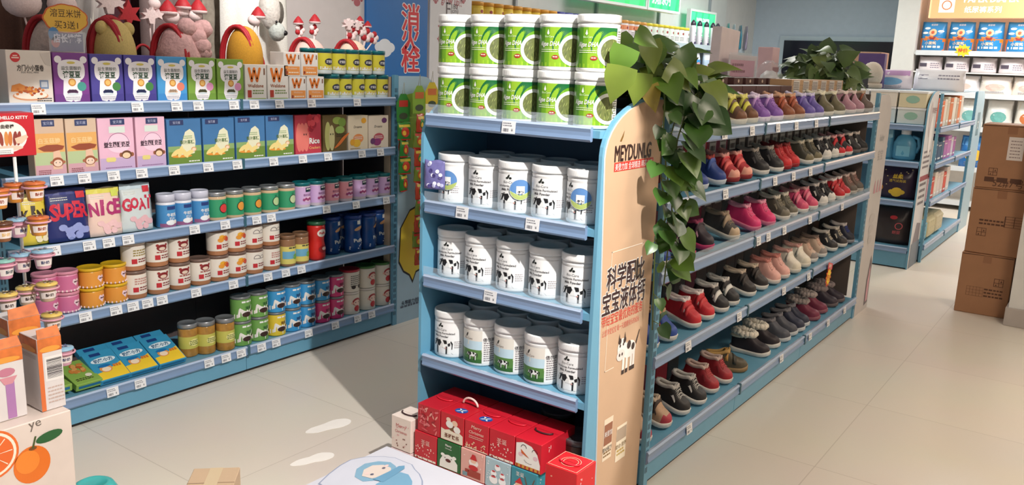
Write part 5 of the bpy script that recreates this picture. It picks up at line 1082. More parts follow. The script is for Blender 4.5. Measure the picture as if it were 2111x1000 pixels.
for ti in (1, 2, 3, 4):
    for k, c in enumerate(rows[ti]):
        x = SX+.072+.1165*k
        if x > SX+2.77: break
        hh = (.16, .186, .192, .235, .27)[ti]
        put('sb%s%d' % (c, ti), shoe_box(BC[c], .112, hh, .13), (x, 1.500, SS[ti]), 0, '%s shoe box behind the shoes, %s from left on the %s tier' % ({'dark': 'dark brown'}.get(c, c), ORD[k], TN[ti]), 'shoe boxes on the %s tier' % TN[ti])
zt = at(1500, 177, 1, 1.5).z
n = 7; x0, x1 = Xat(1432, 1.5, 1.4), Xat(1632, 1.5, 1.4)
for k in range(n):
    w_ = (x1-x0)/n; put('sbtop', shoe_box((74, 36, 34), w_*.97, zt-SS[0], .12, False), (x0+w_*(k+.5), 1.5, SS[0]), 0, 'dark maroon shoe box behind the boots, %s from left on the top tier' % ORD[k], 'maroon shoe boxes on the top tier')
x2 = Xat(1738, 1.5, 1.4); n = 6; zt2 = at(1690, 165, 1, 1.5).z
for k in range(n):
    w_ = (x2-x1)/n; put('kraft', shoe_box((190, 152, 112), w_*.97, zt2-SS[0], .12, True), (x1+w_*(k+.5), 1.505, SS[0]), 0, 'kraft brown shoe box behind the boots, %s from left on the top tier' % ORD[k], 'kraft shoe boxes on the top tier')
zr = at(1530, 160, 1, 1.72).z; LBH = zr-1.302
def lidbox():
    b = MB(); b.rbox(-.06, .06, 0, .2, 0, LBH-.002, M(86, 50, 46, .5, 'card'), .002); b.rbox(-.062, .062, -.003, .203, LBH-.037, LBH, M(78, 44, 42, .5, 'card'), .002); sf = flat(0, -.003, 0); b.ell(sf, 0, LBH-.018, .012, .009, M(222, 200, 180), .0008, 12); return b.build('shoe_box')
for k, px in enumerate((1462, 1490, 1522, 1546, 1571, 1592)): put('lidbox', lidbox, (Xat(px, 1.72, zr), 1.72, 1.302), 0, 'brown shoe box with a pale logo on the rear shelf, %s from left' % ORD[k], 'brown shoe boxes on the rear shelf')
# yellow and red starburst price card hanging from the fourth rail
b = MB(); p = at(1708, 570, 1, 1.216); sf = flat(0, 0, 0)
P = [((.052 if k % 2 == 0 else .036)*math.cos(2*PI*k/26), (.062 if k % 2 == 0 else .044)*math.sin(2*PI*k/26)) for k in range(26)]
b.prism(sf, P, -.001, 0, M(226, 70, 40)); P2 = [(x*.82, y*.82) for x, y in P]; b.poly(sf, P2, M(244, 206, 40), .001); b.rect(sf, -.05, .04, .04, .075, M(214, 60, 70), .0012); b.text(sf, '特价', -.005, .057, .028, M(244, 220, 200), .0018, bold=.02); b.text(sf, '¥', -.02, -.005, .04, RED, .0018); b.text(sf, '59', .012, -.008, .045, RED, .0018)
o = b.build('price_card'); o.location = p; o.rotation_euler = (0, .25, 0); tag(o, 'yellow and red starburst price card hanging from the fourth shoe rail', 'price card')
# ------------------------------------------------------------------ pothos plants
LEAF = [M(60, 96, 36, .35, 'leaf'), M(88, 120, 44, .35, 'leaf'), M(44, 78, 34, .35, 'leaf'), M(104, 122, 46, .35, 'leaf'), M(140, 124, 44, .4, 'leaf')]
def leaf(b, p, d, nrm, L, mat, curl=.35, wide=1.0, pw=.62):
    """heart shaped leaf from its stalk end p along d, folded on the midrib and curling down"""
    d = Vector(d).normalized(); n = Vector(nrm); n = (n-d*n.dot(d)).normalized(); s = d.cross(n); V = []; F = []; m = 8
    for j in range(m+1):
        t = j/m; w = L*.45*wide*(math.sin(PI*min(1, t*.9+.1)**pw))*(1-.18*t) if 0 < t < 1 else (L*.10 if t == 0 else .0005)
        back = -.10*L if 0 < j <= 1 else 0
        for k, q in enumerate((-1, -.5, 0, .5, 1)):
            V.append(Vector(p) + d*(t*L + back*abs(q)) + s*(w*q) + n*(.20*w*abs(q) - curl*L*t*t))
    for j in range(m):
        for k in range(4): a = j*5+k; F.append((a, a+1, a+6, a+5))
    b.add(V, F, mat, True)
def rnd_dir(r, up=0):
    while 1:
        v = Vector((r.uniform(-1, 1), r.uniform(-1, 1), r.uniform(-1, 1)))
        if .1 < v.length < 1: return v.normalized()
def pot(root, r, h, mat):
    b = MB(); b.lathe([(r*.72, 0, mat), (r*.75, .004, mat), (r, h*.86, mat), (r*1.06, h*.87, mat), (r*1.06, h, mat), (r*.96, h, mat), (r*.94, h*.9, M(50, 38, 30, .9)), (r*.1, h*.9, M(50, 38, 30, .9))], 28); return b.build('pot', root)
def bush(root, c, rx, ry, rz_, n, L0, seed, stem_from, toward, mats):
    r = random.Random(seed); b = MB(); st = MB(); SM = M(92, 110, 50, .5)
    for i in range(n):
        v = rnd_dir(r); v.z = abs(v.z)*1.0 - .25; q = r.uniform(.55, 1.0)
        p = Vector((c[0]+v.x*rx*q, c[1]+v.y*ry*q, c[2]+v.z*rz_*q))
        if seed == 3 and (p.z < .10 or (p.x < -.08 and p.z < .17)): continue
        out = Vector((v.x, v.y, .15)); d = out*1.0 + Vector((r.uniform(-.5, .5), r.uniform(-.5, .5), r.uniform(-1.1, .35)))
        nn = Vector(toward)*.6 + Vector((v.x, v.y, .9)) + rnd_dir(r)*.35
        leaf(b, p, d, nn, L0*r.uniform(.65, 1.15), mats[int(len(mats)*r.random()**1.3)], r.uniform(.15, .5)); s0 = Vector(stem_from)
        st.tube([s0 + Vector((r.uniform(-.03, .03), r.uniform(-.03, .03), 0)), (s0+p)/2 + Vector((0, 0, .05)), p], .0022, SM, 4)
    b.build('foliage', root); st.build('stems', root)
def vine(root, pts, n, L0, seed, mats):
    r = random.Random(seed); pts = [Vector(p) for p in pts]; b = MB(); C = []
    for i in range(len(pts)-1):
        for k in range(6): t = k/6; a = pts[max(i-1, 0)]; p, q = pts[i], pts[i+1]; e = pts[min(i+2, len(pts)-1)]; C.append(.5*((2*p)+(q-a)*t+(2*a-5*p+4*q-e)*t*t+(3*p-a-3*q+e)*t**3))
    C.append(pts[-1]); vb = MB(); vb.tube(C, .0026, M(80, 96, 44, .5), 5)
    for i in range(n):
        u = (i+.5)/n*(len(C)-1.01); k = int(u); p = C[k].lerp(C[k+1], u-k); a = r.uniform(0, 6.28)
        off = Vector((math.cos(a)*.6-.15, -abs(math.sin(a))*.7, r.uniform(-.35, .25))).normalized(); q = p+off*.03; vb.tube([p, q], .0014, M(92, 110, 50, .5), 4)
        leaf(b, q, off + Vector((0, 0, -.8)), Vector((-.45, -.75, .45)) + rnd_dir(r)*.4, L0*r.uniform(.6, 1.0)*(1-.25*i/n), mats[int(len(mats)*r.random()**1.4)], r.uniform(.0, .2), 1.12, .80)
    vb.build('vine', root); b.build('trailing_leaves', root)
px_, py_, pz_ = 2.68, 1.45, 1.2815
pl = thing('pothos_plant', 'large trailing green pothos on the shoe shelf end beside the green tubs', 'plant', (px_, py_, pz_))
pot(pl, .09, .12, M(52, 44, 42, .5))
bush(pl, (-.0, -.06, .17), .27, .26, .17, 120, .112, 3, (0, 0, .11), (-.6, -.7, .3), [LEAF[1], LEAF[0], LEAF[3], LEAF[0], LEAF[1], LEAF[2], LEAF[3]])
def loc(px, py, y): p = at(px, py, 1, y); return (p.x-px_, p.y-py_, p.z-pz_)
for k, (pp, n, s) in enumerate((([(0, -.05, .12), loc(1385, 170, 1.25), loc(1392, 240, 1.19), loc(1372, 330, 1.18), loc(1385, 420, 1.18), loc(1376, 520, 1.18), loc(1368, 590, 1.18)], 24, .105),
                    ([(0, -.05, .12), loc(1400, 160, 1.25), loc(1412, 230, 1.17), loc(1395, 300, 1.15), loc(1402, 380, 1.15), loc(1388, 470, 1.15), loc(1408, 540, 1.16)], 22, .115),
                    ([(0, -.05, .12), loc(1365, 180, 1.22), loc(1368, 260, 1.2), loc(1362, 350, 1.19), loc(1372, 450, 1.19), loc(1352, 500, 1.19), loc(1345, 680, 1.2)], 20, .085),
                    ([(0, -.05, .12), loc(1420, 150, 1.22), loc(1440, 215, 1.14), loc(1432, 265, 1.13)], 8, .15))):
    vine(pl, pp, n, s, 10+k, [LEAF[2], LEAF[0], LEAF[2], LEAF[0], LEAF[1]])
# hand placed big front leaves
b = MB()
for px, py, y, L, ang, mt in ((1292, 95, 1.33, .15, -1.9, 1), (1335, 85, 1.3, .15, -1.2, 3), (1282, 135, 1.3, .17, -1.75, 3), (1318, 150, 1.28, .15, -1.6, 3), (1372, 140, 1.22, .17, -.6, 3), (1400, 100, 1.22, .18, -1.0, 0), (1335, 178, 1.27, .13, -1.1, 4), (1352, 95, 1.26, .13, -1.7, 1), (1440, 215, 1.12, .17, -.5, 2), (1420, 160, 1.2, .16, -1.3, 0), (1310, 70, 1.35, .12, -.4, 1)):
    y = min(y, 1.235); p = Vector(loc(px, py, y)); d = RIGHT*math.cos(ang) + Vector((0, 0, 1))*math.sin(ang); leaf(b, p, d, Vector((-.55, -.7, .5)), L*.68, LEAF[mt], .2)
b.build('front_leaves', pl)
# second plant further back
p = at(1694, 168, 1, 1.74); q0 = thing('pothos_plant', 'bushy green pothos in a pot at the far end above the kraft boxes', 'plant', (p.x, 1.76, 1.3005)); pot(q0, .06, .12, M(120, 110, 100, .5))
zt3 = at(1700, 62, 1, 1.76).z-1.3
bush(q0, (0, 0, .19), .27, .25, zt3-.21, 120, .125, 5, (0, 0, .11), (-.6, -.7, .3), [M(74, 100, 52, .4, 'leaf'), M(92, 116, 62, .4, 'leaf'), M(60, 84, 46, .4, 'leaf'), M(120, 136, 84, .4, 'leaf')])
# ------------------------------------------------------------------ left foreground: cups, cartons, low table
b = MB(); b.box(.95, 1.335, LY+.002, LY+.022, 0, 1.41, BLUE_SHELF); b.box(1.325, 1.338, LY-.012, LY+.03, 0, 1.42, M(96, 160, 196, .35))
tag(b.build('partition_board', bevel=.002), 'pale blue end panel of the snack shelf behind the yogurt cups', 'panel')
CY = 3.05
stand = thing('cup_stand', 'thin white stand holding yogurt cups in pink rings at the left edge', 'display stand', (1.375, CY+.08, 0))
b = MB(); b.lathe([(.10, 0, WHITE), (.10, .012, WHITE), (.02, .018, WHITE), (.02, .03, WHITE)], 24); b.build('base', stand)
b = MB(); b.tube([(0, 0, .02), (0, 0, .6), (0, 0, 1.115)], .006, WHITE, 8); b.build('pole', stand)
PKR = M(222, 160, 176, .35)
cups = [(-4, 402, 0, 'orange', 'first ring row'), (30, 390, 1, 'orange', 'first ring row'), (71, 387, 2, 'orange', 'first ring row'), (4, 470, 0, 'cocoa', 'second ring row'), (37, 462, 1, 'sky', 'second ring row'), (79, 458, 2, 'orange', 'second ring row'),
        (8, 547, 0, 'mint', 'third ring row'), (44, 534, 1, 'sky', 'third ring row'), (88, 527, 2, 'sky', 'third ring row'), (14, 616, 0, 'cookie', 'fourth ring row'), (55, 602, 1, 'cookie', 'fourth ring row'), (97, 594, 2, 'cookie', 'fourth ring row'), (107, 657, 2, 'cookie', 'fifth ring row'), (131, 727, 2, 'sky', 'lowest ring row')]
CUPC = {'orange': ((226, 150, 60), (206, 110, 60), (150, 60, 30)), 'cocoa': ((150, 96, 60), (96, 60, 44), (230, 190, 120)), 'sky': ((226, 170, 190), (150, 190, 214), (60, 70, 110)), 'mint': ((222, 150, 180), (140, 190, 180), (60, 80, 90)), 'cookie': ((206, 176, 150), (222, 190, 100), (60, 40, 36))}
def cup(kind):
    body, lid, ink = CUPC[kind]
    def f():
        root = thing('yogurt_cup'); b = MB(); B_ = T(body, .3); b.lathe([(.024, 0, B_), (.027, .003, B_), (.0335, .05, B_), (.036, .062, B_), (.0385, .064, B_)], 24); sf = cyl(.0275, 0, 0, 0, taper=.12)
        b.rect(sf, -.03, .014, .03, .04, M(240, 226, 220, .4), .0008, 8); b.text(sf, '酸奶', 0, .028, .014, T(ink), .0016, maxw=.03, bold=.02); b.build('cup_body', root)
        b = MB(); L = T(lid, .3); b.lathe([(.0395, .064, L), (.041, .067, L), (.0385, .072, L), (.01, .075, L), (.002, .0752, L)], 24); st = flat(0, 0, .0752, (1, 0, 0), (0, 1, 0)); rnd = random.Random(len(kind))
        for k in range(9): a, q = rnd.uniform(0, 6.28), rnd.uniform(.008, .03); b.ell(st, q*math.cos(a), q*math.sin(a), .007, .004, T(rnd.choice([ink, body, (240, 230, 220)])), .001, 8, rot=a)
        b.text(st, '果冻', 0, -.004, .016, T(ink), .0018, maxw=.034, bold=.03); b.build('foil_lid', root); return root
    return f
for k, (px, py, col, kind, row) in enumerate(cups):
    y = CY + (-.045, .02, -.05)[col]; p = at(px, py, 1, y); z = p.z-.045
    put('cup'+kind, cup(kind), (p.x, y, z), random.uniform(-.3, .3), '%s yogurt cup in a pink ring, %s of the %s' % ({'sky': 'pale blue lidded', 'orange': 'orange', 'cocoa': 'brown', 'mint': 'mint lidded', 'cookie': 'yellow cookie printed'}[kind], ('far left', 'middle', 'right')[col], row), 'yogurt cups on the ring stand').scale = (.86, .86, .9)
    b = MB(); c = Vector((p.x-1.375, y-CY-.08, z+.048)); n = 20; b.tube([c+Vector((.0375*math.cos(2*PI*i/n), .0375*math.sin(2*PI*i/n), 0)) for i in range(n)], .0036, PKR, 6, True)
    h = Vector((c.x, c.y, 0)); d = h.length; e = c - Vector((c.x/d, c.y/d, 0))*.0375 if d > .05 else c+Vector((0, .0375, 0)); b.tube([e, (e+Vector((0, 0, c.z)))/2 if d > .05 else e+Vector((0, .005, 0)), (0, 0, c.z)], .003, PKR, 5); b.build('ring_holder', stand)
# fruit carton and the white cartons on it
FY = 2.5
def fruit_art(b, sf, w, h):
    O = M(226, 110, 40, .4, 'mottle'); u0 = Xat(65, FY, .3)-.55; v0 = at(65, 958, 1, FY).z
    b.ell(sf, u0, v0, .053, .058, M(222, 112, 36, .35), .0008, 28, 3); b.ell(sf, u0-.012, v0+.012, .034, .036, M(232, 132, 48, .35), .0012, 20, 2); b.ell(sf, u0+.005, v0+.05, .012, .006, M(120, 70, 30), .0016, 10)
    b.poly(sf, [(u0+.002, v0+.05), (u0+.008, v0+.05), (u0+.018, v0+.085), (u0+.013, v0+.086)], M(70, 84, 40), .002); b.ell(sf, u0+.055, v0+.072, .04, .016, M(40, 92, 50), .0016, 16, rot=.12)
    u1 = Xat(0, FY, .3)-.55-.02; v1 = at(0, 935, 1, FY).z
    for r, c in ((.075, (224, 108, 44)), (.068, (244, 226, 206)), (.06, (226, 104, 44))): b.ell(sf, u1, v1, r, r, T(c), .0008+(.075-r)*.08, 30, 2)
    for k in range(8): a = 2*PI*k/8; b.poly(sf, [(u1, v1), (u1+.056*math.cos(a), v1+.056*math.sin(a)), (u1+.056*math.cos(a+.06), v1+.056*math.sin(a+.06))], M(244, 216, 190), .003)
    u2 = Xat(72, FY, .4)-.55; v2 = h-.016; b.text(sf, 'ye', u2, v2, .04, M(110, 100, 92), .001, rot=.1)
xr = Xat(146, FY, .41); zt = at(145, 845, 1, FY).z
b = MB(); b.rbox(0, xr-.55, 0, .32, 0, zt, M(216, 200, 190, .5, 'card'), .003); fruit_art(b, flat(0, 0, 0), xr-.55, zt); fc = b.build('fruit_carton'); fc.location = (.55, FY, 0); tag(fc, 'large white carton printed with oranges in the left foreground', 'carton')
def rounded_noise(b): pass
def top_carton(x0, x1, y0, d, h, label, bar):
    b = MB(); w = x1-x0; b.rbox(0, w, 0, d, 0, h, M(214, 206, 204, .5, 'card'), .002); sf = flat(0, 0, 0); sl = flat(0, d, 0, (0, -1, 0), (0, 0, 1)); OR = M(206, 110, 50, .5, 'mottle')
    for s_, ww in ((sf, w), (sl, d)): b.rect(s_, 0.001, h*.80, ww-.001, h-.001, OR, .0006); b.ell(s_, ww*.5, h*.84, ww*.42, h*.04, M(226, 150, 60), .001, 14)
    if bar:
        b.rect(sf, 0, .001, w*.18, h*.82, M(214, 110, 56), .0008); b.rect(sf, w*.24, h*.40, w*.98, h*.74, M(226, 220, 216), .0008); b.barcode(sf, w*.32, h*.44, w*.94, h*.72, INK, True, .0014); b.lines(sf, w*.3, w*.95, h*.3, 5, h*.05, h*.018, M(196, 170, 160), .0012)
        for k in range(3): b.rect(sl, d*.1, h*(.72+.02*k), d*.9, h*(.725+.02*k), M(150, 130, 130), .0012)
    else:
        b.rect(sf, w*.45, .004, w*.7, h*.55, M(170, 120, 170), .0008); b.poly(sf, [(w*.3, h*.6), (w*.8, h*.6), (w*.65, h*.5), (w*.42, h*.5)], M(206, 140, 150), .001); b.ell(sf, w*.5, h*.67, w*.25, h*.06, M(190, 120, 140), .001, 12)
    f = MB(); f.prism(flat(0, 0, h, (1, 0, 0), (0, .35, 1)), [(.002, 0), (w-.002, 0), (w*.93, h*.14), (w*.07, h*.12)], -.001, .001, M(206, 110, 50, .5, 'mottle')); o = b.build('drink_carton'); f.build('top_flap', o); o.location = (x0, y0, zt+.0015); tag(o, label, 'carton'); return o
xb1, xb0 = Xat(132, FY+.04, zt+.1), Xat(82, FY+.04, zt+.1); hb = at(105, 695, 1, FY+.04).z-zt
top_carton(xb0, xb1, FY+.04, .11, hb, 'white and orange carton with a barcode standing on the fruit carton', True)
top_carton(xb0-.135, xb0-.035, FY+.055, .1, hb*.96, 'white and orange carton with a purple stripe left of the barcode carton', False)
top_carton(xb0-.25, xb0-.145, FY+.05, .1, hb*.9, 'white and orange carton at the far left on the fruit carton', False)
top_carton(xb0-.02, xb0+.075, FY+.17, .1, hb*1.16, 'taller orange topped carton behind the barcode carton', False)
# teal bowl, small cardboard box, white low table
p = at(192, 996, 2, .09); TQ = M(70, 178, 176, .15)
b = MB(); b.lathe([(.085, 0, TQ), (.09, .004, TQ), (.082, .05, TQ), (.062, .085, TQ), (.045, .094, TQ), (.04, .090, TQ), (.01, .090, TQ)], 28, sx=1, sy=1); o = b.build('plastic_bowl'); o.location = (p.x, p.y, 0); tag(o, 'turquoise upturned plastic bowl on the floor at the bottom edge', 'bowl')
p0, p1 = at(400, 966, 2, .2), at(495, 963, 2, .2); d = (p1-p0); wb = d.length
b = MB(); KR = M(196, 168, 138, .6, 'card'); b.rbox(0, wb, -.2, 0, 0, .2, KR, .002); sf = flat(0, -.2, .2, (1, 0, 0), (0, 1, 0)); b.rect(sf, 0, .099, wb, .1015, M(130, 104, 80), .0006); b.rect(sf, wb*.36, .001, wb*.64, .199, M(206, 184, 150, .3), .0008)
o = b.build('cardboard_box'); o.location = (p0.x, p0.y, 0); o.rotation_euler = (0, 0, math.atan2(d.y, d.x)); tag(o, 'small tan cardboard box on the floor at the bottom edge', 'box')
TX0, TX1, TY0, TY1, TZ = 1.28, 1.81, 1.25, 1.755, .30
tb = thing('low_table', 'low white table printed with a pale blue baby drawing in front of the gift boxes', 'table', ((TX0+TX1)/2, (TY0+TY1)/2, 0)); hw, hd = (TX1-TX0)/2, (TY1-TY0)/2
b = MB(); b.rbox(-hw, hw, -hd, hd, TZ-.03, TZ, M(196, 196, 206, .4), .006); st = flat(0, 0, TZ, (1, 0, 0), (0, 1, 0)); LB = M(122, 160, 184, .4); LG = M(140, 148, 172, .4); FACE = M(206, 192, 184, .4)
def tp(px, py): q = at(px, py, 2, TZ); return q.x-(TX0+TX1)/2, q.y-(TY0+TY1)/2
C_ = [tp(*q) for q in ((655, 998), (676, 978), (700, 960), (722, 948), (752, 942), (790, 941), (815, 944), (834, 952), (850, 958), (856, 968), (866, 978), (872, 992), (872, 1010), (800, 1040), (700, 1030))]
b.poly(st, C_, LG, .0006, 2); cx, cy = sum(q[0] for q in C_)/15, sum(q[1] for q in C_)/15; b.poly(st, [(cx+(x-cx)*.965, cy+(y-cy)*.965) for x, y in C_], M(192, 194, 206, .4), .0012, 2)
b.poly(st, [tp(*q) for q in ((731, 984), (735, 968), (752, 957), (780, 952), (805, 954), (816, 962), (818, 972), (800, 984), (772, 992), (748, 994))], LB, .0018, 2)
b.poly(st, [tp(*q) for q in ((746, 983), (750, 970), (768, 961), (790, 960), (806, 966), (806, 974), (790, 984), (766, 988))], FACE, .0026, 2)
for q in ((767, 980), (791, 967)): u, v = tp(*q); b.ell(st, u, v, .006, .005, M(90, 90, 110), .0034, 10)
for q in ((757, 978), (797, 962)): u, v = tp(*q); b.ell(st, u, v, .008, .005, M(226, 190, 186), .0032, 10)
b.poly(st, [tp(*q) for q in ((768, 990), (800, 975), (822, 963), (834, 962), (834, 968), (816, 980), (790, 996))], M(100, 146, 176, .4), .0034, 1)
b.poly(st, [tp(*q) for q in ((775, 1000), (800, 985), (825, 975), (842, 980), (850, 994), (848, 1015), (800, 1030), (770, 1020))], M(112, 156, 184, .4), .0028, 2); b.build('tabletop', tb)
for sx in (-1, 1):
    for sy in (-1, 1): b = MB(); b.box(sx*(hw-.04)-.018, sx*(hw-.04)+.018, sy*(hd-.04)-.018, sy*(hd-.04)+.018, 0, TZ-.031, M(222, 222, 228, .4)); b.build('leg', tb, bevel=.003)

# ------------------------------------------------------------------ hanging snack strips on the end panel of the snack gondola
hp = thing('snack_end_panel', 'pale blue printed end panel with a yellow figure behind the hanging snack strips', 'panel', (3.426, LY, 0))
P = [(0, 0), (.335, 0), (.335, 1.24)] + [(.335-.14+.14*math.cos(a), 1.25+.155*math.sin(a)) for a in [PI/2*k/8 for k in range(9)]] + [(0, 1.405)]
b = MB(); sf = flat(0, 0, 0); b.prism(sf, P, -.02, 0, M(176, 204, 222, .4), BLUE_SHELF)
YL = M(226, 196, 60, .5); b.poly(sf, [(.01, .36), (.05, .30), (.1, .27), (.13, .22), (.16, .28), (.24, .30), (.33, .28), (.33, .62), (.24, .70), (.1, .66), (.02, .56)], INK, .0008, 1); b.poly(sf, [(.018, .37), (.055, .31), (.105, .28), (.13, .24), (.155, .29), (.24, .31), (.33, .29), (.33, .61), (.24, .69), (.1, .65), (.03, .56)], YL, .0014, 1)
b.poly(sf, [(.18, .40), (.33, .38), (.33, .52), (.26, .54), (.2, .48)], M(214, 150, 90, .5), .002)
b.text(sf, '头等能力创造童年', .15, .115, .028, M(50, 60, 80), .001, maxw=.24, bold=.02); b.lines(sf, .03, .27, .088, 1, .01, .012, M(90, 100, 120), .001)
b.poly(sf, [(.005, 1.03), (.16, 1.0), (.30, 1.03), (.32, 1.15), (.26, 1.27), (.16, 1.32), (.03, 1.30)], M(150, 186, 70, .5), .0008, 2); b.text(sf, '小', .045, 1.2, .09, PAPER, .0016, bold=.03); b.text(sf, '零', .06, 1.1, .06, PAPER, .0016)
for k, (u, v, c) in enumerate(((.03, 1.02, (226, 90, 40)), (.29, 1.1, (230, 120, 50)), (.27, 1.2, (226, 150, 60)), (.3, 1.03, (60, 90, 170)))): b.ell(sf, u, v, .03, .035, T(c), .002, 12)
b.build('printed_board', hp)
def snack_strip(name_c, n, head):
    root = thing('snack_strip'); b = MB(); b.prism(flat(0, 0, 0), [(-.05, 0), (.05, 0), (.055, .1), (.02, .15), (-.02, .15), (-.055, .1)], -.001, .001, T(head[0], .4)); sf = flat(0, -.001, 0); b.rect(sf, -.035, .08, .035, .115, T(head[1]), .0008); b.ell(sf, 0, .03, .034, .018, M(70, 84, 60), .0008, 14); b.tube([(-.01, 0, .145), (0, -.004, .21), (.01, 0, .145)], .0015, M(190, 180, 150), 4); b.build('header_card', root)
    rnd = random.Random(n)
    for k in range(n):
        cs = name_c[k % len(name_c)]
        def art(b, sf, w, h, cs=cs): b.ell(sf, w*.5, h*.45, w*.3, h*.28, T(cs[1]), .0008, 12, 2); b.rect(sf, w*.08, h*.72, w*.92, h*.86, T(cs[2]), .001, 4); b.ell(sf, w*.4, h*.4, w*.14, h*.14, M(240, 190, 60), .0016, 10); b.rect(sf, 0, 0, w, h*.07, M(206, 40, 40), .001, 4)
        o = pouch('snack_packet', .085, .098, .03, cs[0], art); o.parent = root; KIDS.setdefault(root.name, []).append(o); o.location = (rnd.uniform(-.006, .006), -.012, -.1-.094*k); o.rotation_euler = (rnd.uniform(-.05, .05), rnd.uniform(-.05, .05), rnd.uniform(-.35, .35))
    return root
GRN = ((52, 130, 50), (206, 60, 40), (222, 200, 60)); RDP = ((190, 70, 40), (60, 140, 60), (214, 190, 60)); YLP = ((222, 190, 50), (206, 120, 50), (190, 50, 40))
o = snack_strip([RDP, ((120, 140, 50), (206, 80, 50), (214, 60, 44))], 9, ((140, 180, 60), (206, 110, 50))); o.location = (3.528, LY-.060, at(848, 232, 1, LY).z); tag(o, 'long strip of red and green snack packets, left of the hanging strips', 'snack strip')
o = snack_strip([YLP, ((200, 196, 60), (96, 150, 60), (226, 120, 60))], 7, ((226, 200, 50), (220, 120, 60))); o.location = (3.630, LY-.062, at(878, 224, 1, LY).z); tag(o, 'strip of yellow snack packets, right of the hanging strips', 'snack strip')
o = snack_strip([GRN], 4, ((60, 140, 60), (206, 60, 50))); o.location = (3.442, LY-.022, at(826, 250, 1, LY).z); tag(o, 'short strip of green snack packets nearest the snack shelf post', 'snack strip')
o = snack_strip([GRN, YLP], 5, ((60, 140, 60), (206, 60, 50))); o.location = (3.70, LY-.024, .86); o.scale = (.8, 1, .9); tag(o, 'green snack packets at the right, half behind the end display', 'snack strip')

# ------------------------------------------------------------------ plush hats above the snack shelf
def plush(label, px, pt, y, rx, ry, mat, band, kind, z0=1.2835, tilt=0.0):
    zt = at(px, pt, 1, y).z; z0 += .012; x = Xat(px, y, (zt+z0)/2); rz = (zt-z0)/2; root = thing('plush_hat', label, 'plush hat', (x, y, z0), 0, 'plush hats above the snack shelf')
    b = MB(); fn = {'fluffy': lambda p: 1+.06*math.sin(p.x*9+p.z*4)*math.cos(p.y*8), 'lumpy': lambda p: 1+.05*math.sin(p.x*6)*math.sin(p.z*7+1)}.get(kind, lambda p: 1-.05*max(0, p.z)**4)
    b.ball((0, 0, rz), rx, ry, rz, mat, 28, 18, 0, 3, fn); b.build('crown', root)
    if band:
        b = MB(); n = 26
        for dx, rr in ((-.45, .011), (-.58, .009)): b.tube([(rx*dx + .03*math.cos(2*PI*k/n) + tilt*rz*math.sin(2*PI*k/n), -ry*.86*math.cos(2*PI*k/n), rz+rz*.93*math.sin(2*PI*k/n)) for k in range(n)], rr, band, 8, True)
        b.build('red_band', root)
    if kind == 'bear':
        for e in (-1, 1): b = MB(); b.ball((e*rx*.68, -.01, rz*1.72), .028, .022, .03, mat, 12, 8); b.build('ear', root)
        b = MB(); n = 30; b.tube([(rx*1.04*math.cos(2*PI*k/n), .03, rz+rz*1.0*math.sin(2*PI*k/n)) for k in range(n)], .012, band or RED, 8, True); b.build('red_rim', root)
    if kind == 'lumpy':
        b = MB(); rnd = random.Random(5)
        for k in range(9): b.ball((rx*.55+rnd.uniform(-.05, .05), -ry*.4+rnd.uniform(-.03, .02), rz*1.55+rnd.uniform(-.05, .06)), .045, .04, .042, mat, 12, 8, .08, k)
        b.build('pompom', root)
    return root
RB = M(176, 30, 40, .6, 'fabric')
plush('grey plush hat with red band behind the yellow price sign', 118, 30, 3.50, .095, .10, M(196, 176, 166, .9, 'fur'), RB, 'plain')
plush('pale yellow bear eared plush hat with red rim', 238, 36, 3.50, .083, .09, M(206, 182, 116, .9, 'fabric'), M(170, 30, 44, .7, 'fabric'), 'bear')
plush('fluffy pink plush hat with red band and pompom', 372, 48, 3.50, .10, .10, M(206, 162, 160, .95, 'fur'), RB, 'lumpy')
plush('mustard yellow plush hat with red band', 505, 50, 3.50, .083, .09, M(196, 142, 40, .9, 'fabric'), RB, 'plain')
plush('pale pink plush hat with red band behind the W boxes', 640, 76, 3.565, .10, .08, M(236, 196, 186, .9, 'fabric'), RB, 'plain')
plush('cream plush hat with red band behind the teal lidded cans', 728, 80, 3.565, .10, .08, M(236, 210, 186, .9, 'fabric'), RB, 'plain')
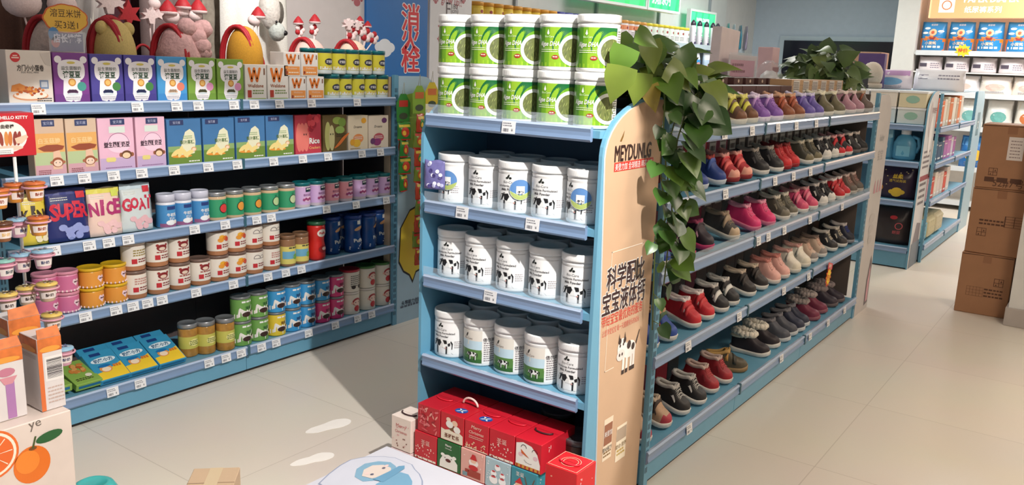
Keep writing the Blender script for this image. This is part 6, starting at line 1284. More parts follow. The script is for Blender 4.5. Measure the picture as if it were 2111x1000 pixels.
# christmas headbands standing on the back panel
def antler(sc_): return [(x*sc_, z*sc_) for x, z in ((-.2, 0), (.2, 0), (.25, .4), (.55, .5), (.85, .35), (.8, .6), (1.0, .8), (.7, .85), (.6, 1.1), (.4, .85), (.2, .9), (.1, 1.25), (-.15, .9), (-.45, 1.1), (-.4, .8), (-.8, .75), (-.5, .55), (-.75, .3), (-.3, .4))]
def headband(label, px, y, items):
    x = Xat(px, y, 1.6); root = thing('christmas_headband', label, 'headband', (x, y, 1.411), 0, 'christmas headbands above the snack shelf')
    b = MB(); b.tube([(.055*math.cos(a), 0, .006+.10*math.sin(a)) for a in [PI*k/14 for k in range(15)]], .006, RB, 6); b.build('band', root); W_ = M(238, 214, 212, .8, 'fabric')
    for kind, qx, qy, s_ in items:
        p = at(qx, qy, 1, y); c = Vector((p.x-x, 0, p.z-1.411)); b = MB()
        if kind == 'antler': b.prism(flat(c.x, -.01, c.z-s_*.6), antler(s_), -.012, .012, W_)
        elif kind == 'puff': b.ball(c, s_, s_*.7, s_*.8, W_, 16, 10)
        elif kind == 'hat': b.lathe([(s_*.9, 0, W_), (s_*.95, s_*.3, RB), (s_*.75, s_*.7, RB), (s_*.3, s_*1.3, RB), (s_*.05, s_*1.5, RB)], 14, c.x, 0, c.z-s_*.5)
        elif kind == 'star': b.prism(flat(c.x, -.008, c.z), [((s_ if k % 2 == 0 else s_*.5)*math.cos(PI/2+PI*k/6), (s_ if k % 2 == 0 else s_*.5)*math.sin(PI/2+PI*k/6)) for k in range(12)], -.01, .01, RB)
        elif kind == 'flower':
            for k in range(5): b.ball(c+Vector((s_*.6*math.cos(k*1.256), 0, s_*.6*math.sin(k*1.256))), s_*.5, s_*.4, s_*.5, RB if k % 2 else W_, 8, 6)
        b.tube([(max(-.05, min(.05, c.x)), 0, .08), (c.x, 0, max(.09, c.z-s_*.4))], .004, W_, 5); b.build({'antler': 'antler', 'puff': 'white_puff', 'hat': 'santa_hat', 'star': 'red_star', 'flower': 'flower'}[kind], root)
HY = 3.652
headband('headband with white puffs at the top left above the grey plush hat', 90, HY, [('puff', 45, 4, .075), ('puff', 128, 10, .06)])
headband('headband with a white antler and red star above the yellow bear hat', 235, HY, [('antler', 222, 8, .07), ('star', 262, 28, .06)])
headband('headband with a white antler and small puff right of the yellow bear hat', 292, HY, [('antler', 308, 32, .06), ('puff', 318, 8, .03)])
headband('headband with three small santa caps above the pink plush hat', 375, HY, [('puff', 352, 34, .042), ('hat', 346, 20, .045), ('puff', 377, 24, .03), ('hat', 377, 10, .04), ('puff', 402, 32, .035), ('hat', 408, 18, .045)])
headband('headband with a small santa cap right of the mustard hat', 525, HY, [('puff', 524, 42, .035), ('hat', 532, 30, .04)])
headband('headband with two red and white santa figures above the pale pink hat', 632, HY, [('hat', 615, 45, .03), ('flower', 618, 62, .03), ('hat', 649, 42, .034), ('flower', 647, 62, .03)])
headband('headband heaped with white feathers and red flowers above the cream hat', 730, HY, [('antler', 715, 50, .05), ('flower', 725, 68, .04), ('flower', 742, 60, .04), ('flower', 755, 72, .04), ('flower', 770, 78, .035), ('antler', 732, 52, .045), ('hat', 742, 42, .025), ('hat', 758, 52, .025)])
# hand written price sign on the cartons
p = at(140, 102, 1, 3.29); sg = thing('price_sign', 'yellow cloud shaped handwritten offer sign on top of the purple cartons', 'sign', (p.x, 3.29, at(150, 109, 1, 3.262).z+.002))
b = MB(); sf = flat(0, 0, 0); CP = []
for k in range(40): a = 2*PI*k/40; q = 1+.06*abs(math.sin(a*4.5)); CP.append((.082*math.cos(a)*q, .122+.052*math.sin(a)*q))
b.prism(sf, CP, -.002, 0, M(196, 90, 40)); b.poly(sf, [(x*.94, .122+(y-.122)*.92) for x, y in CP], M(214, 168, 62, .5), .0008, 1)
b.text(sf, '溶豆米饼', 0, .142, .032, M(70, 50, 30), .0014, maxw=.115); b.text(sf, '买3送1', 0, .1, .032, M(70, 50, 30), .0014, maxw=.1); b.text(sf, '店长推荐', .0, .05, .034, M(226, 222, 232), .003, maxw=.105, bold=.04)
b.rect(sf, -.06, .002, .06, .07, M(120, 110, 140), .0004); b.ell(sf, -.05, .065, .02, .025, M(70, 120, 170), .0022, 12); b.ell(sf, -.045, .035, .016, .02, M(206, 130, 120), .0022, 12); b.build('sign_card', sg)
b = MB(); b.box(-.07, .07, -.004, -.003, 0, .075, CLEAR); b.box(-.07, .07, -.004, .03, 0, .001, CLEAR); b.build('clear_holder', sg)
# clothes hanging behind the snack shelf
def garment(name, label, cat, px0, px1, y, zb, mat, amp=.02, seed=0, taper=.12, trim=None, zt=2.12):
    x0, x1 = Xat(px0, y, 1.7), Xat(px1, y, 1.7); root = thing(name, label, cat, ((x0+x1)/2, y, zb)); w = x1-x0; h = zt-zb; n, m = 18, 16; V = []; F = []; rnd = random.Random(seed); ph = [rnd.uniform(0, 6) for _ in range(4)]
    for sgn in (-1, 1):
        for j in range(m+1):
            for i in range(n+1):
                u, v = i/n, j/m; ww = w*(1-taper*v**3) if v < .9 else w*(1-taper*v**3-.35*(v-.9)/.1); e = max(0, 1-(2*u-1)**2)**.5
                f = amp*(math.sin(u*17+ph[0]+v*2)+.6*math.sin(u*31+ph[1])+ .8*math.sin(v*14+ph[2]+u*3))*e
                V.append(((u-.5)*ww, sgn*(.045*e+.002)+f*(1 if sgn < 0 else .3), h*v))
    q = (n+1)*(m+1)
    for j in range(m):
        for i in range(n): a = j*(n+1)+i; F.append((a, a+1, a+n+2, a+n+1)); F.append((q+a+1, q+a, q+a+n+1, q+a+n+2))
    for j in range(m): a = j*(n+1); F.append((a+n+1, q+a+n+1, q+a, a)); a += n; F.append((a, q+a, q+a+n+1, a+n+1))
    for i in range(n): F.append((i+1, i, q+i, q+i+1)); a = m*(n+1)+i; F.append((a, a+1, q+a+1, q+a))
    b = MB(); b.add(V, F, mat, True); b.build('body', root)
    if trim: b = MB(); b.box(-.008, .008, -.062, -.05, .02, h*.9, trim); b.build('zip', root)
    b = MB(); b.tube([(-w*.3, 0, h-.02), (0, 0, h+.03), (w*.3, 0, h-.02)], .006, M(60, 50, 44), 6); b.tube([(0, 0, h+.03), (0, 0, h+.06), (.025, 0, h+.09), (0, 0, h+.125), (-.02, 0, h+.105)], .003, M(160, 160, 164, .3, 'plain', .8), 6); b.build('hanger', root)
    return root
GY = 3.98
garment('hanging_coat', 'dark brown coat hanging at the top left corner', 'coat', -40, 62, GY-.05, 1.3, M(84, 56, 46, .9, 'fabric'), .012, 1)
garment('hanging_jacket', 'dark grey jacket hanging behind the grey plush hat', 'jacket', 52, 140, GY+.10, 1.28, M(72, 62, 64, .8, 'fabric'), .012, 2)
garment('puffer_jacket', 'silver grey puffer jacket hanging behind the yellow sign', 'jacket', 132, 212, GY-.05, 1.3, M(196, 190, 186, .45), .02, 3, trim=M(230, 226, 214))
garment('hanging_jacket', 'maroon jacket hanging behind the yellow bear hat', 'jacket', 206, 290, GY+.10, 1.3, M(70, 30, 40, .8, 'fabric'), .012, 4)
garment('hanging_jacket', 'brown grey jacket hanging behind the pink plush hat', 'jacket', 286, 418, GY-.05, 1.28, M(110, 92, 90, .8, 'fabric'), .014, 5)
garment('hanging_dress', 'grey patterned dress hanging right of the pink plush hat', 'dress', 406, 462, GY+.10, 1.3, M(150, 140, 126, .9, 'mottle'), .012, 6)
garment('hanging_coat', 'bright white padded coat hanging behind the mustard plush hat', 'coat', 452, 592, GY-.05, 1.3, M(244, 240, 228, .7, 'fabric'), .012, 7)
b = MB(); b.tube([(1.2, GY, 2.245), (3.6, GY, 2.245)], .012, M(170, 170, 174, .3, 'plain', .8), 8)
for x in (1.3, 3.4): b.tube([(x, GY, 2.245), (x, 4.3, 2.245)], .01, M(170, 170, 174, .3, 'plain', .8), 8)
tag(b.build('clothes_rail'), 'steel clothes rail on the wall above the snack shelf', 'rail')
# plush dog hung on the white coat
p = at(556, 45, 1, 3.79); dg_ = thing('plush_dog', 'grey and white plush dog hanging right of the mustard plush hat', 'plush toy', p); FU = M(214, 208, 200, .95, 'fur')
b = MB(); b.ball((0, 0, .06), .06, .05, .10, FU, 16, 10, .04, 1); b.ball((.03, -.02, -.05), .045, .045, .05, M(190, 196, 190, .95, 'fur'), 14, 9, .04, 2); b.build('head', dg_)
b = MB(); b.ball((.055, -.055, -.055), .016, .014, .014, BLACK, 10, 7); b.build('nose', dg_); b = MB(); b.ball((.005, -.05, .0), .007, .006, .008, BLACK, 8, 6); b.build('eye', dg_); b = MB(); b.ball((.065, 0, .05), .02, .03, .06, M(90, 84, 76, .95, 'fur'), 12, 8); b.build('ear', dg_)
b = MB(); b.tube([(0, 0, .15), (0, 0, 2.262-p.z), (0, .19, 2.262-p.z)], .004, M(120, 110, 90), 5); b.build('hanging_cord', dg_)
# ------------------------------------------------------------------ wall shelf of milk powder tins at the back left
WS = thing('wall_shelf', 'long grey wall shelf of milk powder tins behind the green tubs', 'shelf unit', (5.36, 4.3, 0)); GS = M(150, 156, 162, .4)
b = MB(); b.box(0, 5.7, .27, .295, 0, 2.6, M(206, 210, 208, .6)); b.build('back_panel', WS)
for k, x in enumerate((.9, 2.3, 3.7, 5.1)): b = MB(); b.box(x, x+.03, .24, .268, 0, 2.6, GS); b.build('upright', WS)
for z in (1.765, 1.40, .95, .5): b = MB(); b.box(0, 5.7, -.02, .27, z-.03, z+.0, GS); b.box(0, 5.7, -.032, -.021, z-.035, z+.02, M(176, 190, 198, .25)); b.build('shelf', WS)
def tin(c, lid, band):
    def f():
        def art(b, sf, r, h): b.rect(sf, -r*1.2, h*.62, r*1.2, h*.9, T(band), .0006, 8); b.ell(sf, 0, h*.74, r*.3, h*.09, M(150, 50, 50), .0014, 10); b.lines(sf, -r*.7, r*.7, h*.45, 3, h*.1, h*.04, M(120, 110, 110), .001)
        return jar('milk_powder_tin', .064, .195, .03, T(c, .35), T(lid, .35), T(c, .35), art, (.03, .97), 1.04)
    return f
TK = {'yellow': ((226, 190, 60), (214, 150, 50), (236, 206, 90)), 'blue': ((226, 226, 232), (60, 66, 150), (236, 236, 240)), 'orange': ((232, 226, 230), (222, 160, 80), (226, 140, 90)), 'white': ((226, 230, 226), (226, 206, 60), (214, 226, 214))}
seq = ['yellow']*9 + ['blue']*6 + ['orange']*7 + ['white']*8
cnt = {}
for k, c in enumerate(seq):
    cnt[c] = cnt.get(c, 0)+1; x = 5.47+.1335*k
    put('tin'+c, tin(*TK[c]), (x, 4.36, 1.766), random.uniform(-.2, .4), '%s tin on the back wall shelf, %s such from left' % ({'yellow': 'yellow', 'blue': 'white blue lidded', 'orange': 'white orange lidded', 'white': 'white yellow lidded'}[c], ORD[cnt[c]-1]), 'milk powder tins on the wall shelf')
def lightbox(name, label, x0, x1, z0, z1, col, texts, y=4.3, d=.1):
    root = thing(name, label, 'sign', (x0, y, z0)); w, h = x1-x0, z1-z0; b = MB(); F_ = M(226, 232, 230, .3)
    for a in ((0, w, 0, .025), (0, w, h-.025, h), (0, .025, .025, h-.025), (w-.025, w, .025, h-.025)): b.box(a[0], a[1], 0, d, a[2], a[3], F_)
    b.build('frame', root); b = MB(); em = M(*col, .4, 'emit'); b.box(.025, w-.025, .01, d-.01, .025, h-.025, em); sf = flat(.025, .01, .025); w2, h2 = w-.05, h-.05
    for k in range(4): b.poly(sf, [(w2*(.1+.26*k), 0), (w2*(.18+.26*k), 0), (w2*(.26+.26*k), h2), (w2*(.2+.26*k), h2)], M(int(col[0]*.7), min(255, int(col[1]*1.05)), int(col[2]*.85), .4, 'emit'), .002)
    for t, u, v, s_ in texts: b.text(sf, t, w2*u, v, s_, M(236, 246, 240, .4, 'emit'), .004, maxw=w2*.6, bold=.02)
    b.build('lit_face', root); return root
lightbox('header_sign', 'long green lit header sign above the tins', 7.05, 8.28, 2.095, 2.5, (60, 180, 116), [('奶粉系列', .3, .2, .16), ('MILK POWDER', .7, .12, .07)])
lightbox('header_sign', 'shorter green lit header sign above the yellow lidded tins', 8.30, 9.08, 2.095, 2.5, (60, 190, 126), [('奶粉系列', .4, .12, .16)])
lightbox('header_sign', 'green lit panel behind the upright dark topped bottles', 9.65, 10.42, 1.86, 2.2, (70, 196, 140), [('PAPER DIAPER', .5, .2, .06)], 4.43, .05)
def bottle():
    root = thing('shampoo_bottle'); b = MB(); W_ = M(226, 220, 228, .3); b.lathe([(.05, 0, W_), (.058, .01, W_), (.058, .2, W_), (.05, .235, W_)], 20, sy=.62); sf = flat(0, -.0365, 0); b.rect(sf, -.035, .0, .035, .05, M(70, 54, 100), .001); b.text(sf, '沐浴', 0, .15, .03, M(80, 60, 120), .001, maxw=.06); b.lines(sf, -.03, .03, .11, 3, .02, .007, M(150, 120, 160), .001); b.build('bottle_body', root)
    b = MB(); D_ = M(56, 48, 64, .35); b.lathe([(.049, .236, D_), (.05, .26, D_), (.03, .285, D_), (.012, .30, D_)], 18, sy=.62); b.build('cap', root); return root
for k, px in enumerate((1428, 1441, 1455, 1468, 1478)):
    put('bottle', bottle, (Xat(px, 4.35, 1.9), 4.35, 1.766), .2, 'white bottle with dark cap on the back wall shelf, %s of five from left' % ORD[k], 'bottles on the wall shelf')
def packart(c1, c2):
    def art(b, sf, w, h): b.rect(sf, w*.05, h*.7, w*.95, h*.95, T(c1), .001, 6); b.ell(sf, w*.5, h*.4, w*.3, h*.2, T(c2), .001, 14, 2); b.lines(sf, w*.2, w*.8, h*.15, 2, h*.06, h*.03, M(120, 130, 150), .0014)
    return art
for k, (px, py, c) in enumerate(((1490, 88, (46, 130, 140)), (1503, 88, (190, 196, 206)), (1517, 90, (50, 120, 140)), (1530, 90, (150, 140, 160)))):
    o = pouch('hanging_pack', .26, .30, .05, c, packart((60, 150, 160), (220, 220, 226))); p = at(px, py, 1, 4.3); o.location = (p.x, 4.25+.004*k, 1.768); o.rotation_euler = (0, 0, .5); tag(o, '%s blister pack on the back wall shelf, %s of four from left' % (('teal', 'silver', 'blue green', 'grey lilac')[k], ORD[k]), 'pack', 'packs at the end of the wall shelf')
for k, px in enumerate((1380, 1406, 1431, 1455, 1478)):
    o = pouch('wipes_pack', .24, .30, .1, ((60, 130, 190), (130, 170, 206), (60, 140, 200), (170, 190, 210), (80, 150, 200))[k], packart((226, 230, 236), (206, 150, 150))); o.location = (Xat(px, 4.34, 1.5), 4.34, 1.403); tag(o, 'blue wipes pack under the back wall tins, %s of five from left' % ORD[k], 'pack', 'wipes packs on the lower wall shelf')
# things standing on the rear shelf behind the shoe boxes
p = at(1500, 62, 1, 1.95); z0 = 1.3005; x0, x1 = Xat(1474, 2.0, 1.45), Xat(1512, 2.0, 1.45)
b = MB(); b.rbox(0, x1-x0, 0, .06, 0, p.z-z0, M(226, 212, 214, .5, 'card'), .003); b.poly(flat(0, 0, 0), [((x1-x0)*.5, .1), ((x1-x0)*.56, .1), ((x1-x0)*.72, .24), ((x1-x0)*.68, .24)], M(170, 150, 156), .001); o = b.build('tall_box'); o.location = (x0, 1.99, z0+.022); o.rotation_euler = (0, .05, 0); tag(o, 'tall narrow white box behind the brown shoe boxes', 'box')
p = at(1540, 114, 1, 1.9); x0, x1 = Xat(1512, 1.9, 1.45), Xat(1568, 1.9, 1.45); w_ = x1-x0; h_ = p.z-z0
cf = thing('notice_stand', 'pink printed notice in a clear stand behind the shoe boxes', 'notice', (x0, 1.935, z0)); b = MB(); b.box(0, w_, 0, .004, .0, h_, M(228, 214, 218)); sf = flat(0, 0, 0); b.rect(sf, w_*.05, h_*.35, w_*.92, h_*.9, M(226, 150, 176), .001)
for k in range(3): b.lines(sf, w_*.1, w_*(.5+.12*k), h_*(.78-.13*k), 1, .01, h_*.05, M(150, 60, 90), .002, seed=k)
b.build('notice_sheet', cf); b = MB(); b.box(-.012, w_+.012, -.004, -.002, 0, h_+.012, CLEAR); b.box(-.012, w_+.012, -.004, .045, 0, .003, CLEAR); b.build('clear_stand', cf)
p = at(1582, 128, 1, 1.88); o = thing('plastic_bag', 'clear plastic bag of white goods beside the pink notice', 'bag', (Xat(1585, 1.9, 1.45), 1.9, z0+.005)); b = MB(); b.ball((0, 0, .10), .09, .07, .10, M(232, 232, 236, .4), 20, 12, .08, 4); b.build('white_goods', o); b = MB(); b.ball((0, 0, (p.z-z0)/2+.004), .11, .085, (p.z-z0)/2, M(226, 230, 236, .1, 'clear'), 20, 12, .1, 9); b.build('clear_wrap', o)
p = at(1608, 98, 1, 1.92); b = MB(); w_ = .16; b.rbox(0, w_*.8, 0, .1, 0, p.z-z0, M(226, 190, 196, .5, 'card'), .003); b.rect(flat(0, 0, 0), .02, .2, .14, .23, M(150, 60, 70), .001); o = b.build('tall_box'); o.location = (Xat(1588, 1.94, 1.45), 1.94, z0); tag(o, 'pale pink box beside the back pothos plant', 'box')
# far right end of the shoe gondola: hat, name tag and boxes
ht = thing('knit_hat', 'grey beige soft hat on top of the back right unit', 'hat', (7.86, Yat(1797, 7.86, 1.5), 1.391)); b = MB(); b.ball((0, 0, .115), .095, .09, .11, M(176, 164, 150, .9, 'fabric'), 20, 12, .02, 3); b.build('crown', ht); b = MB(); b.lathe([(.088, .0, M(160, 148, 134, .9, 'fabric')), (.096, .02, M(160, 148, 134, .9, 'fabric')), (.09, .045, M(160, 148, 134, .9, 'fabric'))], 20); b.build('brim', ht)
b = MB(); b.box(-.12, .12, -.02, .02, 0, .03, M(30, 28, 36)); b.box(-.12, .12, -.004, .004, .03, .17, M(30, 28, 36)); b.text(flat(0, -.004, 0), 'ANGX', 0, .11, .07, PAPER, .001, maxw=.2); o = b.build('name_board'); o.location = (7.61, Yat(1762, 7.61, 1.5), 1.391); o.rotation_euler = (0, 0, -.9); tag(o, 'small black name board with white letters by the back plant', 'sign')
b = MB(); b.rbox(-.04, .04, 0, .22, 0, .30, M(70, 48, 96, .5, 'card'), .003); o = b.build('purple_box'); o.location = (8.06, Yat(1822, 8.06, 1.5), 1.391); tag(o, 'dark purple box just right of the soft hat', 'box')
b = MB(); b.rbox(-.17, .17, 0, .3, -1.12, .62, M(150, 110, 84, .5, 'card'), .003); o = b.build('tall_carton'); o.location = (9.7, Yat(1822, 9.7, 1.6), 1.12); tag(o, 'tall brown carton standing on the floor behind the dark purple box', 'box')

# far end panels of the shoe gondola
b = MB(); b.box(5.4335, 5.4415, SY+.052, SY+.40, .14, 1.39, M(92, 80, 74, .8)); tag(b.build('end_board'), 'brown end board closing the right end of the shoe shelves', 'board')
ep = thing('shoe_end_panel', 'pale printed end panel at the far right of the shoe shelves', 'panel', (5.47, SY, 0)); P = [(0, 0), (.32, 0), (.32, 1.22)] + [(.18+.14*math.cos(a), 1.24+.15*math.sin(a)) for a in [PI/2*k/8 for k in range(9)]] + [(0, 1.39)]
b = MB(); sf = flat(0, 0, 0); b.prism(sf, P, -.02, 0, M(206, 200, 196, .45), BLUE_SHELF); b.text(sf, 'baby', .16, 1.12, .06, M(170, 170, 170), .001, maxw=.2); b.text(sf, '宝宝', .16, 1.02, .07, M(176, 172, 172), .001)
for k in range(3): b.poly(sf, [(.1+.07*k, .78), (.15+.07*k, .78), (.13+.07*k, .86), (.12+.07*k, .86)], M(206, 150, 160), .001)
for k in range(3): b.ell(sf, .16, .62-.07*k, .07-.01*k, .03, M(196, 190, 186), .001+.0002*k, 12)
b.poly(sf, [(.22, 0.03), (.3, .04), (.31, .3), (.27, .36), (.22, .2)], M(96, 84, 90), .001); b.poly(sf, [(.24, .05), (.29, .06), (.29, .26), (.27, .3), (.24, .18)], M(216, 160, 170), .0015); b.build('printed_board', ep)

# ------------------------------------------------------------------ second gondola further back on the right
E2X, E2Y0, E2Y1 = 7.18, 1.27, 2.05
e2 = thing('care_endcap', 'pale blue end display of laundry goods at the back right', 'display shelf', (E2X, 1.66, 0), -PI/2); EZ2 = [1.095, .81, .50, .13]
b = MB(); b.box(-.372, .372, .30, .32, .05, 1.38, BLUE_SHELF); b.build('back_panel', e2); b = MB(); b.box(-.372, .372, .006, .30, .01, .13, BLUE_SHELF); b.build('base_deck', e2)
for z in EZ2: b = MB(); b.box(-.372, .372, 0, .30, z+.02, z+.045, BLUE_SHELF); s_ = b.build('shelf', e2); rail_mb(-.37, .37, z).build('price_rail', s_)
for sx in (1, -1):
    b = MB(); Pn = panel_outline(.36, 1.40); sf = flat(sx*.385, 0, 0, (0, 1, 0), (0, 0, 1)); b.prism(sf, Pn, -.012, .0, M(206, 204, 204, .45) if sx > 0 else BLUE_SHELF, BLUE_SHELF)
    if sx > 0:
        b.poly(sf, [(.07, .2), (.3, .2), (.3, .34), (.16, .36)], M(120, 110, 116), .001); b.rect(sf, .03, .70, .35, .74, M(150, 60, 64), .001); b.rect(sf, .03, 0, .35, .2, M(110, 120, 132), .001)
        for k in range(4): b.lines(sf, .06, .3, .66-.05*k, 1, .01, .022, M(110, 100, 104), .0012, seed=k)
        for k in range(4): b.lines(sf, .06, .3, .92-.04*k, 1, .01, .018, M(130, 120, 124), .0012, seed=k+9)
        b.ell(sf, .14, 1.18, .05, .14, M(190, 180, 180), .001, 16); b.ell(sf, .22, 1.05, .06, .16, M(226, 222, 220), .0014, 16); b.text(sf, '孕婴洗护', .25, 1.25, .05, M(130, 80, 80), .002, maxw=.18)
    b.build('side_panel', e2)
for k in range(3):
    for lv in (0, 1):
        b = MB(); w_ = .2; h_ = .125; cs = ((214, 222, 218), (226, 214, 180), (206, 220, 224), (230, 222, 210), (206, 222, 210), (222, 222, 226))[k*2+lv]; b.rbox(-w_/2, w_/2, 0, .2, 0, h_, T(cs, .35), .004); b.ell(flat(0, 0, 0), 0, h_*.5, .05, .03, M(150, 190, 170), .001, 12); b.box(-w_/2-.003, w_/2+.003, -.003, .203, h_-.014, h_+.001, M(236, 236, 236, .3)); o = b.build('storage_bin')
        o.location = (E2X+.03, 1.40+.215*k, EZ2[0]+.046+lv*.127); o.rotation_euler = (0, 0, RZ); tag(o, 'pale storage bin on the back end display, %s row, %s from right' % (('lower', 'upper')[lv], ORD[k]), 'bin', 'pale storage bins')
def jug():
    root = thing('detergent_jug'); b = MB(); B_ = M(96, 170, 206, .3); b.lathe([(.07, 0, B_), (.085, .01, B_), (.09, .05, B_), (.085, .13, B_), (.06, .18, B_), (.035, .2, B_), (.032, .205, B_)], 24, sx=1, sy=.6); b.rect(flat(0, -.052, 0), -.05, .03, .05, .11, M(130, 196, 222, .4), .001); b.build('jug_body', root)
    b = MB(); b.tube([(.05, 0, .185), (.095, 0, .17), (.105, 0, .11), (.085, 0, .06)], .014, B_, 8); b.build('handle', root); b = MB(); W_ = M(226, 232, 236, .3); b.lathe([(.036, .2, W_), (.038, .24, W_), (.03, .246, W_)], 18); b.build('cap', root); return root
put('jug', jug, (E2X+.11, 1.43, EZ2[1]+.046), RZ, 'blue detergent jug with white cap on the back end display')
o = pouch('refill_bag', .17, .24, .08, (90, 160, 196), packart((150, 200, 220), (226, 236, 240))); o.location = (E2X+.10, 1.60, EZ2[1]+.046); o.rotation_euler = (0, 0, RZ); tag(o, 'blue refill bag left of the detergent jug', 'bag')
def moon(b, sf, w, h):
    b.text(sf, '丝柔', w*.55, h*.66, h*.14, M(226, 196, 70), .001, maxw=w*.4, bold=.03); b.text(sf, '透气试用装', w*.55, h*.53, h*.09, M(226, 196, 70), .001, maxw=w*.5)
    for u, v, r in ((.45, .2, .1), (.56, .25, .12), (.66, .2, .1), (.55, .15, .13)): b.ell(sf, w*u, h*v, w*r, h*r*.7, M(226, 190, 60), .001+.0003*u, 12, 2)
    for k in range(7): rnd = random.Random(k); b.ell(sf, w*rnd.uniform(.1, .9), h*rnd.uniform(.35, .9), w*.02, h*.015, M(226, 206, 150), .001, 6)
    b.ell(sf, w*.12, h*.3, w*.09, h*.1, M(226, 150, 60), .001, 10)
o = pouch('diaper_bag', .30, .27, .12, (52, 36, 62), moon); o.location = (E2X+.12, 1.455, EZ2[2]+.046); o.rotation_euler = (0, 0, RZ); tag(o, 'dark purple bag with yellow clouds on the back end display', 'bag')
def rose(b, sf, w, h): b.ell(sf, w*.58, h*.72, w*.09, h*.05, M(206, 60, 70), .001, 10, 2); b.arc(sf, w*.72, h*.5, w*.07, w*.09, 0, 2*PI, M(206, 90, 100), .001); b.text(sf, '朗婴', w*.68, h*.33, h*.1, M(206, 90, 100), .001, maxw=w*.3)
o = pouch('diaper_bag', .31, .30, .13, (50, 42, 44), rose); o.location = (E2X+.13, 1.46, EZ2[3]+.046); o.rotation_euler = (0, 0, RZ); tag(o, 'dark brown bag with a red mark on the back end display', 'bag')
g2 = gondola('care_gondola', 'pale blue shelf unit of books and cloth goods at the back right', (7.58, 1.25, 0), 0, [(0, .9), (.9, 1.80)], [1.07, .775, .465, .10], .38, [[], [], [], []], M(84, 92, 100, .7), 1.38)
b = MB(); b.box(7.58, 9.38, 1.66, 2.05, 0, 1.3, BLUE_SHELF); tag(b.build('rear_shelving'), 'back half of the care goods shelf unit at the back right', 'shelf unit')
b = MB(); sf = flat(9.42, 1.25, 0); b.prism(sf, [(0, 0), (.5, 0), (.5, 1.24)] + [(.36+.14*math.cos(a), 1.24+.15*math.sin(a)) for a in [PI/2*k/8 for k in range(9)]] + [(0, 1.39)], -.02, 0, M(170, 196, 208, .4)); b.rect(sf, .18, .95, .34, 1.18, M(110, 140, 150), .001); b.text(sf, '文', .26, 1.06, .1, PAPER, .0016); tag(b.build('partition_board'), 'pale blue end panel at the far end of the back right shelf unit', 'panel')
rnd = random.Random(12)
def book(c, w_, h_, d):
    b = MB(); b.rbox(0, w_, 0, d, 0, h_, T(c, .5, 'card'), .002); sf = flat(0, 0, 0); b.rect(sf, w_*.15, h_*.12, w_*.85, h_*.2, PAPER, .001); b.rect(sf, w_*.1, h_*.8, w_*.9, h_*.84, M(240, 226, 206), .001); sl = flat(0, d, 0, (0, -1, 0), (0, 0, 1)); b.rect(sl, d*.1, h_*.1, d*.9, h_*.35, M(236, 226, 214), .001); return b
tiersG = [(1.07, .24, [(214, 90, 50), (222, 110, 60), (226, 214, 200), (206, 196, 176), (214, 120, 70), (226, 220, 206), (190, 170, 150), (226, 130, 80), (222, 214, 204)], 'boxed book', 'top'), (.775, .19, [(206, 196, 186), (60, 90, 120), (50, 80, 110), (70, 96, 120), (176, 110, 170), (190, 120, 180), (206, 196, 210), (170, 100, 160)], 'gift pack', 'second'), (.465, .21, [(206, 150, 160), (206, 70, 50), (226, 214, 200), (222, 206, 200), (214, 196, 186), (214, 80, 60), (226, 214, 206)], 'cloth pack', 'third')]
for z, hh, cols, nm, tn in tiersG:
    x = 7.62
    for k, c in enumerate(cols):
        w_ = rnd.uniform(.1, .17); o = book(c, w_, hh*rnd.uniform(.85, 1.05), .22).build(nm.replace(' ', '_')); o.location = (x, 1.285, z+.0345); x += w_+.014; tag(o, 'upright %s on the %s tier of the back right unit, %s from left' % (nm, tn, ORD[k]), 'pack' if nm != 'boxed book' else 'book', nm+'s on the back right unit')
for k, (x, c) in enumerate(((7.72, (110, 170, 190)), (8.03, (196, 186, 150)), (8.40, (200, 190, 160)))):
    b = MB(); b.rbox(-.12 if k == 0 else -.17, .12 if k == 0 else .17, 0, .25, 0, .19, T(c, .8, 'fabric'), .03)
    for q in range(9): b.ell(flat(-.12, 0, 0), .02+.03*q, .05+.05*(q % 3), .01, .008, M(150, 150, 110), .001, 8)
    o = b.build('folded_blanket'); o.location = (x, 1.275, .1345); tag(o, '%s on the lowest tier of the back right unit' % ('pale blue folded blanket', 'cream patterned blanket beside the blue one', 'cream patterned blanket furthest right')[k], 'blanket')
def softpack(nm, label, x, y, z, w_, d, h_, c, art, rz=RZ, grp=None):
    o = pouch(nm, w_, h_, d, c, art); o.location = (x, y, z); o.rotation_euler = (0, 0, rz); tag(o, label, 'pack', grp); return o
def facial(b, sf, w, h): b.rect(sf, w*.1, h*.55, w*.3, h*.75, M(110, 106, 130), .001, 3); b.lines(sf, w*.5, w*.9, h*.7, 2, h*.15, h*.06, M(140, 136, 150), .001)
softpack('tissue_pack', 'white tissue pack lying on top of the back right unit, right one', 8.3, 1.42, 1.3905, .40, .16, .18, (226, 224, 230), facial); softpack('tissue_pack', 'white and lilac tissue pack on top of the back right unit, left one', 8.25, 1.80, 1.3905, .34, .16, .17, (226, 216, 226), packart((190, 150, 196), (120, 170, 206)))
b = MB(); b.box(7.55, 9.4, 1.27, 2.05, 1.381, 1.3895, M(170, 196, 210, .4)); tag(b.build('top_board'), 'pale board on top of the back right shelf unit', 'board')

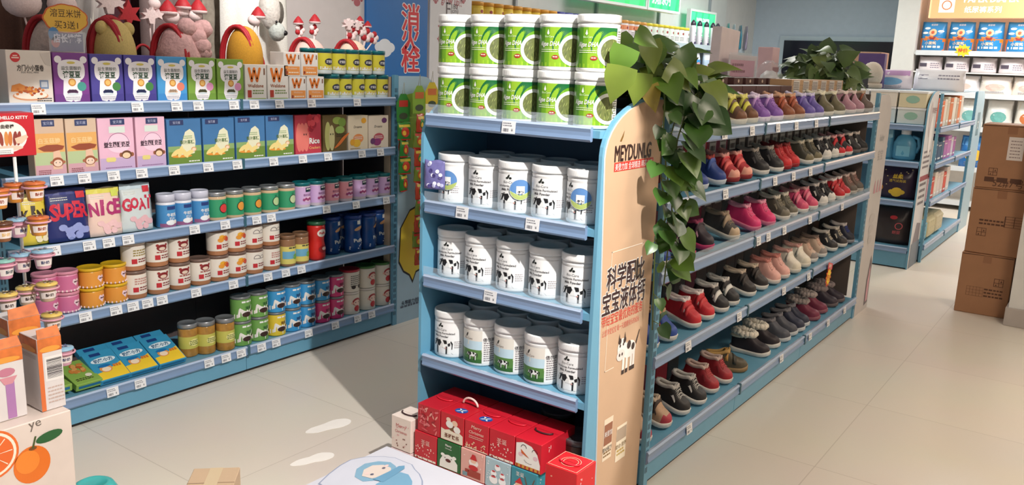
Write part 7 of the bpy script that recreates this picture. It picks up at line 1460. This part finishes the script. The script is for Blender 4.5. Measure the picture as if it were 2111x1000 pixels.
# ------------------------------------------------------------------ diaper wall
DX = 11.0
du = thing('diaper_wall_unit', 'white wall unit of diaper packs at the far right', 'shelf unit', (DX, 0, 0)); SID = M(206, 204, 200, .5)
b = MB(); b.box(0, .45, 2.19, 2.43, 0, 2.9, SID); b.build('side_panel', du); b = MB(); b.box(.4, .44, -1.2, 2.19, 0, 2.9, M(232, 226, 220, .5)); b.build('back_panel', du)
DZ = [1.80, 1.335, .96, .5, .1]
for z in DZ: b = MB(); b.box(0, .4, -1.2, 2.188, z-.035, z, M(226, 224, 220, .4)); b.box(-.012, -.001, -1.2, 2.17, z-.045, z+.012, M(214, 218, 222, .2)); b.build('shelf', du)
b = MB(); b.box(.02, .38, -1.2, 2.18, 1.56, 1.575, M(226, 224, 220, .4)); b.build('shelf', du)
hd_ = thing('header_sign', 'orange lit header sign reading paper diaper at the far right', 'sign', (DX, 2.09, 2.175), -PI/2); b = MB(); b.box(0, 3.2, .0, .1, 0, .42, M(236, 176, 130, .4, 'emit')); sf = flat(0, 0, 0); b.rect(sf, .02, .0, 1.1, .42, M(232, 150, 104, .4, 'emit'), .001); b.rect(sf, 1.3, 0, 2.2, .42, M(240, 200, 160, .4, 'emit'), .001)
PW = M(250, 238, 226, .4, 'emit'); b.rect(sf, .1, .06, .26, .22, PW, .002); b.ell(sf, .18, .14, .055, .055, M(226, 150, 110), .003, 14); b.ell(sf, .18, .14, .04, .04, PW, .004, 14); b.text(sf, 'PAPER DIAPER', .62, .2, .085, PW, .003, maxw=.6, bold=.03); b.text(sf, '纸尿裤系列', .55, .09, .075, PW, .003, maxw=.42, bold=.01); b.build('lit_face', hd_)
def dip(b, sf, w, h):
    b.rect(sf, 0, 0, w, h*.44, M(226, 120, 40), .0006, 10); b.poly(sf, [(0, h*.42), (w*.2, h*.5), (w*.5, h*.56), (w*.8, h*.5), (w, h*.42), (w, h*.36), (0, h*.36)], M(230, 132, 50), .0012, 2)
    b.ell(sf, w*.5, h*.64, w*.15, h*.12, M(236, 190, 150), .0018, 16, 2); b.ell(sf, w*.5, h*.64, w*.07, h*.055, M(196, 90, 60), .0026, 12, 2); b.poly(sf, [(w*.36, h*.5), (w*.64, h*.5), (w*.58, h*.4), (w*.42, h*.4)], M(150, 50, 44), .002)
    for u, v in ((.2, .62), (.8, .68), (.25, .78)): b.ell(sf, w*u, h*v, w*.12, h*.04, PAPER, .0018, 12, 2)
    b.text(sf, '纸尿裤', w*.5, h*.9, h*.07, PAPER, .0014, maxw=w*.5); b.text(sf, '小黄鸭', w*.45, h*.28, h*.12, M(240, 214, 190), .0016, maxw=w*.6, bold=.02); b.lines(sf, w*.1, w*.9, h*.12, 1, .01, h*.07, M(236, 226, 216), .0016)
for k, px in enumerate((1922, 1981, 2036, 2090, 2140)): softpack('diaper_pack', 'blue and orange diaper pack on the upper wall shelf, %s from left' % ORD[k], DX+.12, Yat(1922, DX+.05, 1.95)-.292*k, DZ[0]+.001, .262, .16, .335, (40, 130, 190), dip, RZ, 'blue and orange diaper packs')
def soft(b, sf, w, h): b.rect(sf, w*.08, h*.3, w*.4, h*.55, M(90, 80, 96), .001, 4); b.lines(sf, w*.55, w*.9, h*.5, 3, h*.14, h*.06, M(150, 140, 156), .001)
for k, px in enumerate((1916, 1972, 2024, 2072, 2118)): softpack('diaper_pack', 'white diaper pack below the blue and orange packs, %s from left' % ORD[k], DX+.12, Yat(1916, DX+.05, 1.66)-.28*k, 1.577, .25, .16, .165, (228, 218, 222), soft, RZ, 'white diaper packs in the second row')
for k, (px, w_, c) in enumerate(((1914, .24, (228, 220, 228)), (1978, .4, (226, 226, 232)), (2052, .32, (238, 228, 218)), (2121, .32, (240, 224, 212)))): softpack('diaper_pack', 'large pale diaper pack in the third wall row, %s from left' % ORD[k], DX+.13, Yat(px, DX+.05, 1.45), DZ[1]+.001, w_, .18, .205, c, packart((236, 228, 226), (222, 190, 180)), RZ, 'large pale diaper packs in the third row')
for k, (px, c, c2) in enumerate(((2000, (226, 226, 222), (120, 180, 176)), (2056, (232, 232, 228), (110, 176, 170)), (2108, (236, 230, 220), (206, 120, 70)), (2160, (232, 228, 222), (206, 120, 70)))): softpack('diaper_pack', 'white diaper pack with %s print in the fourth wall row, %s from left' % (('teal', 'teal', 'orange', 'orange')[k], ORD[k]), DX+.13, Yat(2000, DX+.05, 1.15)-.29*k, DZ[2]+.001, .262, .18, .32, c, packart((236, 234, 230), c2), RZ, 'white diaper packs in the fourth row')
for k in range(3): softpack('diaper_pack', 'blue and yellow diaper pack low on the wall unit, %s from left' % ORD[k], DX+.13, Yat(2010, DX+.05, .8)-.31*k, DZ[3]+.001, .29, .18, .36, (40, 110, 180), packart((60, 140, 206), (236, 190, 60)), RZ, 'blue and yellow diaper packs low down')
b = MB(); Pq = [((.09 if k % 2 == 0 else .06)*math.cos(PI*k/9), (.075 if k % 2 == 0 else .05)*math.sin(PI*k/9)) for k in range(18)]; b.prism(flat(0, 0, 0), Pq, -.002, 0, M(236, 206, 50)); b.text(flat(0, 0, 0), '特价', 0, 0, .05, M(206, 60, 50), .001, maxw=.1, bold=.02); o = b.build('price_card'); p = at(1985, 104, 0, DX-.014); o.location = p; o.rotation_euler = (0, 0, RZ); tag(o, 'yellow starburst price card below the blue and orange diaper packs', 'price card')
# dark window and bits by the back wall
b = MB(); FR = M(170, 186, 196, .5); b.box(12.17, 12.199, 2.55, 4.2, .9, 2.0, FR); b.box(12.155, 12.172, 2.62, 4.13, .97, 1.94, M(24, 26, 38, .15)); structure('window_1', b)
# ------------------------------------------------------------------ cartons by the column
CB = M(166, 120, 86, .7, 'card'); CINK = M(92, 60, 44, .8)
def big_carton(w_, d, h_, seed, sticker, grid):
    b = MB(); b.rbox(-w_/2, w_/2, 0, d, 0, h_, CB, .004); sf = flat(-w_/2, 0, 0); rnd = random.Random(seed); b.rect(sf, w_*.42, h_*.86, w_*.58, h_-.004, M(150, 104, 72, .35), .0008); b.poly(sf, [(w_*.02, h_*.97), (w_*.5, h_*.985), (w_*.98, h_*.97), (w_*.98, h_*.985), (w_*.02, h_*.985)], CINK, .0008)
    st = flat(-w_/2, 0, h_, (1, 0, 0), (0, 1, 0)); b.rect(st, 0.002, d*.49, w_-.002, d*.495, CINK, .0008); b.rect(st, w_*.0, d*.4, w_, d*.6, M(176, 132, 92, .25), .0005)
    def sym(u, v, s_):
        for a in ((u, v, u+s_, v+.003), (u, v+s_*.9, u+s_, v+s_*.9+.003), (u, v, u+.003, v+s_*.9), (u+s_-.003, v, u+s_, v+s_*.9), (u, v+s_*.42, u+s_, v+s_*.42+.003), (u+s_*.5, v, u+s_*.5+.003, v+s_*.9)): b.rect(sf, *a, CINK, .001)
        b.poly(sf, [(u+s_*.15, v+s_*.1), (u+s_*.35, v+s_*.1), (u+s_*.25, v+s_*.32)], CINK, .001); b.poly(sf, [(u+s_*.65, v+s_*.55), (u+s_*.85, v+s_*.55), (u+s_*.75, v+s_*.8)], CINK, .001)
    if sticker: b.rect(sf, w_*.46, h_*.46, w_*.72, h_*.82, M(226, 214, 206), .0012); b.lines(sf, w_*.5, w_*.68, h_*.75, 6, h_*.05, h_*.015, M(150, 130, 126), .0018); sym(w_*.2, h_*.2, .05); b.lines(sf, w_*.15, w_*.95, h_*.1, 1, .01, .03, CINK, .001, seed=5); b.text(sf, '52#7号8', w_*.6, h_*.09, .06, CINK, .0014, maxw=w_*.6)
    elif grid == 1: sym(w_*.16, h_*.27, .055); b.lines(sf, w_*.18, w_*.6, h_*.5, 2, .022, .011, CINK, .001); b.rect(sf, w_*.6, h_*.44, w_*.62, h_*.6, CINK, .001); b.rect(sf, w_*.92, h_*.44, w_*.94, h_*.6, CINK, .001); [b.rect(sf, w_*.6, h_*(.44+.04*k), w_*.94, h_*(.445+.04*k), CINK, .001) for k in range(5)]; b.rect(sf, w_*.76, h_*.44, w_*.77, h_*.6, CINK, .001)
    else: sym(w_*.68, h_*.5, .055); [b.rect(sf, w_*.18, h_*(.3+.05*k), w_*.5, h_*(.303+.05*k), CINK, .001) for k in range(4)]; [b.rect(sf, w_*(.18+.064*k), h_*.3, w_*(.184+.064*k), h_*.45, CINK, .001) for k in range(6)]; b.lines(sf, w_*.52, w_*.9, h_*.42, 3, .022, .01, CINK, .001)
    return b.build('cardboard_carton')
for k, (w_, h_, z, y, lab) in enumerate(((.30, .400, .0, .62, 'lowest brown carton of the stack of three by the column'), (.335, .425, .402, .595, 'middle brown carton of the stack of three by the column'), (.335, .40, .829, .592, 'top brown carton with white sticker in the stack of three'))):
    o = big_carton(w_, .32, h_, k, k == 2, k); o.location = (6.13 if k else 6.125, y, z); o.rotation_euler = (0, 0, RZ + (.02, -.02, .015)[k]); tag(o, lab, 'carton', 'stacked brown cartons')
